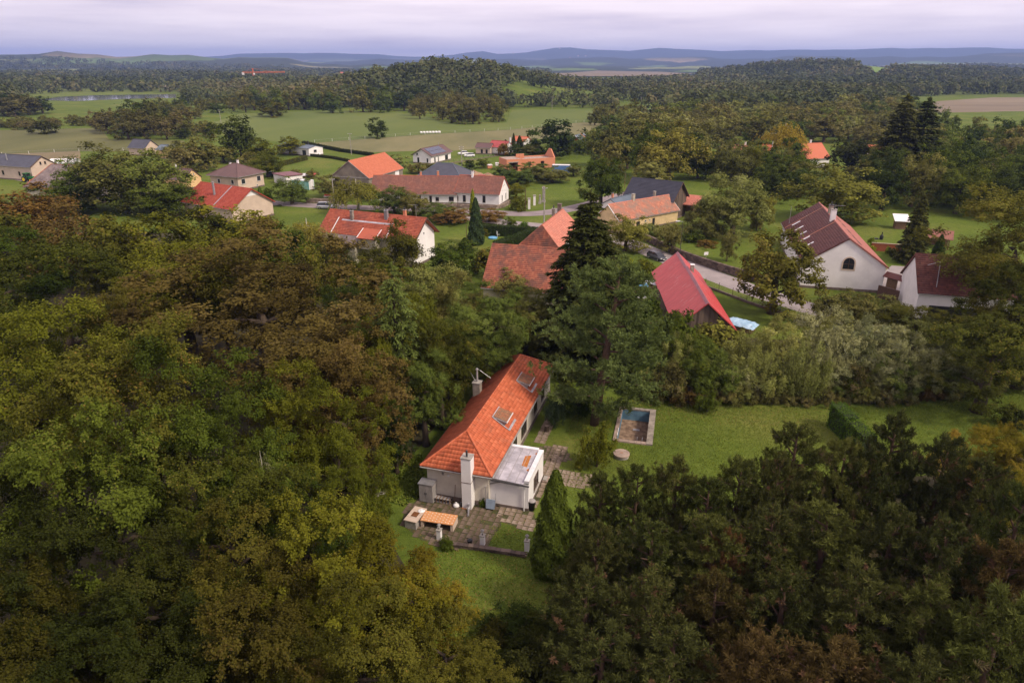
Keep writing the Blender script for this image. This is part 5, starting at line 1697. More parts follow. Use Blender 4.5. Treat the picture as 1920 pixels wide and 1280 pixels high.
NOUN = {'garden_tree': 'garden tree', 'broadleaf_tree': 'broadleaf tree', 'willow_tree': 'rounded willow', 'shrub': 'shrub', 'pine_tree': 'pine', 'spruce_tree': 'spruce', 'larch_tree': 'larch', 'willow_shrub': 'upright willow shrub', 'thuja': 'thuja', 'birch_tree': 'weeping birch'}
CATN = {'shrub': 'shrub', 'willow_shrub': 'shrub', 'thuja': 'thuja'}


def sub_place(place, x, y):
    if place == W_:
        return ('at the village edge of the wood' if y > 82 else 'round the brown trees of the wood' if y > 58 and x > -40 else 'deep in the wood' if y > 48 else
                'in the wood overlooking the terrace' if x > -14 else 'on the low side of the wood')
    if place == R_:
        return 'on the lawn edge of the pine stand' if y > 41 else 'in the middle of the pine stand' if y > 32 else 'on the far side of the pine stand from the lawn'
    if place == G_:
        return 'behind the ochre farmhouse' if y < 230 and x < 62 else 'behind the white gable house' if y < 230 else 'in the valley behind the orange roofs' if y < 330 else 'on the far side of the wooded valley'
    return place


W_ = 'in the wood beside the long house'
R_ = 'in the pine stand beyond the lawn'
G_ = 'in the wooded valley behind the village'


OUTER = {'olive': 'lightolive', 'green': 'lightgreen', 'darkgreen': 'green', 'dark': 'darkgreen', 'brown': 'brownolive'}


def plant(kind, col, x, y, h, w, place, label=None, z=0.0, lean=0.0, bark=None, var=None, group=None):
    ps = PROTO[kind]
    tm, cm, r0, h0 = ps[TRNG.randrange(len(ps)) if var is None else var % len(ps)]
    nm = KIND_NAME[kind]
    place = sub_place(place, x, y)
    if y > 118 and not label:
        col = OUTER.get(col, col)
    if nm == 'broadleaf_tree' and place in ('among the village gardens', 'on the lawn behind the stone wall', 'below the white gable house along the road'):
        nm = 'garden_tree'
    size_w = ('tall ' if h > 10 else 'short ' if h < 8.6 else 'middling ') if 'pine stand' in place else ''
    lab = label or '%s%s %s %s' % (size_w, WORD[col], NOUN[nm], place)
    t = thing(nm, lab, CATN.get(nm, 'tree'), (x, y, z), TRNG.uniform(0, 6.283), None if label else (group or ('trees ' + place)))
    t.scale = (w / (2 * r0), w / (2 * r0) * TRNG.uniform(.9, 1.1), h / h0)
    if lean:
        t.rotation_euler.y = lean
        t.rotation_euler.z = 0
    bk = bark or (BARK_PINE if 'pine' in kind else BARK_LIGHT if 'weep' in kind else BARK)
    for nme, me, mt in (('trunk', tm, bk), ('crown', cm, LEAF[col])):
        if not me.materials:
            me.materials.append(None)
        o = bpy.data.objects.new(nme, me)
        COL.objects.link(o)
        o.parent = t
        o.material_slots[0].link = 'OBJECT'
        o.material_slots[0].material = mt
    return t


def lod(kind, dist):
    if kind == 'broad':
        return 'broad_hi' if dist < 88 else 'broad_mid' if dist < 230 else 'broad_low'
    if kind == 'puffy':
        return 'puffy_mid' if dist < 230 else 'puffy_low'
    if kind == 'bush':
        return 'bush_hi' if dist < 75 else 'bush_mid'
    return kind


def top(kind, col, px, ytop, h, wpx, place, label=None, **kw):
    """tree whose top shows at (px, ytop) and whose height is h: that fixes where it stands"""
    p = P(px, ytop, h)
    if place == W_ and not label:
        wpx = wpx * .97
    dep = S((p.x, p.y, h * .7))[2]
    return plant(lod(kind, p.y), col, p.x, p.y, h, wpx * dep / FPX, place, label, **kw)


def foot(kind, col, px, ybase, ytop, wpx, place, label=None, **kw):
    """tree whose foot shows at (px, ybase)"""
    p = P(px, ybase)
    c, s = math.cos(PITCH), math.sin(PITCH)
    b_ = -(ytop - 640) / FPX
    dz = (-s + b_ * c) / (c + b_ * s)
    h = max(.8, CAM_H + dz * p.y)
    dep = S((p.x, p.y, h * .6))[2]
    return plant(lod(kind, p.y), col, p.x, p.y, h, wpx * dep / FPX, place, label, **kw)


# ---- the wood on the left
W_ = 'in the wood beside the long house'
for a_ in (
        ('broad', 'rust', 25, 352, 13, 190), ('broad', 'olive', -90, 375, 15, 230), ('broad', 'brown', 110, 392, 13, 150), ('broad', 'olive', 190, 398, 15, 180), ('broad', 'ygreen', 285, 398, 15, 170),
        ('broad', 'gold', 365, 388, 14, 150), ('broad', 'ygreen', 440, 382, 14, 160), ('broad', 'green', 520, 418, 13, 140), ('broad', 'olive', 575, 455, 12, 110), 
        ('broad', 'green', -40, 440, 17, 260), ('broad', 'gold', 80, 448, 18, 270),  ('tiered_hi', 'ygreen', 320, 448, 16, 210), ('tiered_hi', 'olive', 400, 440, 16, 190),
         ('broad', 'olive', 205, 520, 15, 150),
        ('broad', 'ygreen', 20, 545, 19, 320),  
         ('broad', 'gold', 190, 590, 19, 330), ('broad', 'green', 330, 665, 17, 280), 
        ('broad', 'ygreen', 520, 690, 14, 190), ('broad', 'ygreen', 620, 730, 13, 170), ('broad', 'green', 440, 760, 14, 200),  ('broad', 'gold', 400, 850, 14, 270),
        ('broad', 'green', 150, 770, 17, 320), ('broad', 'vignettegreen', -20, 820, 15, 250),  ('broad', 'green', 560, 900, 11, 170), ('broad', 'ygreen', 660, 850, 10, 130),
        ('broad', 'vignettegreen', 80, 960, 14, 250), ('broad', 'olive', 420, 985, 12, 240), ('broad', 'vignettegreen', 270, 1010, 12, 250), ('broad', 'vignetteolive', -30, 1060, 13, 260),
        ('broad', 'yellow', 670, 990, 11, 260), ('broad', 'yellow', 770, 1035, 8.5, 190), ('broad', 'vignetteolive', 480, 1100, 12, 270), ('broad', 'vignettegreen', 200, 1120, 12, 290), ('broad', 'olive', 830, 1145, 7.5, 180),
        ('broad', 'vignetteolive', 20, 1180, 12, 290), ('broad', 'vignettegreen', 340, 1190, 11, 290), ('broad', 'olive', 650, 1140, 11, 290), ('broad', 'olive', 850, 1240, 7, 200), ('broad', 'vignetteolive', 560, 1250, 11, 290)):
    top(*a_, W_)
top('dense_hi', 'brown', 470, 440, 18.5, 400, W_, 'largest brown leaved tree in the wood, standing against the green canopy', var=0)
top('dense_hi', 'brown', 590, 545, 16, 320, W_, 'brown leaved tree leaning toward the larch beside the long house', var=1)
top('dense_hi', 'brown', 640, 655, 13.5, 230, W_, 'lower brown leaved tree in front of the other two brown ones', var=0)
top('broad_hi', 'ygreen', 610, 940, 13, 260, W_, 'tall maple with big yellow green leaves overlooking the barbecue terrace', var=0)
top('weep_hi', 'silver', 482, 815, 12, 90, W_, 'slim pale grey green birch rising out of the wood')
top('weep_hi', 'birch', 572, 395, 12, 110, W_, 'pale weeping birch between the wood and the red roofed house')
top('dense_hi', 'dark', 610, 455, 8, 130, W_, 'dark spreading yew like tree in front of the patched red roof', var=1)

# ---- between the wood, the barns and the long house
M_ = 'between the long house and the old tile barn'
top('larch_hi', 'larch', 733, 490, 17.5, 150, M_, 'tall drooping larch standing beside the wood edge')
for a_ in (('broad', 'ygreen', 680, 505, 13, 140), ('broad', 'lightgreen', 640, 530, 13, 120), ('puffy_mid', 'willow', 805, 488, 12, 130), ('broad', 'lightolive', 865, 520, 11, 120), ('broad', 'lightgreen', 925, 535, 11, 140), ('broad', 'lightolive', 985, 540, 9, 120),
           ('broad', 'gold', 830, 585, 12, 140), ('broad', 'ygreen', 780, 545, 13, 120), ('broad', 'lightgreen', 900, 568, 11, 130), ('broad', 'lightolive', 995, 562, 8, 110), ('broad', 'ygreen', 700, 620, 12, 120), ('broad', 'gold', 822, 635, 10, 95),
           ('broad', 'lightgreen', 790, 660, 10, 110), ('broad', 'darkgreen', 735, 760, 7, 80)):
    top(*a_, M_)
top('broad', 'olive', 745, 415, 10.5, 85, M_, 'olive tree with orange tints in front of the patched red roof')
top('broad', 'olive', 700, 468, 8, 90, M_, 'low olive tree below the patched red roof')
top('broad', 'greyolive', 962, 505, 6, 80, M_, 'low grey olive tree overlapping the old tile barn roof')
top('broad', 'green', 845, 450, 7, 90, M_, 'low green tree below the white gable of the patched roof house')
top('bush', 'olive', 910, 465, 5, 60, M_, 'olive bush behind the old tile barn')

# ---- heroes round the long house
top('spruce_hi', 'spruce', 1108, 358, 21.5, 235, M_, 'tall dark spruce rising between the tile roofs')
p = P(1083, 812)
plant('pine_tall', 'pine', p.x + 1.9, p.y + 1.8, 17.0, 11.6, M_, 'big rounded pine with leaning trunk at the corner of the long house', lean=.07)
foot('column', 'thuja', 1037, 1072, 884, 88, M_, 'tall conical thuja by the slab path', var=0)
foot('bush', 'bluegreen', 1040, 800, 738, 44, M_, 'rounded blue green juniper against the long house wall')
foot('bush', 'darkgreen', 1085, 775, 735, 62, M_, 'dark evergreen bush behind the pine trunk')
foot('bush', 'ygreen', 1118, 875, 800, 66, M_, 'yellow green bush between the pine trunk and the slab path')
foot('bush', 'ygreen', 1085, 880, 862, 18, M_, 'tiny yellow green bush at the edge of the slab path')
foot('bush', 'green', 838, 1028, 1010, 32, M_, 'small leafy plant beside a lamp pillar')
foot('bush', 'green', 905, 950, 938, 14, M_, 'small weed clump at the house wall by the wheelbarrow')
foot('bush', 'green', 785, 930, 905, 26, M_, 'bush beside the metal cabinet')
foot('bush', 'darkgreen', 965, 1195, 1140, 100, M_, 'dark ground hugging shrub on the slope below the terrace')
foot('bush', 'darkgreen', 1040, 1165, 1140, 50, M_, 'little dark shrub at the foot of the thuja')
for px_, yb, yt_, w_, c_ in ((925, 1225, 1175, 80, 'vignetteolive'), (1005, 1225, 1165, 100, 'vignettegreen'), (1030, 1190, 1150, 70, 'darkgreen'), (960, 1250, 1200, 110, 'vignettegreen')):
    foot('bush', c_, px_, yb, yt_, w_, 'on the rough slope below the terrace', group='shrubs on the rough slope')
foot('bush', 'dead', 1020, 1078, 1058, 26, M_, 'small rusty shrub at the foot of the thuja')

# ---- pines in the right foreground
srng0 = random.Random(8)
R_ = 'in the pine stand beyond the lawn'
for px_, yt_, h_, w_ in ((1125, 893, 8.5, 130), (1195, 880, 9, 150), (1275, 866, 9, 150), (1390, 868, 9, 160), (1330, 905, 9, 150), (1500, 805, 11, 170), (1465, 860, 10, 140), (1590, 835, 10.5, 170), (1690, 790, 12, 190), (1640, 850, 11, 160),
                         (1780, 828, 11, 180), (1850, 870, 11, 180), (1930, 930, 12, 200), (1120, 990, 8, 190), (1230, 985, 8.5, 200), (1340, 980, 9, 200), (1450, 960, 9.5, 210), (1560, 965, 10, 220), (1680, 960, 10.5, 220), (1790, 990, 10.5, 220),
                         (1900, 1030, 11, 230), (1100, 1100, 7.5, 210), (1220, 1095, 8, 230), (1350, 1090, 8.5, 240), (1480, 1085, 9, 250), (1620, 1090, 9.5, 260), (1760, 1110, 10, 270), (1890, 1150, 10.5, 280), (1130, 1200, 7, 240), (1270, 1200, 8, 270),
                         (1990, 1010, 11, 220), (2000, 1130, 10, 240), (1420, 1210, 8.5, 280), (1570, 1220, 9, 290), (1730, 1240, 9.5, 300)):
    top('pine_hi', srng0.choice(['darkpine', 'olivepine', 'darkpine', 'olivepine', 'brownpine']), px_, yt_, h_ * srng0.uniform(.93, 1.06), w_ * srng0.uniform(.8, 1.0), R_)
for px_, yt_, h_, w_, c_ in ((1800, 818, 6, 70, 'amber'), (1880, 800, 8, 120, 'yellow'), (1940, 800, 8, 130, 'yellow'), (1905, 890, 8, 120, 'yellow'), (1365, 1000, 8.8, 110, 'dead')):
    top('broad' if c_ != 'dead' else 'pine_hi', c_, px_, yt_, h_, w_, 'at the edge of the pine stand')
for px_, yt_, h_, w_ in ((1010, 1230, 4, 130), (960, 1260, 3, 120)):
    top('bush', 'dark', px_, yt_, h_, w_, 'in the shade below the terrace')

# ---- tall shrub belt between lawn and road
S_ = 'in the shrub belt between the lawn and the road'
srng = random.Random(12)
for k in range(40):
    fx = k / 39
    px_ = 1225 + fx * 660 + srng.uniform(-10, 10)
    yb = (748 if px_ < 1700 else 748 - (px_ - 1700) * .13) - srng.uniform(0, 10)
    hpx = srng.choice([48, 62, 80, 96, 112]) * srng.uniform(.9, 1.1)
    if srng.random() < .3:
        foot('bush', srng.choice(['brownolive', 'olive', 'brownolive', 'green']), px_, yb + srng.uniform(0, 10), yb - hpx * .55, srng.uniform(40, 80), S_)
        continue
    foot(srng.choice(['plume_hi', 'willowbush_hi', 'willowbush_hi']), srng.choice(['silver', 'willow', 'willow', 'silver', 'lightgreen']) if px_ > 1300 else srng.choice(['green', 'willow']), px_, yb, yb - hpx, srng.uniform(66, 96), S_)
for px_, yb, yt_, w_, c_ in ((1530, 712, 582, 120, 'silver'), (1590, 705, 592, 110, 'silver'), (1460, 705, 598, 110, 'willow'), (1650, 700, 612, 110, 'silver'), (1710, 695, 605, 110, 'willow'), (1760, 690, 608, 100, 'silver'), (1400, 705, 615, 90, 'willow'),
                             (1300, 700, 610, 80, 'green'), (1250, 690, 592, 90, 'green'), (1800, 688, 618, 90, 'willow'), (1850, 690, 628, 90, 'silver'), (1620, 668, 600, 90, 'silver'), (1560, 660, 590, 80, 'willow')):
    foot(srng.choice(['plume_hi', 'willowbush_hi', 'willowbush_hi']), c_, px_, yb, yt_, w_, S_)
for k in range(26):
    px_ = 1290 + k * 23 + srng.uniform(-9, 9)
    yb = (756 if px_ < 1700 else 756 - (px_ - 1700) * .13)
    foot('bush', srng.choice(['brown', 'brownolive', 'greyolive', 'brownolive']), px_, yb, yb - srng.uniform(16, 34), srng.uniform(26, 48), 'along the brown foot of the shrub belt')
for px_, yb, yt_, w_, c_, l_ in ((1342, 665, 605, 86, 'birch', 'yellow bush in front of the red barn gable'), (1262, 660, 583, 76, 'green', 'green bush hiding the lower corner of the red barn'), (1325, 772, 735, 44, 'green', 'single green shrub standing out onto the lawn'),
                                 (1215, 600, 560, 50, 'green', 'bush between the woodpile and the big pine'), (1245, 735, 680, 60, 'darkgreen', 'dark bush at the corner of the lawn by the pool'), (1160, 640, 590, 60, 'green', 'bush under the spruce boughs')):
    foot('bush', c_, px_, yb, yt_, w_, S_, l_)
for px_, yb, yt_, w_, c_ in ((1560, 610, 545, 80, 'greyolive'), (1600, 615, 550, 80, 'greyolive'), (1660, 620, 560, 90, 'greyolive'), (1710, 640, 575, 100, 'olive'), (1640, 640, 590, 70, 'olive'), (1760, 650, 590, 90, 'olive')):
    foot('broad', c_, px_, yb, yt_, w_, 'below the white gable house along the road')
foot('broad', 'walnut', 1447, 588, 430, 150, S_, 'broad walnut tree with forked trunk on the road verge')
top('broad_hi', 'walnut', 1940, 345, 20, 250, S_, 'huge golden green chestnut tree overhanging the maroon roof', var=1)
top('broad_hi', 'olive', 1990, 440, 18, 230, S_, 'huge olive tree beside the chestnut tree', var=2)
top('broad_hi', 'gold', 1940, 490, 15, 190, S_, 'olive green tree screening the carport', var=0)
top('broad_hi', 'gold', 1890, 575, 12, 210, S_, 'dark olive tree at the end of the shrub belt', var=1)
for px_, yb, yt_, w_, c_ in ((1870, 706, 625, 110, 'walnut'), (1905, 700, 610, 110, 'olive'), (1950, 700, 630, 110, 'dark'), (1830, 640, 590, 80, 'olive'), (1900, 660, 590, 100, 'dark')):
    foot('broad', c_, px_, yb, yt_, w_, 'under the huge chestnut tree')
foot('bush', 'dark', 1905, 800, 768, 50, S_, 'dark conifer bush at the far lawn edge')

# ---- village gardens
V_ = 'among the village gardens'
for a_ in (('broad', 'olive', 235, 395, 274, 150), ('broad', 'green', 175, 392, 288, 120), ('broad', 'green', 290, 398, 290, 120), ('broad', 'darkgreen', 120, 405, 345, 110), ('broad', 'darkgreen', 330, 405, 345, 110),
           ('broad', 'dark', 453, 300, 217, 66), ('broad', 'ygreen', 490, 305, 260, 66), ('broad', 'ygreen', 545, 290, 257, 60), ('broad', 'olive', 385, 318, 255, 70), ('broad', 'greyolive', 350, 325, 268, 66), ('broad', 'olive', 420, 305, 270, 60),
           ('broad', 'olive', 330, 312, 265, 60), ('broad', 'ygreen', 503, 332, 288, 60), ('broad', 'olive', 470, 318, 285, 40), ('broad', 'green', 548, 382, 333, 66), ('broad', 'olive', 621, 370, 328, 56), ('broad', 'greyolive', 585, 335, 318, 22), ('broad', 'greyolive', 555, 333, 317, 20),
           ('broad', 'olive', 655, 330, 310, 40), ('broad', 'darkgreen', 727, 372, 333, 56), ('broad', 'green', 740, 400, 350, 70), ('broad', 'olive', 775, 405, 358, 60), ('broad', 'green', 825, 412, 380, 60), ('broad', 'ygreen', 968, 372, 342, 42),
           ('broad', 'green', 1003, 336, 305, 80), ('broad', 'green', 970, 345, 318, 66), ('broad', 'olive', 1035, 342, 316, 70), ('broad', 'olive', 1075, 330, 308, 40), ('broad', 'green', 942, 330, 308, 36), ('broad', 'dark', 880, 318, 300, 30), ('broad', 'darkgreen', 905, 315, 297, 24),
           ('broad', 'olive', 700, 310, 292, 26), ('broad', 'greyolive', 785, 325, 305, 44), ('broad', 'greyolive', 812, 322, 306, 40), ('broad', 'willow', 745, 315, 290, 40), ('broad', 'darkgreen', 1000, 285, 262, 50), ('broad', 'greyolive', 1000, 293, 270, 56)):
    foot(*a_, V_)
foot('weep_mid', 'birch', 672, 398, 328, 96, V_, 'yellow weeping birch beside the road in front of the orange barn')
foot('weep_mid', 'amber', 1462, 312, 222, 84, V_, 'tall golden birch in front of orange roofs')
foot('broad', 'redrust', 850, 418, 392, 66, V_, 'reddish brown sumac beside the road, the wider of two')
foot('broad', 'redrust', 918, 416, 393, 52, V_, 'reddish brown sumac beside the road, the narrower of two')
foot('column', 'bluegreen', 893, 458, 372, 34, V_, 'slim blue green cypress in the hedged garden', var=1)
foot('column', 'darkgreen', 872, 478, 446, 34, V_, 'round topped dark thuja in the hedged garden', var=1)
foot('column', 'lime', 887, 405, 355, 14, V_, 'thin lime green poplar in front of the white farmhouse', var=1)
foot('bush', 'ygreen', 972, 394, 372, 34, V_, 'bright yellow green bush at the farmhouse gate')
foot('bush', 'lime', 967, 438, 428, 22, V_, 'small lime coloured bush inside the hedge')
foot('broad', 'green', 957, 428, 407, 24, V_, 'small round topped tree on the roadside strip')
foot('bush', 'hedge', 982, 430, 415, 19, V_, 'clipped round bush on the roadside strip')
foot('bush', 'ygreen', 905, 440, 425, 40, V_, 'yellowish bush behind the cypress')
foot('column', 'hedge', 490, 378, 350, 16, V_, 'narrow thuja nearer the red tiled house gable, one of two', var=1)
foot('column', 'hedge', 503, 378, 352, 18, V_, 'narrow thuja further from the red tiled house gable, one of two', var=1)
foot('column', 'dark', 948, 282, 262, 14, V_, 'smallest dark cone conifer by the red metal roof', var=1)
foot('column', 'dark', 963, 280, 250, 10, V_, 'slender dark cone conifer by the red metal roof', var=1)
foot('column', 'dark', 974, 284, 255, 18, V_, 'broad dark cone conifer by the red metal roof', var=1)
foot('bush', 'rust', 945, 292, 268, 28, V_, 'reddish clipped bush in front of the red metal roof')
foot('bush', 'darkgreen', 966, 292, 269, 28, V_, 'green clipped bush in front of the red metal roof')
foot('broad', 'darkgreen', 1040, 294, 224, 88, V_, 'large round oak behind the brick shell house')
foot('puffy_mid', 'green', 1126, 388, 290, 92, V_, 'dense dark rounded tree by the road bend')
foot('broad', 'birch', 1172, 470, 404, 84, V_, 'thin yellowing maple at the bend above the parked car')
foot('bush', 'lime', 1170, 508, 478, 30, V_, 'lime green bush beside the spruce')
foot('bush', 'ygreen', 1205, 520, 485, 44, V_, 'yellowish bush behind the woodpile')
foot('bush', 'green', 1228, 398, 380, 30, V_, 'low bush in the yard beside the ochre farmhouse')
Wl = 'on the lawn behind the stone wall'
foot('puffy_mid', 'willow', 1372, 442, 322, 138, Wl, 'great rounded grey green willow on the lawn behind the stone wall')
foot('puffy_mid', 'greyolive', 1322, 446, 378, 84, Wl, 'dark lower willow leaning out of the great willow')
foot('puffy_mid', 'birch', 1425, 430, 362, 56, Wl, 'small yellowish willow on the sunny side of the great willow')
foot('broad', 'greyolive', 1257, 474, 415, 50, Wl, 'little fruit tree close behind the stone wall')
foot('broad', 'greyolive', 1362, 490, 430, 34, Wl, 'thin fruit tree alone on the lawn')
foot('broad', 'greyolive', 1418, 432, 395, 26, Wl, 'small propped fruit tree beside the willow')
foot('bush', 'willow', 1215, 440, 418, 36, Wl, 'greyish bush at the wall end below the ochre farmhouse')
foot('bush', 'willow', 1240, 446, 424, 34, Wl, 'greyish bush in the middle below the ochre farmhouse')
foot('bush', 'green', 1300, 452, 436, 50, Wl, 'wide flowering bush bed behind the wall')
foot('bush', 'rust', 1325, 462, 450, 40, Wl, 'brownish flower bed on the lawn')
foot('broad', 'birch', 1560, 412, 312, 150, Wl, 'wide yellow green walnut behind the white gable house')
foot('small_spruce', 'spruce', 1705, 492, 364, 68, Wl, 'dense dark spruce between the white houses')
foot('column', 'darkgreen', 1757, 482, 440, 26, Wl, 'small cone shaped conifer beside the gazebo', var=1)
for px_, yb, yt_, w_ in ((1633, 476, 460, 14), (1633, 462, 445, 14), (1664, 476, 463, 12)):
    foot('bush', 'lime', px_, yb, yt_, w_, 'clipped to a ball by the red fence', group='topiary balls by the red fence')
foot('bush', 'dark', 1672, 480, 466, 20, Wl, 'dark purple bush by the red fence')
foot('spruce_mid', 'spruce', 1668, 352, 178, 100, Wl, 'towering dark spruce nearer the copper tree, one of a pair', var=0)
foot('spruce_mid', 'spruce', 1708, 350, 184, 96, Wl, 'towering dark spruce further from the copper tree, one of a pair', var=1)


# ---- groves and woods further out
def inside(pt, poly):
    x, y = pt
    r, j = False, len(poly) - 1
    for i in range(len(poly)):
        xi, yi = poly[i]
        xj, yj = poly[j]
        if (yi > y) != (yj > y) and x < (xj - xi) * (y - yi) / (yj - yi) + xi:
            r = not r
        j = i
    return r


def scatter(poly_px, n, dmin, seed, hint=None):
    """points on the ground inside a region whose outline was read off the photograph, no two closer than dmin"""
    poly = [tuple(P(x, y).xy) for x, y in poly_px]
    rg = random.Random(seed)
    xs, ys = [p_[0] for p_ in poly], [p_[1] for p_ in poly]
    pts, tries = [], 0
    while len(pts) < n and tries < n * 60:
        tries += 1
        q_ = (rg.uniform(min(xs), max(xs)), rg.uniform(min(ys), max(ys)))
        if inside(q_, poly) and all((q_[0] - a[0]) ** 2 + (q_[1] - a[1]) ** 2 > dmin * dmin for a in pts):
            pts.append(q_)
    return pts


def grove(poly_px, n, dmin, seed, hr, wr, cols, place, kinds=('broad',)):
    rg = random.Random(seed + 900)
    for x, y in scatter(poly_px, n, dmin, seed):
        plant(lod(rg.choice(kinds), y), rg.choice(cols), x, y, rg.uniform(*hr), rg.uniform(*wr), place, z=T1(x, y))


MIX = ['olive', 'green', 'greyolive', 'darkgreen']
WIL = ['greyolive', 'willow', 'olive', 'greyolive', 'green']
grove([(448, 212), (500, 217), (560, 215), (660, 211), (770, 214), (790, 203), (700, 196), (450, 198)], 26, 11, 1, (14, 19), (13, 18), ['darkgreen', 'dark', 'olive', 'green'], 'in the wood behind the green field')
grove([(757, 218), (800, 227), (860, 235), (940, 230), (945, 218), (900, 205), (780, 205)], 28, 8, 2, (11, 16), (9, 13), ['greyolive', 'olive', 'brownolive', 'brownolive', 'greyolive'], 'in the brownish copse jutting into the green field')
grove([(190, 252), (250, 264), (335, 264), (345, 252), (320, 242), (200, 242)], 14, 9, 3, (11, 17), (11, 16), ['brownolive', 'dark', 'brownolive', 'olive'], 'in the brown copse beyond the pasture')
grove([(-40, 222), (90, 218), (80, 208), (-40, 208)], 9, 12, 4, (12, 16), (14, 20), ['dark', 'brown'], 'in the dark copse beside the lake')
grove([(-20, 246), (190, 236), (190, 226), (-20, 232)], 20, 9, 5, (2.5, 5), (6, 11), ['brown', 'greyolive', 'olive'], 'along the far edge of the pasture', ('bush',))
grove([(345, 262), (400, 258), (420, 245), (350, 246)], 8, 8, 6, (4, 8), (7, 10), ['darkgreen', 'olive', 'dark'], 'at the corner of the pasture')
grove([(280, 236), (440, 214), (440, 200), (330, 205), (230, 222)], 22, 12, 7, (6, 11), (9, 14), ['greyolive', 'olive', 'willow', 'darkgreen'], 'in the rough land before the lake', ('puffy',))
foot('broad', 'darkgreen', 708, 259, 221, 42, V_, 'lone round tree in the middle of the green field')
foot('bush', 'dark', 84, 251, 226, 44, V_, 'lone dark bush standing in the pasture')
foot('broad', 'olive', 510, 219, 188, 58, V_, 'broad lone tree at the field edge before the wood')
G_ = 'in the wooded valley behind the village'
grove([(1130, 330), (1240, 342), (1290, 330), (1300, 300), (1230, 290), (1140, 300)], 12, 9, 8, (11, 16), (10, 14), ['olive', 'greyolive', 'darkgreen', 'olive'], G_)
grove([(1300, 335), (1420, 345), (1480, 350), (1480, 318), (1400, 312), (1300, 315)], 14, 9, 9, (8, 12), (9, 13), ['olive', 'green', 'greyolive', 'ygreen', 'darkgreen'], G_, ('broad', 'puffy'))
grove([(1440, 392), (1500, 380), (1510, 345), (1440, 345)], 7, 8, 10, (8, 11), (9, 12), ['darkgreen', 'olive', 'dark'], G_)
grove([(1600, 392), (1700, 400), (1830, 412), (1960, 425), (1990, 360), (1800, 345), (1640, 340)], 26, 10, 11, (10, 15), (10, 14), ['darkgreen', 'dark', 'olive', 'darkgreen'], G_)
grove([(1730, 335), (1960, 345), (2000, 300), (1900, 275), (1740, 268)], 26, 13, 12, (10, 15), (10, 15), MIX, G_, ('broad', 'puffy'))
grove([(1130, 262), (1240, 285), (1370, 282), (1480, 268), (1660, 282), (1720, 262), (1600, 240), (1300, 236), (1180, 242)], 50, 15, 13, (10, 16), (13, 19), WIL, G_, ('puffy', 'puffy', 'broad'))
grove([(1290, 232), (1500, 238), (1700, 242), (1730, 222), (1500, 210), (1300, 213)], 34, 20, 14, (10, 15), (15, 22), WIL, G_, ('puffy', 'puffy', 'broad'))
grove([(1115, 300), (1150, 290), (1165, 255), (1120, 262)], 8, 9, 15, (5, 9), (7, 10), ['greyolive', 'darkgreen', 'willow'], G_)
grove([(1090, 240), (1170, 245), (1190, 222), (1120, 218)], 10, 12, 16, (6, 11), (8, 12), ['greyolive', 'willow', 'olive'], G_)
grove([(1055, 292), (1110, 290), (1110, 275), (1060, 278)], 7, 7, 17, (4, 7), (6, 9), ['darkgreen', 'green'], 'round the slate roofed cottage')
foot('broad', 'birch', 1252, 338, 236, 112, G_, 'tall yellow green poplar behind the anthracite barn')
foot('puffy_mid', 'willow', 1218, 345, 296, 66, G_, 'pale grey willow just behind the anthracite barn')
foot('broad', 'dark', 1592, 330, 254, 92, G_, 'purplish dark copper tree beside the orange roofs')
foot('puffy_mid', 'greyolive', 1410, 330, 282, 52, G_, 'rounded apple tree in front of the pink roof')
foot('bush', 'lime', 1375, 325, 303, 50, G_, 'lime green bush in front of the pink roof')


# ---- far woods: too many to count
def far_wood(name, pts, hr, wr, nleaf, seed, tint0):
    rg = np.random.default_rng(seed)
    n = len(pts)
    x, y = pts[:, 0], pts[:, 1]
    z = terr(x, y)
    h = rg.uniform(*hr, n)
    w = rg.uniform(*wr, n)
    reg = np.sin(x / 83 + 1.7 * np.sin(y / 140)) * np.sin(y / 97 + 1.3 * np.sin(x / 120 + 2)) + .5 * np.sin(x / 31 + y / 47)
    tt = np.clip(tint0 + reg * .17 + rg.normal(size=n) * .13, 0, 1)
    h = h * (1 + .18 * np.sin(x / 61 + 3) * np.sin(y / 88))
    idx = np.repeat(np.arange(n), nleaf)
    d = unit(rg.normal(size=(n * nleaf, 3)) + np.array([0, -.3, .45]))
    rad = rg.uniform(.75, 1.0, n * nleaf) * (1 + .2 * np.sin(3 * np.arctan2(d[:, 1], d[:, 0]) + idx))
    pos = np.stack([x[idx] + d[:, 0] * w[idx] * .5 * rad, y[idx] + d[:, 1] * w[idx] * .5 * rad, z[idx] + h[idx] * .5 + d[:, 2] * h[idx] * .5 * rad], 1)
    pos[:, 2] = np.maximum(pos[:, 2], z[idx] + .8)
    nr = d * .7 + np.array([0, 0, .4]) + rg.normal(size=d.shape) * .4
    L = np.sqrt(w[idx] * h[idx] / nleaf) * 1.75 * rg.uniform(.7, 1.3, n * nleaf)
    T = tt[idx] + .09 * rg.normal(size=n * nleaf)
    o = link(name, leaf_mesh(name, pos, nr, L, L * .75, T), FARLEAF)
    return stuff(o)


def far_points(n, d0, d1, seed, keep, px=(-220, 2140)):
    rg = np.random.default_rng(seed)
    d = np.sqrt(rg.uniform(d0 ** 2, d1 ** 2, n))
    pxs = rg.uniform(*px, n)
    x = (pxs - 960) / FPX * d * .926
    pts = np.stack([x, d], 1)
    m = np.array([keep(a, b, c) for a, b, c in zip(pxs, d, x)])
    return pts[m]


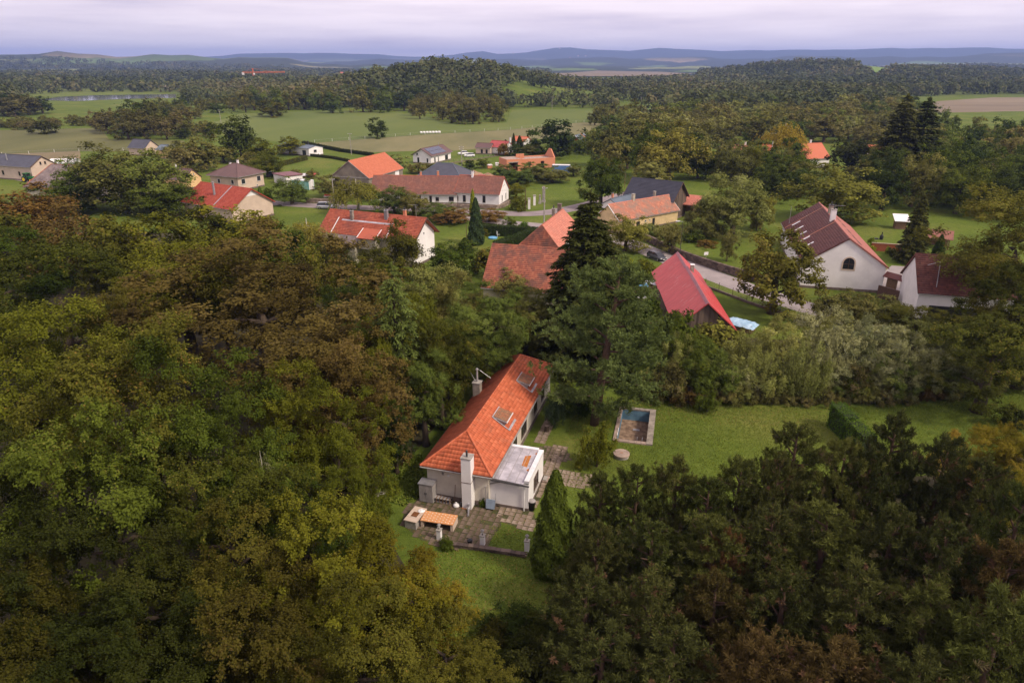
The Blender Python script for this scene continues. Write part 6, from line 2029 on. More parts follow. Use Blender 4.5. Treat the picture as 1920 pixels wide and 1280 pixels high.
OPEN = [[(372, 240), (450, 213), (620, 206), (780, 213), (860, 236), (950, 230), (960, 204), (1125, 203), (1140, 212), (1095, 229)],
        [(1690, 228), (1690, 182), (1860, 177), (2250, 177), (2250, 228)], [(1150, 205), (1165, 193), (1270, 195), (1285, 212)],
        [(1030, 160), (1030, 132), (1310, 132), (1310, 156)], [(280, 167), (330, 156), (370, 152), (390, 160), (340, 168)], [(520, 156), (640, 138), (710, 136), (640, 148), (560, 158)],
        [(1580, 152), (1640, 138), (1730, 140), (1700, 152), (1640, 160)], [(30, 206), (40, 177), (180, 174), (345, 173), (350, 206)], [(935, 198), (960, 189), (1110, 188), (1125, 196), (1020, 200)],
        [(-300, 232), (180, 222), (330, 236), (440, 214), (440, 196), (330, 200), (60, 204), (-300, 212)]]
OPENW = [[tuple(P(x, y).xy) for x, y in po] for po in OPEN]
OPENB = [(min(q[0] for q in po), max(q[0] for q in po), min(q[1] for q in po), max(q[1] for q in po)) for po in OPENW]


def is_open(x, y):
    return any(b[0] < x < b[1] and b[2] < y < b[3] and inside((x, y), po) for po, b in zip(OPENW, OPENB))


def nz_(x, y, s):
    return math.sin(x / s + 1.7 * math.sin(y / (s * 1.3))) * math.sin(y / (s * .8) + 1.3 * math.sin(x / (s * 1.1) + 2))


stuff_a = far_points(5200, 470, 900, 5, lambda p_, d, x: not is_open(x, d) and (p_ > 1150 or d > 600 or (690 < p_ < 960 and d > 585)) and (nz_(x, d, 90) > -.35 or 690 < p_ < 980))
far_wood('distant_wood', stuff_a, (8, 16), (9, 15), 60, 1, .46)
stuff_b = far_points(7000, 880, 1900, 6, lambda p_, d, x: not is_open(x, d) and (nz_(x, d, 160) > -.12 or math.hypot((x - 640) / 230, (d - 1500) / 300) < 1))
far_wood('distant_wood', stuff_b, (10, 17), (11, 19), 36, 2, .40)
stuff_c = far_points(7000, 1850, 3600, 7, lambda p_, d, x: not is_open(x, d) and nz_(x, d, 300) > .02)
far_wood('distant_wood', stuff_c, (10, 16), (16, 28), 20, 3, .34)


# ------------------------------------------------------------------ hedges and walls
def hedge(name, label, pts_px, w, h, col, dens=60, leaf=.16, group=None, world=None):
    line = [Vector(p_) for p_ in world] if world else [P(x, y) for x, y in pts_px]
    t = thing(name, label, 'hedge', line[0], 0, group)
    rg = np.random.default_rng(int(abs(line[0].x * 10)) + 3)
    C, N = [], []
    m = MB()
    for a, b in zip(line[:-1], line[1:]):
        d = b - a
        ln = d.length
        u = d / ln
        s = Vector((-u.y, u.x, 0))
        area = ln * w + 2 * ln * h + 2 * w * h
        n = int(area * dens)
        f = rg.random(n) * area
        al = rg.random(n) * ln
        o = np.zeros((n, 3))
        nn = np.zeros((n, 3))
        top_ = f < ln * w
        o[top_] = np.stack([al[top_], rg.uniform(-w / 2, w / 2, top_.sum()), np.full(top_.sum(), h)], 1)
        nn[top_] = (0, 0, 1)
        sd_ = (~top_) & (f < ln * w + 2 * ln * h)
        sg = np.where(rg.random(sd_.sum()) < .5, -1, 1)
        o[sd_] = np.stack([al[sd_], sg * w / 2, rg.random(sd_.sum()) * h], 1)
        nn[sd_] = np.stack([np.zeros(sd_.sum()), sg, np.full(sd_.sum(), .3)], 1)
        ed = ~(top_ | sd_)
        sg = np.where(rg.random(ed.sum()) < .5, 0, 1)
        o[ed] = np.stack([sg * ln, rg.uniform(-w / 2, w / 2, ed.sum()), rg.random(ed.sum()) * h], 1)
        nn[ed] = np.stack([sg * 2.0 - 1, np.zeros(ed.sum()), np.full(ed.sum(), .3)], 1)
        o += rg.normal(size=o.shape) * .05 + nn * (.05 * np.sin(o[:, :1] * 2.1 + o[:, 2:] * 3))
        Mx = np.array([[u.x, u.y, 0], [s.x, s.y, 0], [0, 0, 1]])
        C.append(o @ Mx + np.array(a - line[0]))
        N.append(nn @ Mx + rg.normal(size=nn.shape) * .45)
        mid_ = (a + b) / 2 - line[0]
        m.box((mid_.x, mid_.y, h * .48), (ln * .98, w * .86, h * .93), math.atan2(u.y, u.x))
    C, N = np.concatenate(C), np.concatenate(N)
    core = m.build('branches', LEAF_CORE, t)
    n = len(C)
    link('foliage', leaf_mesh('foliage', C, N, leaf * rg.uniform(.7, 1.4, n), leaf * .6 * rg.uniform(.7, 1.3, n), .46 + .16 * rg.normal(size=n)), LEAF[col], t)
    return t


LEAF_CORE = plain('hedge_core', (.030, .042, .014), .95, .4, 6, .8)
A, B = P(1556, 802), P(1578, 828)
hedge('clipped_hedge', 'fresh green clipped hedge block at the far end of the lawn, further from the pines', [(1562, 797), (1590, 825)], 1.5, 2.7, 'hedge', 90, .15)
hedge('clipped_hedge', 'fresh green clipped hedge block touching the pines', [(1594, 829), (1622, 858)], 1.5, 2.5, 'hedge', 90, .15)
hedge('garden_hedge', 'dark clipped hedge along the roadside garden', [(905, 440), (960, 443), (1000, 446)], 1.6, 2.3, 'darkgreen', 40, .25)
hedge('garden_hedge', 'long dark hedge slanting toward the old tile barn', [(1006, 446), (965, 462), (930, 476)], 1.6, 2.4, 'darkgreen', 40, .25)
hedge('field_hedge', 'low dark hedge dividing field and lawn behind the bungalow', [(568, 270), (640, 285), (700, 293)], 1.0, 1.3, 'dark', 12, .5)
hedge('field_hedge', 'straight low hedge running to the orange barn', [(580, 293), (625, 298), (655, 304)], .8, 1.0, 'dark', 14, .45)
hedge('field_hedge', 'brown beech hedge beside the blue roofed bungalow', [(525, 312), (555, 305), (575, 300)], 1.2, 1.6, 'olive', 14, .45)


def stone_wall(name, label, pts_px, h, th, mat, sz=.42, seed=1):
    line = curve_pts([P(x, y) for x, y in pts_px], 6)
    t = thing(name, label, 'wall', line[0])
    rg = random.Random(seed)
    m = MB()
    core = MB()
    for a, b in zip(line[:-1], line[1:]):
        d = b - a
        ln = d.length
        an_ = math.atan2(d.y, d.x)
        mid_ = (a + b) / 2 - line[0]
        core.box((mid_.x, mid_.y, h / 2 - .03), (ln * 1.0, th * .8, h - .06), an_)
        k = max(1, int(ln / sz))
        rows = max(2, int(h / (sz * .62)))
        for i in range(k):
            for j in range(rows):
                for s in (-1, 1):
                    f = (i + .5 + (j % 2) * .4) / k
                    p_ = a.lerp(b, f) - line[0]
                    off = Vector((-d.y, d.x, 0)).normalized() * s * th * .38
                    m.box((p_.x + off.x, p_.y + off.y, (j + .5) * h / rows + rg.uniform(-.02, .03)), (ln / k * rg.uniform(.8, .97), th * .32 * rg.uniform(.8, 1.3), h / rows * rg.uniform(.82, .97)), an_ + rg.uniform(-.05, .05), rg.random())
            p_ = a.lerp(b, (i + .5) / k) - line[0]
            m.box((p_.x, p_.y, h + .02), (ln / k * .95, th * 1.08, .12 * rg.uniform(.7, 1.5)), an_ + rg.uniform(-.06, .06), rg.random())
    core.build('mortar_core', PLINTH, t)
    stuff(m.build('stones', mat, t))
    return t


stone_wall('stone_wall', 'long dark dry stone wall along the road opposite the red barn', [(1188, 441), (1226, 459), (1286, 486), (1350, 508), (1402, 524), (1450, 540)], 1.35, .5, STONES, .5, 1)
stone_wall('stone_wall', 'low pale stone wall in front of the white farmhouse', [(780, 388), (830, 389), (890, 391), (935, 391), (957, 382)], .9, .4, STONES_PALE, .6, 2)
stone_wall('stone_wall', 'low brown stone wall along the road by the birch', [(575, 380), (610, 381), (650, 383)], 1.1, .4, STONES_PALE, .6, 3)


def wire_fence(label, pts_px, h, step, mat, wires=4, rpost=.04, cat='fence', base=None):
    line = curve_pts([P(x, y) for x, y in pts_px], 6)
    t = thing('wire_fence', label, cat, line[0])
    acc, tot = 0.0, sum((b - a).length for a, b in zip(line[:-1], line[1:]))
    n = max(1, round(tot / step))
    post = MB()
    post.tube([(0, 0, -.1), (0, 0, h)], rpost, 5)
    pm = post.mesh('post')
    pm.materials.append(mat)
    pts = []
    for k in range(n + 1):
        dd_ = tot * k / n
        for a, b in zip(line[:-1], line[1:]):
            l_ = (b - a).length
            if dd_ <= l_ + 1e-4:
                pts.append(a + (b - a) * (dd_ / l_) - line[0])
                break
            dd_ -= l_
    for p_ in pts:
        link('post', pm, None, t, p_)
    for w in range(wires):
        z = h * (.15 + .8 * w / max(1, wires - 1))
        MB().tube([(p_.x, p_.y, z) for p_ in pts], .012 if wires > 3 else .02, 4).build('wire', STEEL, t)
    if base:
        m = MB()
        for a, b in zip(pts[:-1], pts[1:]):
            d = b - a
            m.box(((a.x + b.x) / 2, (a.y + b.y) / 2, base / 2), (d.length, .25, base), math.atan2(d.y, d.x))
        m.build('kerb_base', PLINTH, t)
    return t


wire_fence('wire mesh fence on a low dark base along the road below the red barn', [(1322, 538), (1360, 552), (1410, 571), (1470, 590), (1530, 610)], 1.6, 3.0, BROWN_PAINT, 7, .04, base=.35)
wire_fence('thin wire fence of pale posts across the dry meadow', [(590, 267.5), (640, 264), (800, 252), (960, 243), (1095, 229)], 1.3, 9.0, WHITE, 2, .07)
wire_fence('thin wire fence of pale posts along the pasture', [(-100, 297), (60, 289), (150, 284), (352, 283)], 1.3, 9.0, WHITE, 2, .07)
wire_fence('green garden fence behind the brick shell house', [(800, 314), (850, 306), (900, 298), (950, 290)], 1.6, 3.0, GREEN_PAINT, 6, .05, base=.3)


# ------------------------------------------------------------------ poles, lamps, signs
def pole(name, label, px, yb, yt, r=.13, arms=(), mat=None, lean=0.0, cat='pole', lamp=False, group=None):
    p_ = P(px, yb)
    c, s = math.cos(PITCH), math.sin(PITCH)
    b_ = -(yt - 640) / FPX
    h = CAM_H + (-s + b_ * c) / (c + b_ * s) * p_.y
    t = thing(name, label, cat, p_, 0, group)
    MB().tube([(0, 0, -.2), (lean, 0, h)], [r, r * .7], 8).build('shaft', mat or CONCRETE, t)
    for zf, w in arms:
        MB().box((lean * zf, 0, h * zf), (w, .1, .1)).build('cross_arm', STEEL, t)
        for q in (-.45, 0, .45):
            MB().lathe((lean * zf + q * w, 0, h * zf + .05), [(.05, 0), (.07, .08), (.04, .16)], 6).build('insulator', WHITE, t)
    if lamp:
        MB().tube([(lean, 0, h), (lean - .6, 0, h + .15)], .04, 5).build('lamp_arm', STEEL, t)
        MB().box((lean - .95, 0, h + .15), (.8, .25, .12)).build('lamp_head', WHITE_METAL, t)
    return t, h


UTIL = [pole('utility_pole', 'grey concrete power pole at the road junction', 1020, 424, 351, .17, [(.97, 1.2)])[0],
        pole('utility_pole', 'grey concrete power pole beside the birch and low wall', 628, 392, 335, .17, [(.97, 1.2)])[0],
        pole('utility_pole', 'leaning steel pole in front of the red tiled house', 428, 400, 352, .15, (), STEEL, -.8)[0],
        pole('utility_pole', 'pole beside the pyramid roofed bungalow', 453, 352, 315, .14, [(.97, 1.0)])[0],
        pole('utility_pole', 'double headed pole at the lawn behind the solar house', 866, 314, 274, .15, [(.95, 1.6), (.85, 1.6)])[0],
        pole('utility_pole', 'tall pole standing in the dry meadow behind the bungalow', 659, 290, 250, .15, [(.97, 1.6)])[0],
        pole('utility_pole', 'pole on the edge of the green field before the wood', 621, 212, 182, .16, [(.97, 1.6)])[0],
        pole('utility_pole', 'pole at the near corner of the green field', 416, 240, 206, .16, [(.97, 1.6)])[0],
        pole('utility_pole', 'pole in the far meadow by the valley trees', 1035, 206, 182, .16, [(.97, 1.6)])[0],
        pole('utility_pole', 'pole on the bright meadow by the valley trees', 1201, 210, 182, .16, [(.97, 1.6)])[0]]
pole('street_lamp', 'slim dark street lamp rising behind the red barn ridge', 1274, 484, 416, .07, (), DARK_METAL, 0, 'lamp', True)
pole('timber_post', 'rusty post with nesting box in front of the farmhouse wall', 985, 396, 353, .09, (), BROWN_PAINT, 0, 'post')
pole('timber_post', 'plain dark post before the farmhouse wall', 859, 400, 366, .09, (), BROWN_PAINT, 0, 'post')
pole('timber_post', 'thin post behind the anthracite barn', 1171, 352, 325, .08, (), WOOD, 0, 'post')
pole('timber_post', 'washing line post in the hedged garden', 875, 452, 421, .07, (), WOOD, 0, 'post')
# sagging power lines, each span a thing
for i, j, lab in ((7, 6, 'power line sagging over the green field'), (6, 8, 'power line sagging along the wood edge'), (1, 0, 'power line following the village road'), (8, 9, 'power line over the valley meadow')):
    a_, b_ = UTIL[i].location, UTIL[j].location
    c, s = math.cos(PITCH), math.sin(PITCH)
    za = max(ch.bound_box[6][2] for ch in UTIL[i].children) - .2
    zb2 = max(ch.bound_box[6][2] for ch in UTIL[j].children) - .2
    n = 12
    pts = [Vector((a_.x + (b_.x - a_.x) * k / n, a_.y + (b_.y - a_.y) * k / n, za + (zb2 - za) * k / n - 1.6 * (1 - (2 * k / n - 1) ** 2))) for k in range(n + 1)]
    tag(MB().tube(pts, .018, 4).build('power_line', DARK_METAL), lab, 'cable')
p = P(1322, 497)
tsn = thing('road_sign', 'small white road sign seen from behind on the verge', 'sign', p, R(20))
MB().tube([(0, 0, 0), (0, 0, 2.1)], .035, 6).build('post', STEEL, tsn)
MB().box((0, .04, 2.2), (.9, .03, .6)).build('sign_plate', WHITE_METAL, tsn)
# gate pillars and wayside column by the farmhouse
for px_, yb, h_, lab in ((992, 392, 2.6, 'white gate pillar of the farmhouse, nearer the road'), (1002, 385, 2.5, 'white gate pillar of the farmhouse, further up the slope')):
    p = P(px_, yb)
    t = thing('gate_pillar', lab, 'pillar', p)
    MB().box((0, 0, h_ / 2), (.6, .6, h_)).build('shaft', PLASTER_W, t)
    MB().box((0, 0, h_ + .1), (.8, .8, .2)).build('cap', CONCRETE, t)
for px_, yb, h_, w_, lab in ((1019, 379, 4.2, .75, 'tall grey wayside column on the green'), (1012, 382, 2.2, .5, 'short grey stone post beside the wayside column')):
    p = P(px_, yb)
    t = thing('wayside_column', lab, 'column', p)
    MB().box((0, 0, .25), (w_ * 1.5, w_ * 1.5, .5)).build('base', CONCRETE, t)
    MB().lathe((0, 0, .5), [(w_ * .5, 0), (w_ * .42, h_ * .6), (w_ * .42, h_ * .62)], 10).build('shaft', CONCRETE, t)
    MB().box((0, 0, .5 + h_ * .75), (w_, w_, h_ * .26)).build('shrine', STONE_GREY, t)

# ------------------------------------------------------------------ round the long house
rng = random.Random(21)


def slabs(name, poly_px, size, mat, zt, seed, skip=.06, jitter=.03):
    """paving laid slab by slab, lined up with the long house"""
    poly = [tuple(P(x, y).xy) for x, y in poly_px]
    rg = random.Random(seed)
    pts = [(Vector((x, y, 0)) - fm) for x, y in poly]
    us, rs_ = [q.dot(u_dir) for q in pts], [q.dot(r_dir) for q in pts]
    base = sheet(name, [Vector((x, y, 0)) for x, y in poly], SOIL_MOSS, .008)
    meshes = []
    for k in range(5):
        m = MB()
        sx, sy = size[0] - rg.uniform(.03, .06), size[1] - rg.uniform(.03, .06)
        m.box((0, 0, 0), (sx, sy, .06), 0, k / 4)
        me = m.mesh('slab')
        me.materials.append(mat)
        meshes.append(me)
    nu, nr_ = int((max(us) - min(us)) / size[0]) + 1, int((max(rs_) - min(rs_)) / size[1]) + 1
    for i in range(nu):
        for j in range(nr_):
            u, r_ = min(us) + (i + .5) * size[0], min(rs_) + (j + .5) * size[1]
            w = at_main(u, r_)
            if inside((w.x, w.y), poly) and rg.random() > skip:
                lu, lr = u - mid_u, -r_
                if mgeo[0] - .1 < lu < mgeo[1] + .1 and mgeo[2] - .1 < lr < mgeo[3] + .1:
                    continue
                if AX0 - .1 < lu < AX1 + .1 and AY0 - .1 < lr < AY1:
                    continue
                o = link('slab', rg.choice(meshes), None, base, (w.x + rg.uniform(-jitter, jitter), w.y + rg.uniform(-jitter, jitter), zt + rg.uniform(-.012, .012)), MANG + rg.uniform(-.03, .03))
                o.rotation_euler.x, o.rotation_euler.y = rg.uniform(-.015, .015), rg.uniform(-.015, .015)
    return base


SOIL_MOSS = plain('mossy_soil', (.075, .062, .032), 1, .4, 2.5, .5, c2=(.085, .10, .03))
slabs('terrace', [(752, 982), (760, 952), (800, 925), (935, 945), (940, 985), (912, 1022), (850, 1030), (790, 1012)], (.52, .52), PATIO, .0, 1, .10)
slabs('path', [(930, 945), (1000, 958), (1008, 985), (992, 995), (938, 978)], (.50, .50), PAVER, .0, 2, .22)
slabs('path', [(1000, 958), (1030, 905), (1052, 862), (1060, 838), (1038, 832), (1020, 880), (1002, 935)], (.50, .50), PAVER, .0, 3, .06)
slabs('path', [(1030, 878), (1062, 880), (1125, 893), (1140, 905), (1110, 915), (1022, 905)], (.62, .42), PAVER, .002, 4, .04)
slabs('path', [(1012, 836), (1062, 838), (1070, 862), (1045, 868), (1010, 860)], (.40, .40), PATIO, .004, 5, .04)
slabs('path', [(1003, 828), (1020, 832), (1060, 760), (1048, 742), (1030, 770)], (.6, .6), PAVER, -.002, 6, .05)

# metal cabinet
p = at_main(-.1, -LH_HW + .62)
t = thing('metal_cabinet', 'weathered grey two door metal cabinet against the front wall', 'cabinet', p, MANG)
MB().box((0, 0, .92), (.85, 1.25, 1.75)).build('body', GREY_METAL, t)
MB().box((0, 0, 1.83), (.98, 1.4, .06)).build('top', STEEL, t)
for k in (-1, 1):
    d_ = MB().box((-.44, k * .31, .92), (.03, .58, 1.65)).build('door', GREY_METAL, t)
    MB().box((-.47, k * .06, .95), (.03, .04, .16)).build('handle', DARK_METAL, d_)
for x_, y_ in ((-.35, -.5), (.35, -.5), (-.35, .5), (.35, .5)):
    MB().box((x_, y_, .03), (.08, .08, .08)).build('foot', DARK_METAL, t)
# tools and bits along the wall
p = at_main(.25, .1)
t = thing('rake', 'long handled rake leaning on the front wall', 'rake', p, MANG)
MB().tube([(-.25, .3, 0), (.1, .3, 1.7)], .025, 5).build('handle', WOOD, t)
MB().box((-.28, .3, .05), (.05, .4, .04)).build('rake_head', DARK_METAL, t)
p = at_main(.2, .45)
t = thing('spade', 'spade leaning on the front wall beside the chimney', 'spade', p, MANG)
MB().tube([(-.2, 0, .25), (.12, 0, 1.45)], .025, 5).build('handle', WOOD, t)
MB().box((-.22, 0, .15), (.04, .24, .34)).build('blade', STEEL, t)
p = at_main(.15, -1.3)
t = thing('lattice_crate', 'low wooden lattice crate lying along the front wall', 'crate', p, MANG)
for k in range(6):
    MB().box((-.2, -.75 + k * .3, .25), (.5, .05, .5)).build('slat', WOOD, t)
for z in (.08, .42):
    MB().box((-.2, 0, z), (.46, 1.6, .06)).build('rail', GREY_METAL, t)
p = at_main(-.35, .1)
t = thing('plastic_sack', 'crumpled white plastic sack on the terrace', 'sack', p, .4)
MB().lathe((0, 0, 0), [(.22, 0), (.30, .12), (.24, .26), (.10, .34), (.05, .36)], 9).build('sack', WHITE, t, True)
MB().lathe((0, 0, .35), [(.05, 0), (.09, .07)], 7).build('knot', WHITE, t)
p = at_main(-.1, .85)
t = thing('hand_cart', 'rusty two wheeled sack truck standing by the chimney', 'hand cart', p, MANG)
for k in (-1, 1):
    MB().tube([(-.1, k * .2, .1), (.1, k * .2, 1.25)], .025, 5).build('rail', RUST, t)
    m = MB()
    m.tube([(-.1, k * .27, .17), (-.1, k * .33, .17)], .17, 12)
    m.build('wheel', RUBBER, t)
for z in (.35, .7, 1.05):
    MB().box((-.1 + .2 * (z - .1) / 1.15, 0, z), (.04, .4, .04)).build('rung', RUST, t)
MB().box((-.28, 0, .05), (.32, .42, .03)).build('toe_plate', RUST, t)
p = at_main(-.75, 1.35)
t = thing('steel_pipe', 'short bent galvanised pipe at the foot of the white chimney', 'pipe', p, MANG + .3)
MB().tube([(.25, 0, .55), (.1, 0, .2), (-.35, 0, .1), (-.7, 0, .1)], .09, 10).build('pipe', STEEL, t)
MB().lathe((.25, 0, .55), [(.11, 0), (.11, .06)], 10).build('collar', STEEL, t)
# upended wheelbarrow
p = P(919, 957)
t = thing('wheelbarrow', 'blue grey wheelbarrow tipped up against the annex wall', 'wheelbarrow', p, MANG - R(90))
m = MB()
m.add([(-.38, 0, .18), (.38, 0, .18), (.30, .30, .10), (-.30, .30, .10), (-.42, .20, .98), (.42, .20, .98), (.30, .45, .85), (-.30, .45, .85)], [(0, 1, 5, 4), (1, 2, 6, 5), (3, 0, 4, 7), (0, 3, 2, 1), (4, 5, 6, 7), (2, 3, 7, 6)])
m.build('tub', plain('barrow_blue', (.27, .33, .42), .45, .25, 2, .2), t)
for k in (-1, 1):
    MB().tube([(k * .30, .42, .15), (k * .34, .5, 1.0), (k * .36, .42, 1.5)], .022, 5).build('handle', STEEL, t)
MB().tube([(-.05, .22, .2), (.05, .22, .2)], .19, 12).build('wheel', RUBBER, t)
# dustbin
p = P(997, 955)
t = thing('dustbin', 'black round dustbin at the annex corner', 'bin', p)
MB().lathe((0, 0, 0), [(.24, 0), (.30, .78), (.33, .80), (.33, .86)], 16).build('body', BLACK, t, True)
MB().lathe((0, 0, .87), [(.34, 0), (.32, .05), (.12, .12), (.04, .14)], 16).build('lid', GREY_METAL, t, True)
for k in (-1, 1):
    MB().box((k * .32, 0, .6), (.06, .18, .04)).build('handle', DARK_METAL, t)
# rain barrel behind the annex
p = at_main(6.9, LH_HW + .55)
t = thing('rain_barrel', 'teal rain barrel tucked between annex and long house', 'barrel', p)
MB().lathe((0, 0, 0), [(.36, 0), (.43, .3), (.44, .6), (.38, .95), (.40, .98)], 16).build('body', plain('barrel_teal', (.045, .14, .15), .5, .25, 2), t, True)
MB().lathe((0, 0, .98), [(.41, 0), (.39, .05)], 16).build('lid', plain('barrel_lid', (.05, .16, .17), .5, .2, 2), t)
p = at_main(7.8, LH_HW + .55)
t = thing('clay_pot', 'small ochre flowerpot beside the rain barrel', 'flowerpot', p)
MB().lathe((0, 0, 0), [(.15, 0), (.22, .3), (.25, .3), (.25, .36)], 12).build('pot', PLASTER_APR, t)
MB().lathe((0, 0, .30), [(.2, 0), (.05, .04)], 12).build('soil', SOIL, t)
p = P(1025, 808)
t = thing('tree_stump', 'short sawn tree stump on the grass by the juniper', 'stump', p)
MB().lathe((0, 0, 0), [(.30, 0), (.24, .15), (.22, .62)], 12).build('bark', BARK, t)
MB().lathe((0, 0, .62), [(.21, 0), (.20, .015)], 12).build('cut_face', CONC_WARM, t)
p = P(1165, 856)
t = thing('well_cover', 'round concrete well cover on the lawn below the pool', 'well cover', p)
MB().lathe((0, 0, 0), [(.70, 0), (.70, .30)], 20).build('ring', CONCRETE, t)
MB().lathe((0, 0, .30), [(.78, 0), (.78, .12), (.05, .15)], 20).build('lid', CONC_WARM, t)
MB().box((0, 0, .46), (.3, .05, .05)).build('handle', RUST, t)
p = at_main(3.4, LH_HW + 3.4)
t = thing('doorstep', 'pale concrete doorstep beside the annex', 'step', at_main(5.6, LH_HW + 3.35), MANG)
MB().box((0, 0, .1), (.9, .6, .2)).build('tread', CONC_WARM, t)
MB().box((0, .1, .24), (.7, .35, .08)).build('upper_tread', CONCRETE, t)

# barbecue and tiled bench
p = P(780, 978)
BA = MANG - R(4)
t = thing('barbecue', 'pale stone barbecue block with iron grate on the terrace', 'barbecue', p, BA)
MB().box((0, 0, .35), (1.9, 1.0, .7)).build('block', CONCRETE, t)
for k in range(4):
    MB().box((-.75 + k * .5, .0, .74), (.48, 1.12, .08), t=rng.random()).build('top_stone', PLASTER_BEIGE, t)
MB().box((-.05, 0, .785), (.62, .52, .03)).build('fire_bed', BLACK, t)
for k in range(7):
    MB().box((-.05, -.22 + k * .073, .81), (.60, .018, .018)).build('grate_bar', RUST, t)
p = P(790, 951)
t = thing('cloth_rag', 'crumpled white rag lying on the barbecue', 'rag', at_main(-3.45 + 1.3, -3.0, .80), .3)
tc_ = P(783, 960, .8)
t.location = (tc_.x + .3, tc_.y + .2, .79)
MB().lathe((0, 0, 0), [(.28, 0), (.30, .03), (.18, .07), (.14, .05), (.04, .10)], 9).build('rag', WHITE, t)
MB().lathe((.25, .1, 0), [(.14, 0), (.12, .05), (.03, .07)], 7).build('fold', PLASTER_BEIGE, t)
c4 = [P(798, 957, .72), P(858, 966, .72), P(851, 985, .72), P(787, 973, .72)]
cc = sum(c4, Vector()) / 4
ba = math.atan2(c4[1].y - c4[0].y, c4[1].x - c4[0].x)
bl, bw = (c4[1] - c4[0]).length, (c4[2] - c4[1]).length
t = thing('tiled_bench', 'low bench table with orange top of pale dotted tiles', 'table', (cc.x, cc.y, 0), ba)
MB().box((0, 0, .70), (bl, bw, .06)).build('top', TABLE_TOP, t)
for sx in (-1, 1):
    MB().box((sx * (bl / 2 - .12), 0, .335), (.22, bw - .1, .67)).build('leg', PLASTER_BEIGE, t)
MB().box((0, .12, .335), (bl - .5, .12, .66)).build('back_panel', CONC_WARM, t)
for i in range(10):
    for j in range(4):
        MB().box((-bl / 2 + bl * (i + .5) / 10, -bw / 2 + bw * (j + .5 + (.25 if i % 2 else -.1)) / 4.2, .733), (.09, .09, .008), .78).build('pale_tile', TILE_PALE, t)
for px_, yb, lab in ((824, 1010, 'white lamp pillar next to the tiled bench'), (905, 1021, 'white lamp pillar at the corner of the terrace and the grass'), (988, 1031, 'white lamp pillar on the grass near the thuja')):
    p = P(px_, yb)
    t = thing('lamp_pillar', lab, 'lamp', p, MANG)
    MB().box((0, 0, .45), (.34, .34, .9)).build('pillar', PLASTER_W, t)
    MB().box((0, 0, .93), (.42, .42, .07)).build('cap', CONCRETE, t)
    MB().tube([(0, 0, .96), (0, 0, 1.12)], .04, 8).build('stem', DARK_METAL, t)
    ln_ = MB().lathe((0, 0, 1.12), [(.07, 0), (.12, .24)], 6).build('lantern', LAMP_GLASS, t)
    MB().lathe((0, 0, 1.36), [(.17, 0), (.12, .07), (.03, .15)], 6).build('lantern_roof', GREY_METAL, ln_)
p = P(881, 1018)
t = thing('plant_pot', 'small black bucket at the terrace edge', 'bucket', p)
MB().lathe((0, 0, 0), [(.17, 0), (.21, .32), (.23, .32)], 12).build('bucket', BLACK, t)
MB().tube([(-.2, 0, .32), (-.12, 0, .45), (.12, 0, .45), (.2, 0, .32)], .012, 5).build('handle', STEEL, t)
# low stone edging at the terrace foot
stone_wall('edging_wall', 'low rough stone edging between terrace and slope', [(835, 1022), (870, 1026), (930, 1034), (985, 1043)], .22, .35, STONES, .45, 9)
# garden slabs leaning at the wood edge
t = thing('slab_stack', 'pale broken slabs at the wood edge beside the cabinet', 'slabs', P(688, 940), .6)
for k in range(4):
    MB().box((k * .55, .1 * k, .08 + .02 * k), (.6, .45, .08), .2 * k).build('slab', CONCRETE, t)

# ---- grass: rough tufts and fallen leaves on the lawns
def grass(name, regions, n, size, mat, seed, flat=False, mean=.5):
    rg = np.random.default_rng(seed)
    rr = random.Random(seed)
    pts = []
    polys = [[tuple(P(x, y).xy) for x, y in po] for po in regions]
    areas = []
    for po in polys:
        areas.append(abs(sum(po[i][0] * po[(i + 1) % len(po)][1] - po[(i + 1) % len(po)][0] * po[i][1] for i in range(len(po)))) / 2)
    for po, ar in zip(polys, areas):
        k = int(n * ar / sum(areas))
        xs, ys = [q[0] for q in po], [q[1] for q in po]
        while k > 0:
            x, y = rr.uniform(min(xs), max(xs)), rr.uniform(min(ys), max(ys))
            if inside((x, y), po):
                q = Vector((x, y, 0)) - pc
                if abs(q.dot(pu)) < PL_L / 2 + .6 and abs(q.dot(pv)) < PL_W / 2 + .6:
                    continue
                q = Vector((x, y, 0)) - fm
                lu, lr = q.dot(u_dir) - mid_u, -q.dot(r_dir)
                if mgeo[0] - .3 < lu < mgeo[1] + .3 and AY0 - .3 < lr < mgeo[3] + .3:
                    continue
                pts.append((x, y))
                k -= 1
    C = np.array([(x, y, .02 if flat else size * .35) for x, y in pts])
    n = len(C)
    patch = .5 + .25 * np.sin(C[:, 0] * .9 + 2 * np.sin(C[:, 1] * .5)) + .2 * np.sin(C[:, 1] * 1.3 + 1.5 * np.sin(C[:, 0] * .7))
    T = mean + .25 * (patch - .5) + .16 * rg.normal(size=n)
    N = np.tile([0, 0, 1.0], (n, 1)) + rg.normal(size=(n, 3)) * (.15 if flat else .55)
    if not flat:
        A = np.tile([0, 0, .7], (n, 1)) + rg.normal(size=(n, 3)) * .6
        N = rg.normal(size=(n, 3)) + np.array([0, 0, .6])
    else:
        A = None
    return stuff(link(name, leaf_mesh(name, C, N, size * rg.uniform(.5, 1.4, n), size * .55 * rg.uniform(.6, 1.3, n), T, A=A), mat))


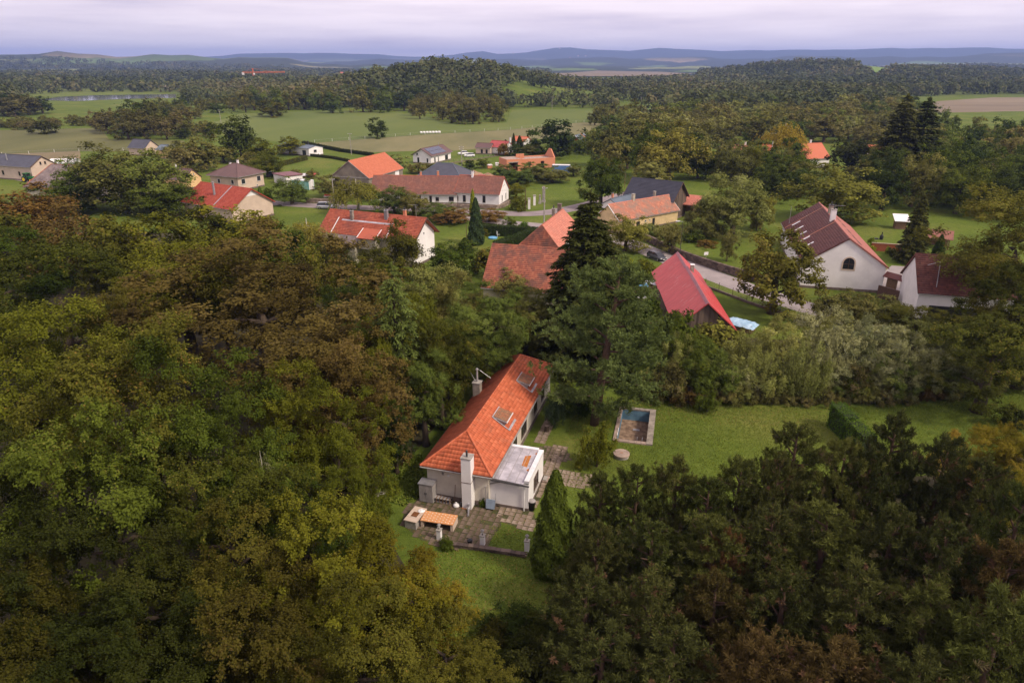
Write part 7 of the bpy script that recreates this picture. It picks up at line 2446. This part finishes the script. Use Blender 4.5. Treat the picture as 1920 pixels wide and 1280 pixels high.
GRASS = tinted('grass_blades', [(0.0, (.085, .115, .018)), (0.4, (.145, .190, .026)), (0.7, (.195, .230, .038)), (1.0, (.29, .26, .09))], .9, leaf=True, trans=.25, spec=.05)
LITTER = tinted('fallen_leaves', [(0.0, (.10, .055, .025)), (0.5, (.20, .115, .04)), (1.0, (.32, .22, .06))], .9)
LAWN = [(1060, 745), (1230, 742), (1420, 762), (1600, 764), (1760, 756), (1960, 705), (1960, 880), (1640, 900), (1420, 940), (1200, 975), (1100, 960), (1060, 925), (1075, 830), (1040, 770)]
LOWER = [(770, 1035), (880, 1030), (1000, 1045), (1040, 1110), (1040, 1290), (800, 1290), (760, 1150)]
PATCH = [(918, 985), (1000, 1000), (1010, 960), (1060, 880), (1050, 1035), (915, 1024)]
SIDE = [(700, 930), (760, 950), (800, 920), (790, 850), (740, 870)]
grass('grass_tufts', [LAWN, LOWER, PATCH, SIDE], 60000, .13, GRASS, 1)
grass('long_grass', [[(800, 1150), (1040, 1150), (1040, 1290), (800, 1290)], SIDE], 4000, .30, GRASS, 2, mean=.45)
grass('fallen_leaves', [[(1060, 745), (1230, 742), (1420, 762), (1600, 764), (1500, 800), (1200, 790), (1100, 870), (1045, 820)], [(752, 982), (800, 925), (1000, 958), (990, 995), (912, 1022), (790, 1012)], LOWER], 3600, .13, LITTER, 3, True)

# ---- pool
pt = thing('empty_pool', 'drained sunken pool with blue end wall and leaf covered floor', 'pool', (pc.x, pc.y, 0), POOL_ANG)
hl, hwp, dp = PL_L / 2, PL_W / 2, 1.25
# local x = away from the house front (back), local y = left
MB().add([(-hl, -hwp, -dp), (hl, -hwp, -dp), (hl, hwp, -dp), (-hl, hwp, -dp)], [(0, 1, 2, 3)]).build('floor', MUD, pt)
for nme, q, mt in (('end_wall', [(hl, -hwp, -dp), (hl, hwp, -dp), (hl, hwp, .1), (hl, -hwp, .1)], POOL_BLUE), ('near_wall', [(-hl, hwp, -dp), (-hl, -hwp, -dp), (-hl, -hwp, .1), (-hl, hwp, .1)], POOL_BLUE),
                   ('side_wall', [(hl, hwp, -dp), (-hl, hwp, -dp), (-hl, hwp, .1), (hl, hwp, .1)], POOL_BLUE), ('side_wall', [(-hl, -hwp, -dp), (hl, -hwp, -dp), (hl, -hwp, .1), (-hl, -hwp, .1)], CONC_WARM)):
    MB().add(q, [(0, 1, 2, 3)]).build(nme, mt, pt)
nk = 6
for k in range(nk):
    xa = -hl - .4 + (2 * hl + .8) * k / nk
    xb = -hl - .4 + (2 * hl + .8) * (k + 1) / nk
    MB().box(((xa + xb) / 2, -hwp - .28, .08), (xb - xa - .02, .62, .20), rng.uniform(-.01, .01)).build('coping_slab', STONE_GREY, pt)
    MB().box(((xa + xb) / 2, hwp + .17, .06), (xb - xa - .02, .38, .16), rng.uniform(-.01, .01)).build('coping_slab', CONC_WARM, pt)
for k in range(5):
    ya = -hwp + 2 * hwp * k / 5
    yb2 = -hwp + 2 * hwp * (k + 1) / 5
    MB().box((-hl - .2, (ya + yb2) / 2, .06), (.44, yb2 - ya - .02, .16), rng.uniform(-.01, .01)).build('coping_slab', CONC_WARM, pt)
    MB().box((hl + .2, (ya + yb2) / 2, .06), (.44, yb2 - ya - .02, .16), rng.uniform(-.01, .01)).build('coping_slab', STONE_GREY, pt)
MB().box((hl - 2.1, -.2, -dp + .03), (.35, .7, .05)).build('drain_grate', STEEL, pt)
ld = MB()
for k in (-.25, .25):
    ld.tube([(-hl + .12, -hwp + .7 + k, -.6), (-hl + .12, -hwp + .7 + k, .55), (-hl - .3, -hwp + .7 + k, .55), (-hl - .3, -hwp + .7 + k, .15)], .022, 6)
for z in (-.5, -.2):
    ld.tube([(-hl + .12, -hwp + .45, z), (-hl + .12, -hwp + .95, z)], .02, 5)
ld.build('ladder', STEEL, pt)
for k in range(2):
    MB().tube([(-hl + .5 + k * .9, hwp + .02, .18), (-hl + 1.2 + k * .9, hwp + .02, .18)], .04, 6).build('pipe_length', WHITE, pt)


# ------------------------------------------------------------------ woodpile, tarps, containers, bales
p = P(1200, 548)
t = thing('woodpile', 'stack of split logs under white and blue tarps beside the red barn', 'woodpile', p, R(-30))
m = MB()
for i in range(24):
    for j in range(8):
        m.tube([(-2.6 + i * .23 + rng.uniform(-.04, .04), -.55 + rng.uniform(-.05, .05), .14 + j * .22 + rng.uniform(-.03, .03)), (-2.6 + i * .23, .5, .14 + j * .22)], .115 * rng.uniform(.8, 1.15), 6, rng.random())
stuff(m.build('logs', LOGS, t))


def drape(name, mat, par, x0, x1, y0, y1, z, sag, seed, skirt=.35):
    rg = random.Random(seed)
    nx, ny = 14, 8
    m = MB()
    vs_ = []
    for i in range(nx + 1):
        for j in range(ny + 1):
            u, v = i / nx, j / ny
            e_ = max(0, max(abs(u - .5) - .36, (abs(v - .5) - .34))) * 7
            vs_.append((x0 + (x1 - x0) * u, y0 + (y1 - y0) * v, z + rg.uniform(-.06, .06) + sag * math.sin(u * 5 + seed) * .5 - skirt * e_))
    fs_ = [(i * (ny + 1) + j, (i + 1) * (ny + 1) + j, (i + 1) * (ny + 1) + j + 1, i * (ny + 1) + j + 1) for i in range(nx) for j in range(ny)]
    m.add(vs_, fs_)
    return m.build(name, mat, par, True)


drape('tarp', TARP_W, t, -3.0, .4, -.8, .8, 2.15, .18, 3)
drape('tarp', TARP_W, t, .1, 3.2, -.8, .8, 2.25, .2, 5)
drape('tarp', TARP_B, t, -1.2, 1.6, -1.0, -.2, 2.02, .15, 8, .5)
p = P(1207, 562)
t = thing('covered_heap', 'heap under a pale sheet in front of the woodpile', 'heap', p, R(-20))
MB().lathe((0, 0, 0), [(1.1, 0), (1.0, .35), (.6, .7), (.1, .85)], 12).build('heap', SOIL, t, True)
drape('sheet', TARP_W, t, -1.3, 1.3, -.9, .9, .95, .1, 4, .4)
p = P(1388, 618)
t = thing('tarp_cover', 'pale blue tarp stretched over stored timber at the barn foot', 'tarp', p, R(-38))
for k in range(5):
    MB().box((0, -.8 + k * .4, .6), (3.6, .3, 1.1)).build('timber', WOOD, t)
drape('tarp', TARP_LB, t, -2.2, 2.2, -1.3, 1.3, 1.35, .12, 6, .4)
p = P(1245, 585)
t = thing('oil_drum', 'dark oil drum standing at the long side of the red barn', 'drum', p, .3)
MB().lathe((0, 0, 0), [(.3, 0), (.3, .3), (.32, .32), (.3, .34), (.3, .88)], 14).build('drum', DARK_METAL, t)
MB().lathe((0, 0, .88), [(.31, 0), (.29, .03)], 14).build('lid', RUST, t)


def container(label, p_, rz, size, mat, doormat):
    t = thing('shipping_container', label, 'container', p_, rz)
    L_, W2, H2 = size
    m = MB()
    n = 26
    for s in (-1, 1):
        vs_ = []
        for i in range(n * 2 + 1):
            x = -L_ / 2 + L_ * i / (n * 2)
            y = s * (W2 / 2 - (.05 if i % 2 else 0))
            vs_ += [(x, y, .1), (x, y, H2 - .1)]
        m.add(vs_, [((2 * i, 2 * i + 2, 2 * i + 3, 2 * i + 1) if s < 0 else (2 * i, 2 * i + 1, 2 * i + 3, 2 * i + 2)) for i in range(n * 2)])
    m.build('side_panels', mat, t)
    MB().box((0, 0, H2 - .04), (L_, W2, .08)).build('roof', WHITE_METAL, t)
    MB().box((0, 0, .06), (L_, W2, .12)).build('floor_frame', DARK_METAL, t)
    MB().box((-L_ / 2 + .04, 0, H2 / 2), (.08, W2 - .04, H2 - .2)).build('end_wall', mat, t)
    for s in (-1, 1):
        d_ = MB().box((L_ / 2 - .04, s * W2 / 4, H2 / 2), (.08, W2 / 2 - .03, H2 - .2)).build('door', doormat, t)
        MB().tube([(L_ / 2 + .04, s * W2 / 4, .2), (L_ / 2 + .04, s * W2 / 4, H2 - .2)], .025, 5).build('lock_bar', STEEL, d_)
    for x in (-L_ / 2 + .05, L_ / 2 - .05):
        for y in (-W2 / 2 + .05, W2 / 2 - .05):
            MB().box((x, y, H2 / 2), (.14, .14, H2)).build('corner_post', mat, t)
    return t


q0, q1 = P(551, 354.5), P(577, 356.5)
an2 = math.atan2(q1.y - q0.y, q1.x - q0.x)
container('teal shipping container with white doors on the grass by the garage', ((q0.x + q1.x) / 2 + .5, (q0.y + q1.y) / 2 + 1.2, 0), an2, (6.06, 2.6, 2.7), TEAL, WHITE_METAL)
p = P(1052, 324)
container('blue shipping container beside the brick shell house', (p.x, p.y, 0), R(-8), (6.06, 2.5, 2.7), BLUE_CONT, BLUE_CONT)
for k in range(7):
    p = P(790 + k * 5.6, 251 - k * .15)
    t = thing('hay_bale', 'round white wrapped hay bale in a row at the green field edge', 'bale', p, R(5 * k), 'wrapped bales at the field edge')
    m = MB()
    m.tube([(-.62, 0, .62), (-.55, 0, .62), (.55, 0, .62), (.62, 0, .62)], [.5, .62, .62, .5], 14)
    m.build('wrap', WHITE, t, True)
for px_, yb, lab, s_ in ((918, 316, 'pallet of bricks under pale plastic beside the raw brick house', 1.6), (932, 311, 'smaller pallet under plastic nearer the garden fence', 1.2), (1067, 318, 'white water tank beside the blue container', 1.2)):
    p = P(px_, yb)
    t = thing('covered_pallet', lab, 'pallet', p, R(14))
    for k in range(3):
        MB().box((0, -.4 * s_ + k * .4 * s_, .07), (s_ * 1.1, .12, .12)).build('runner', WOOD, t)
    MB().box((0, 0, .13 + s_ * .4), (s_, s_ * .9, s_ * .8)).build('load', BRICK_ORANGE if 'brick' in lab and 'white' not in lab else WHITE, t)
    drape('plastic', TARP_W, t, -s_ * .6, s_ * .6, -s_ * .55, s_ * .55, .18 + s_ * .82, .05, 2, .25)
# spoil heap by the new bungalow
for px_, yb, r_, h_, lab in ((888, 328, 4.0, 1.6, 'heap of ochre subsoil behind the farmhouse roof'), (915, 331, 3.4, 1.3, 'second lower heap of ochre subsoil')):
    p = P(px_, yb)
    m = MB()
    rr = random.Random(int(px_))
    n = 18
    vs_ = [(0, 0, h_)]
    for ring in (.35, .7, 1.0):
        for k in range(n):
            w = 2 * math.pi * k / n
            q = ring * r_ * rr.uniform(.85, 1.1)
            vs_.append((q * math.cos(w), q * math.sin(w) * .6, h_ * (1 - ring) * rr.uniform(.8, 1.1) - (.05 if ring == 1 else 0)))
    fs_ = [(0, 1 + k, 1 + (k + 1) % n) for k in range(n)]
    for ring in range(2):
        for k in range(n):
            a_, b_ = 1 + ring * n + k, 1 + ring * n + (k + 1) % n
            fs_.append((a_, a_ + n, b_ + n, b_))
    m.add(vs_, fs_)
    o = m.build('soil_heap', plain('subsoil%d' % int(px_), (.30, .19, .12), 1, .3, 1, .5), None, True, p)
    tag(o, lab, 'soil heap')


# ------------------------------------------------------------------ vehicles
def wheel(par, x, y, r, w, rim=None):
    m = MB()
    m.tube([(x, y - w / 2, r), (x, y - w * .35, r), (x, y + w * .35, r), (x, y + w / 2, r)], [r * .9, r, r, r * .9], 14)
    o = m.build('wheel', RUBBER, par)
    s = 1 if y > 0 else -1
    m = MB()
    m.tube([(x, y + s * w * .40, r), (x, y + s * (w / 2 + .015), r)], r * .62, 10)
    m.build('rim', rim or STEEL, o)
    return o


def car(label, p_, rz, paint, L=4.3, W=1.75, Hh=1.45, estate=True, group=None):
    t = thing('parked_car' if 'driv' not in label else 'car', label, 'car', p_, rz, group)
    # profile stations along x (front at +x): x, half width, belt height, bottom
    st = [(-L / 2, W * .40, .86, .42), (-L / 2 + .12, W * .47, .95, .25), (-L * .25, W * .5, .96, .22), (0, W * .5, .94, .22), (L * .22, W * .5, .90, .22), (L * .40, W * .48, .80, .24), (L / 2 - .06, W * .43, .66, .28), (L / 2, W * .36, .55, .38)]
    m = MB()
    vs_ = []
    for x, hw_, zt, zb in st:
        vs_ += [(x, -hw_ * .92, zb), (x, -hw_, (zb + zt) * .55), (x, -hw_ * .94, zt), (x, -hw_ * .6, zt + .03), (x, hw_ * .6, zt + .03), (x, hw_ * .94, zt), (x, hw_, (zb + zt) * .55), (x, hw_ * .92, zb)]
    fs_ = []
    for i in range(len(st) - 1):
        for k in range(7):
            a_ = i * 8 + k
            fs_.append((a_, a_ + 8, a_ + 9, a_ + 1))
    fs_.append(tuple(range(8)))
    fs_.append(tuple((len(st) - 1) * 8 + k for k in range(7, -1, -1)))
    m.add(vs_, fs_)
    m.build('body', paint, t, True)
    xr = -L / 2 + (.18 if estate else .75)
    cb_ = [(xr, .93), (xr + .28, Hh - .06), (.05, Hh), (L * .12, Hh - .06), (L * .29, .90)]
    g = MB()
    vs_ = []
    for i, (x, z) in enumerate(cb_):
        hw_ = W * (.46 if i in (0, 4) else .37)
        vs_ += [(x, -hw_, z), (x, hw_, z)]
    base_l = [(cb_[0][0], -W * .46, .9), (cb_[0][0], W * .46, .9)]
    g.add(vs_, [(0, 1, 3, 2), (6, 7, 9, 8)])
    g.add([(x, -W * (.46 if i in (0, 4) else .37), z) for i, (x, z) in enumerate(cb_)], [(4, 3, 2, 1, 0)])
    g.add([(x, W * (.46 if i in (0, 4) else .37), z) for i, (x, z) in enumerate(cb_)], [(0, 1, 2, 3, 4)])
    g.build('glasshouse', GLASS, t)
    MB().add([(cb_[1][0], -W * .375, cb_[1][1] + .012), (cb_[1][0], W * .375, cb_[1][1] + .012), (cb_[2][0], W * .375, Hh + .012), (cb_[2][0], -W * .375, Hh + .012), (cb_[3][0], W * .375, Hh - .048), (cb_[3][0], -W * .375, Hh - .048)],
             [(3, 2, 1, 0), (5, 4, 2, 3)]).build('roof', paint, t)
    for x in (-L * .30, L * .31):
        for s in (-1, 1):
            wheel(t, x, s * (W / 2 - .1), .31, .2)
    for s in (-1, 1):
        MB().box((L / 2 - .10, s * W * .33, .66), (.14, .34, .14)).build('headlight', LAMP_GLASS, t)
        MB().box((-L / 2 + .04, s * W * .36, .75), (.08, .2, .2)).build('tail_light', RED_PAINT, t)
        MB().box((L * .2, s * (W / 2 + .06), .97), (.12, .16, .1)).build('mirror', paint, t)
    MB().box((L / 2 + .01, 0, .45), (.03, .52, .12)).build('number_plate', WHITE, t)
    MB().box((L / 2 - .02, 0, .58), (.05, .8, .12)).build('grille', BLACK, t)
    return t


p = P(1231, 486)
car('dark blue estate car on the road beside the red barn', p, R(-62), CAR_DARK)
car('white van bodied car parked beside the low wall and birch', P(612, 391), R(-4), CAR_SILVER, 4.8, 1.85, 1.7)
car('silver car under the trees at the end of the shrub belt', P(1800, 640), R(-25), CAR_SILVER)
car('white car parked behind the solar panel house', P(868, 290), R(200), CAR_WHITE)
car('white car nearest the beige shed', P(880, 294), R(190), CAR_WHITE)
car('red car behind the farmhouse roof', P(900, 336), R(180), RED_PAINT)
car('white car in front of the blue roofed bungalow', P(592, 291), R(5), CAR_WHITE)
car('dark blue car beside the maroon roofed garage', P(512, 330), R(20), CAR_DARK)

p = P(56, 341)
t = thing('tractor', 'green tractor with yellow wheels on the road by the beige house', 'tractor', p, R(-14))
MB().box((.9, 0, 1.35), (2.0, .8, .75)).build('bonnet', GREEN_PAINT, t)
MB().box((.2, 0, .85), (3.4, .5, .4)).build('chassis', DARK_METAL, t)
cab = MB()
cab.add([(-1.3, -.75, 1.2), (.0, -.75, 1.2), (.0, .75, 1.2), (-1.3, .75, 1.2), (-1.2, -.68, 2.6), (-.1, -.68, 2.6), (-.1, .68, 2.6), (-1.2, .68, 2.6)], [(0, 1, 5, 4), (1, 2, 6, 5), (2, 3, 7, 6), (3, 0, 4, 7)])
cab.build('cab', GLASS, t)
MB().box((-.65, 0, 2.68), (1.45, 1.6, .16)).build('cab_roof', GREEN_PAINT, t)
for x_ in (-1.28, -.05):
    for s in (-1, 1):
        MB().box((x_, s * .72, 1.9), (.08, .08, 1.4)).build('cab_pillar', GREEN_PAINT, t)
for s in (-1, 1):
    wheel(t, -.95, s * .95, .88, .5, YELLOW_PAINT)
    wheel(t, 1.4, s * .85, .6, .38, YELLOW_PAINT)
    MB().box((-.95, s * .95, 1.78), (1.3, .5, .08)).build('mudguard', GREEN_PAINT, t)
MB().tube([(1.0, .3, 1.7), (1.0, .3, 2.5)], .06, 6).build('exhaust', DARK_METAL, t)
p = P(617, 373)
t = thing('trailer', 'small grey trailer with red load under the olive tree', 'trailer', p, R(5))
MB().box((0, 0, .75), (2.6, 1.4, .45)).build('bed', GREY_METAL, t)
MB().box((0, 0, 1.1), (2.2, 1.2, .3)).build('load', RED_PAINT, t)
for s in (-1, 1):
    wheel(t, 0, s * .78, .32, .2)
MB().tube([(1.3, 0, .55), (2.3, 0, .5)], .05, 5).build('drawbar', STEEL, t)
for px_, yb, mt, lab, ang in ((572, 332, TARP_W, 'heap of stored material under white sheeting by the garage', 10), (582, 331, RED_PAINT, 'red and white tarpaulin over a stack by the garage', -10)):
    p = P(px_, yb)
    t = thing('covered_stack', lab, 'stack', p, R(ang))
    MB().box((0, 0, .5), (3.0, 1.8, 1.0)).build('stack', WOOD, t)
    drape('tarpaulin', mt, t, -1.9, 1.9, -1.3, 1.3, 1.15, .1, 3, .5)

# ---- white tent and teal wall strip behind the slate barn, garden toys
p0, p1 = P(98, 308.5), P(148, 307.5)
dd = p1 - p0
t = thing('polytunnel', 'long low white topped polytunnel behind the slate barn', 'polytunnel', (p0 + p1) / 2, math.atan2(dd.y, dd.x))
m = MB()
n = 8
L_ = dd.length
vs_ = []
for x in (-L_ / 2, L_ / 2):
    for k in range(n + 1):
        w = math.pi * k / n
        vs_.append((x, -2.2 * math.cos(w), 2.1 * math.sin(w)))
m.add(vs_, [(k, k + 1, n + 2 + k, n + 1 + k) for k in range(n)] + [tuple(range(n + 1)), tuple(range(2 * n + 1, n, -1))])
m.build('cover', WHITE, t, True)
MB().box((0, -2.25, .35), (L_, .08, .7)).build('skirt', TEAL, t)
p = P(924, 447)
t = thing('paddling_pool', 'round blue paddling pool on the hedged lawn', 'paddling pool', p)
MB().lathe((0, 0, 0), [(.95, 0), (1.0, .25), (.9, .3)], 18).build('rim', TARP_B, t)
MB().lathe((0, 0, .22), [(.9, 0), (.88, .01)], 18).build('water', WATER, t)
p = P(934, 443)
t = thing('garden_chair', 'white plastic garden chair on the hedged lawn', 'chair', p, .5)
MB().box((0, 0, .45), (.6, .55, .06)).build('seat', WHITE, t)
MB().box((-.28, 0, .8), (.06, .55, .7)).build('backrest', WHITE, t)
for x_ in (-.26, .26):
    for y_ in (-.24, .24):
        MB().box((x_, y_, .21), (.06, .06, .43)).build('leg', WHITE, t)
p = P(937, 442)
t = thing('goal_frame', 'dark metal goal frame against the hedge', 'frame', p, R(-5))
for x_ in (-1.1, 1.1):
    MB().tube([(x_, 0, 0), (x_, 0, 1.5)], .05, 6).build('upright', DARK_METAL, t)
MB().tube([(-1.1, 0, 1.5), (1.1, 0, 1.5)], .05, 6).build('crossbar', DARK_METAL, t)
p = P(1652, 449)
t = thing('garden_stove', 'small black stove standing on the lawn by the white roofed shed', 'stove', p)
MB().lathe((0, 0, 0), [(.35, 0), (.38, .7), (.25, 1.0), (.1, 1.1), (.1, 1.6)], 12).build('stove', BLACK, t)
MB().box((-1.4, .1, .15), (1.5, .4, .3)).build('bench', DARK_METAL, t)

# ---- tower crane on the far side of the lake
p = P(478, 163)
zc_ = T1(p.x, p.y)
t = thing('tower_crane', 'orange tower crane above the woods by the lake', 'crane', (p.x, p.y, zc_))
hC = 20.0


def lattice(m, a, b, w, n, r):
    a, b = Vector(a), Vector(b)
    d = (b - a).normalized()
    s = d.orthogonal().normalized() * w / 2
    s2 = d.cross(s).normalized() * w / 2
    cs = [s + s2, s - s2, -s - s2, -s + s2]
    for q in cs:
        m.tube([a + q, b + q], r, 4)
    for k in range(n):
        for i in range(4):
            m.tube([a.lerp(b, k / n) + cs[i], a.lerp(b, (k + 1) / n) + cs[(i + 1) % 4]], r * .7, 4)


m = MB()
lattice(m, (0, 0, 0), (0, 0, hC), 1.8, 12, .22)
m.build('mast', ORANGE_PAINT, t)
m = MB()
lattice(m, (0, 0, hC + 1), (48, 6, hC + 1.5), 1.5, 20, .2)
m.build('jib', ORANGE_PAINT, t)
m = MB()
lattice(m, (0, 0, hC + 1), (-16, -2, hC + 1), 1.5, 6, .2)
m.build('counter_jib', ORANGE_PAINT, t)
MB().box((-15, -2, hC - .8), (3, 2.4, 3.4)).build('counterweight', WHITE, t)
MB().box((1.4, 0, hC - 1.0), (2, 2, 2.6)).build('cab', WHITE, t)
m = MB()
lattice(m, (0, 0, hC + 1), (0, 0, hC + 7), 1.2, 4, .2)
m.tube([(0, 0, hC + 7), (-14, -2, hC + 1.5)], .12, 4)
m.tube([(0, 0, hC + 7), (30, 4, hC + 2)], .12, 4)
m.build('apex', ORANGE_PAINT, t)

# ---- scattered far houses
frng = random.Random(4)
spots = [(640, 141, 9), (684, 139, 10), (700, 140, 8)] + [(frng.uniform(955, 1110), frng.uniform(120.8, 123.5), 11) for _ in range(26)]
for k, (px_, py_, w_) in enumerate(spots):
    p = P(px_, py_)
    z = T1(p.x, p.y)
    near = k < 3
    t = thing('distant_house', 'orange roofed house on the far ridge beyond the crane' if near else 'tiny pale house of the distant hillside village', 'house', (p.x, p.y, z - .3), frng.uniform(-.6, .6),
              'houses on the far ridge' if near else 'houses of the distant village')
    h_ = 5.5 if near else 8.5
    MB().box((0, 0, h_ / 2), (w_ * 1.5, w_, h_)).build('wall', PLASTER_W, t)
    for s in (-1, 1):
        MB().slab([(-w_ * .8, s * w_ * .56, h_ - .2), (w_ * .8, s * w_ * .56, h_ - .2), (w_ * .8, 0, h_ + w_ * .4), (-w_ * .8, 0, h_ + w_ * .4)], .4).build('roof_slope', TILE_ORBARN if near or frng.random() < .5 else METAL_ROOF_BR, t)

# ------------------------------------------------------------------ haze
hz_m, hn, hlk = new_mat('haze')
pv_ = node('ShaderNodeVolumePrincipled', hn)
pv_.inputs['Color'].default_value = (.36, .50, .98, 1)
pv_.inputs['Density'].default_value = 1.05e-4
pv_.inputs['Anisotropy'].default_value = .2
ho = node('ShaderNodeOutputMaterial', hn)
hlk.new(pv_.outputs[0], ho.inputs['Volume'])
ztop = float(max(terr(*np.meshgrid(np.linspace(-12000, 12000, 90), np.linspace(-15000, 15000, 90))).max(), 60)) + 45
hb = MB().box((0, 0, (ztop - 2) / 2), (34600, 34600, ztop + 2)).build('haze', hz_m)
stuff(hb)
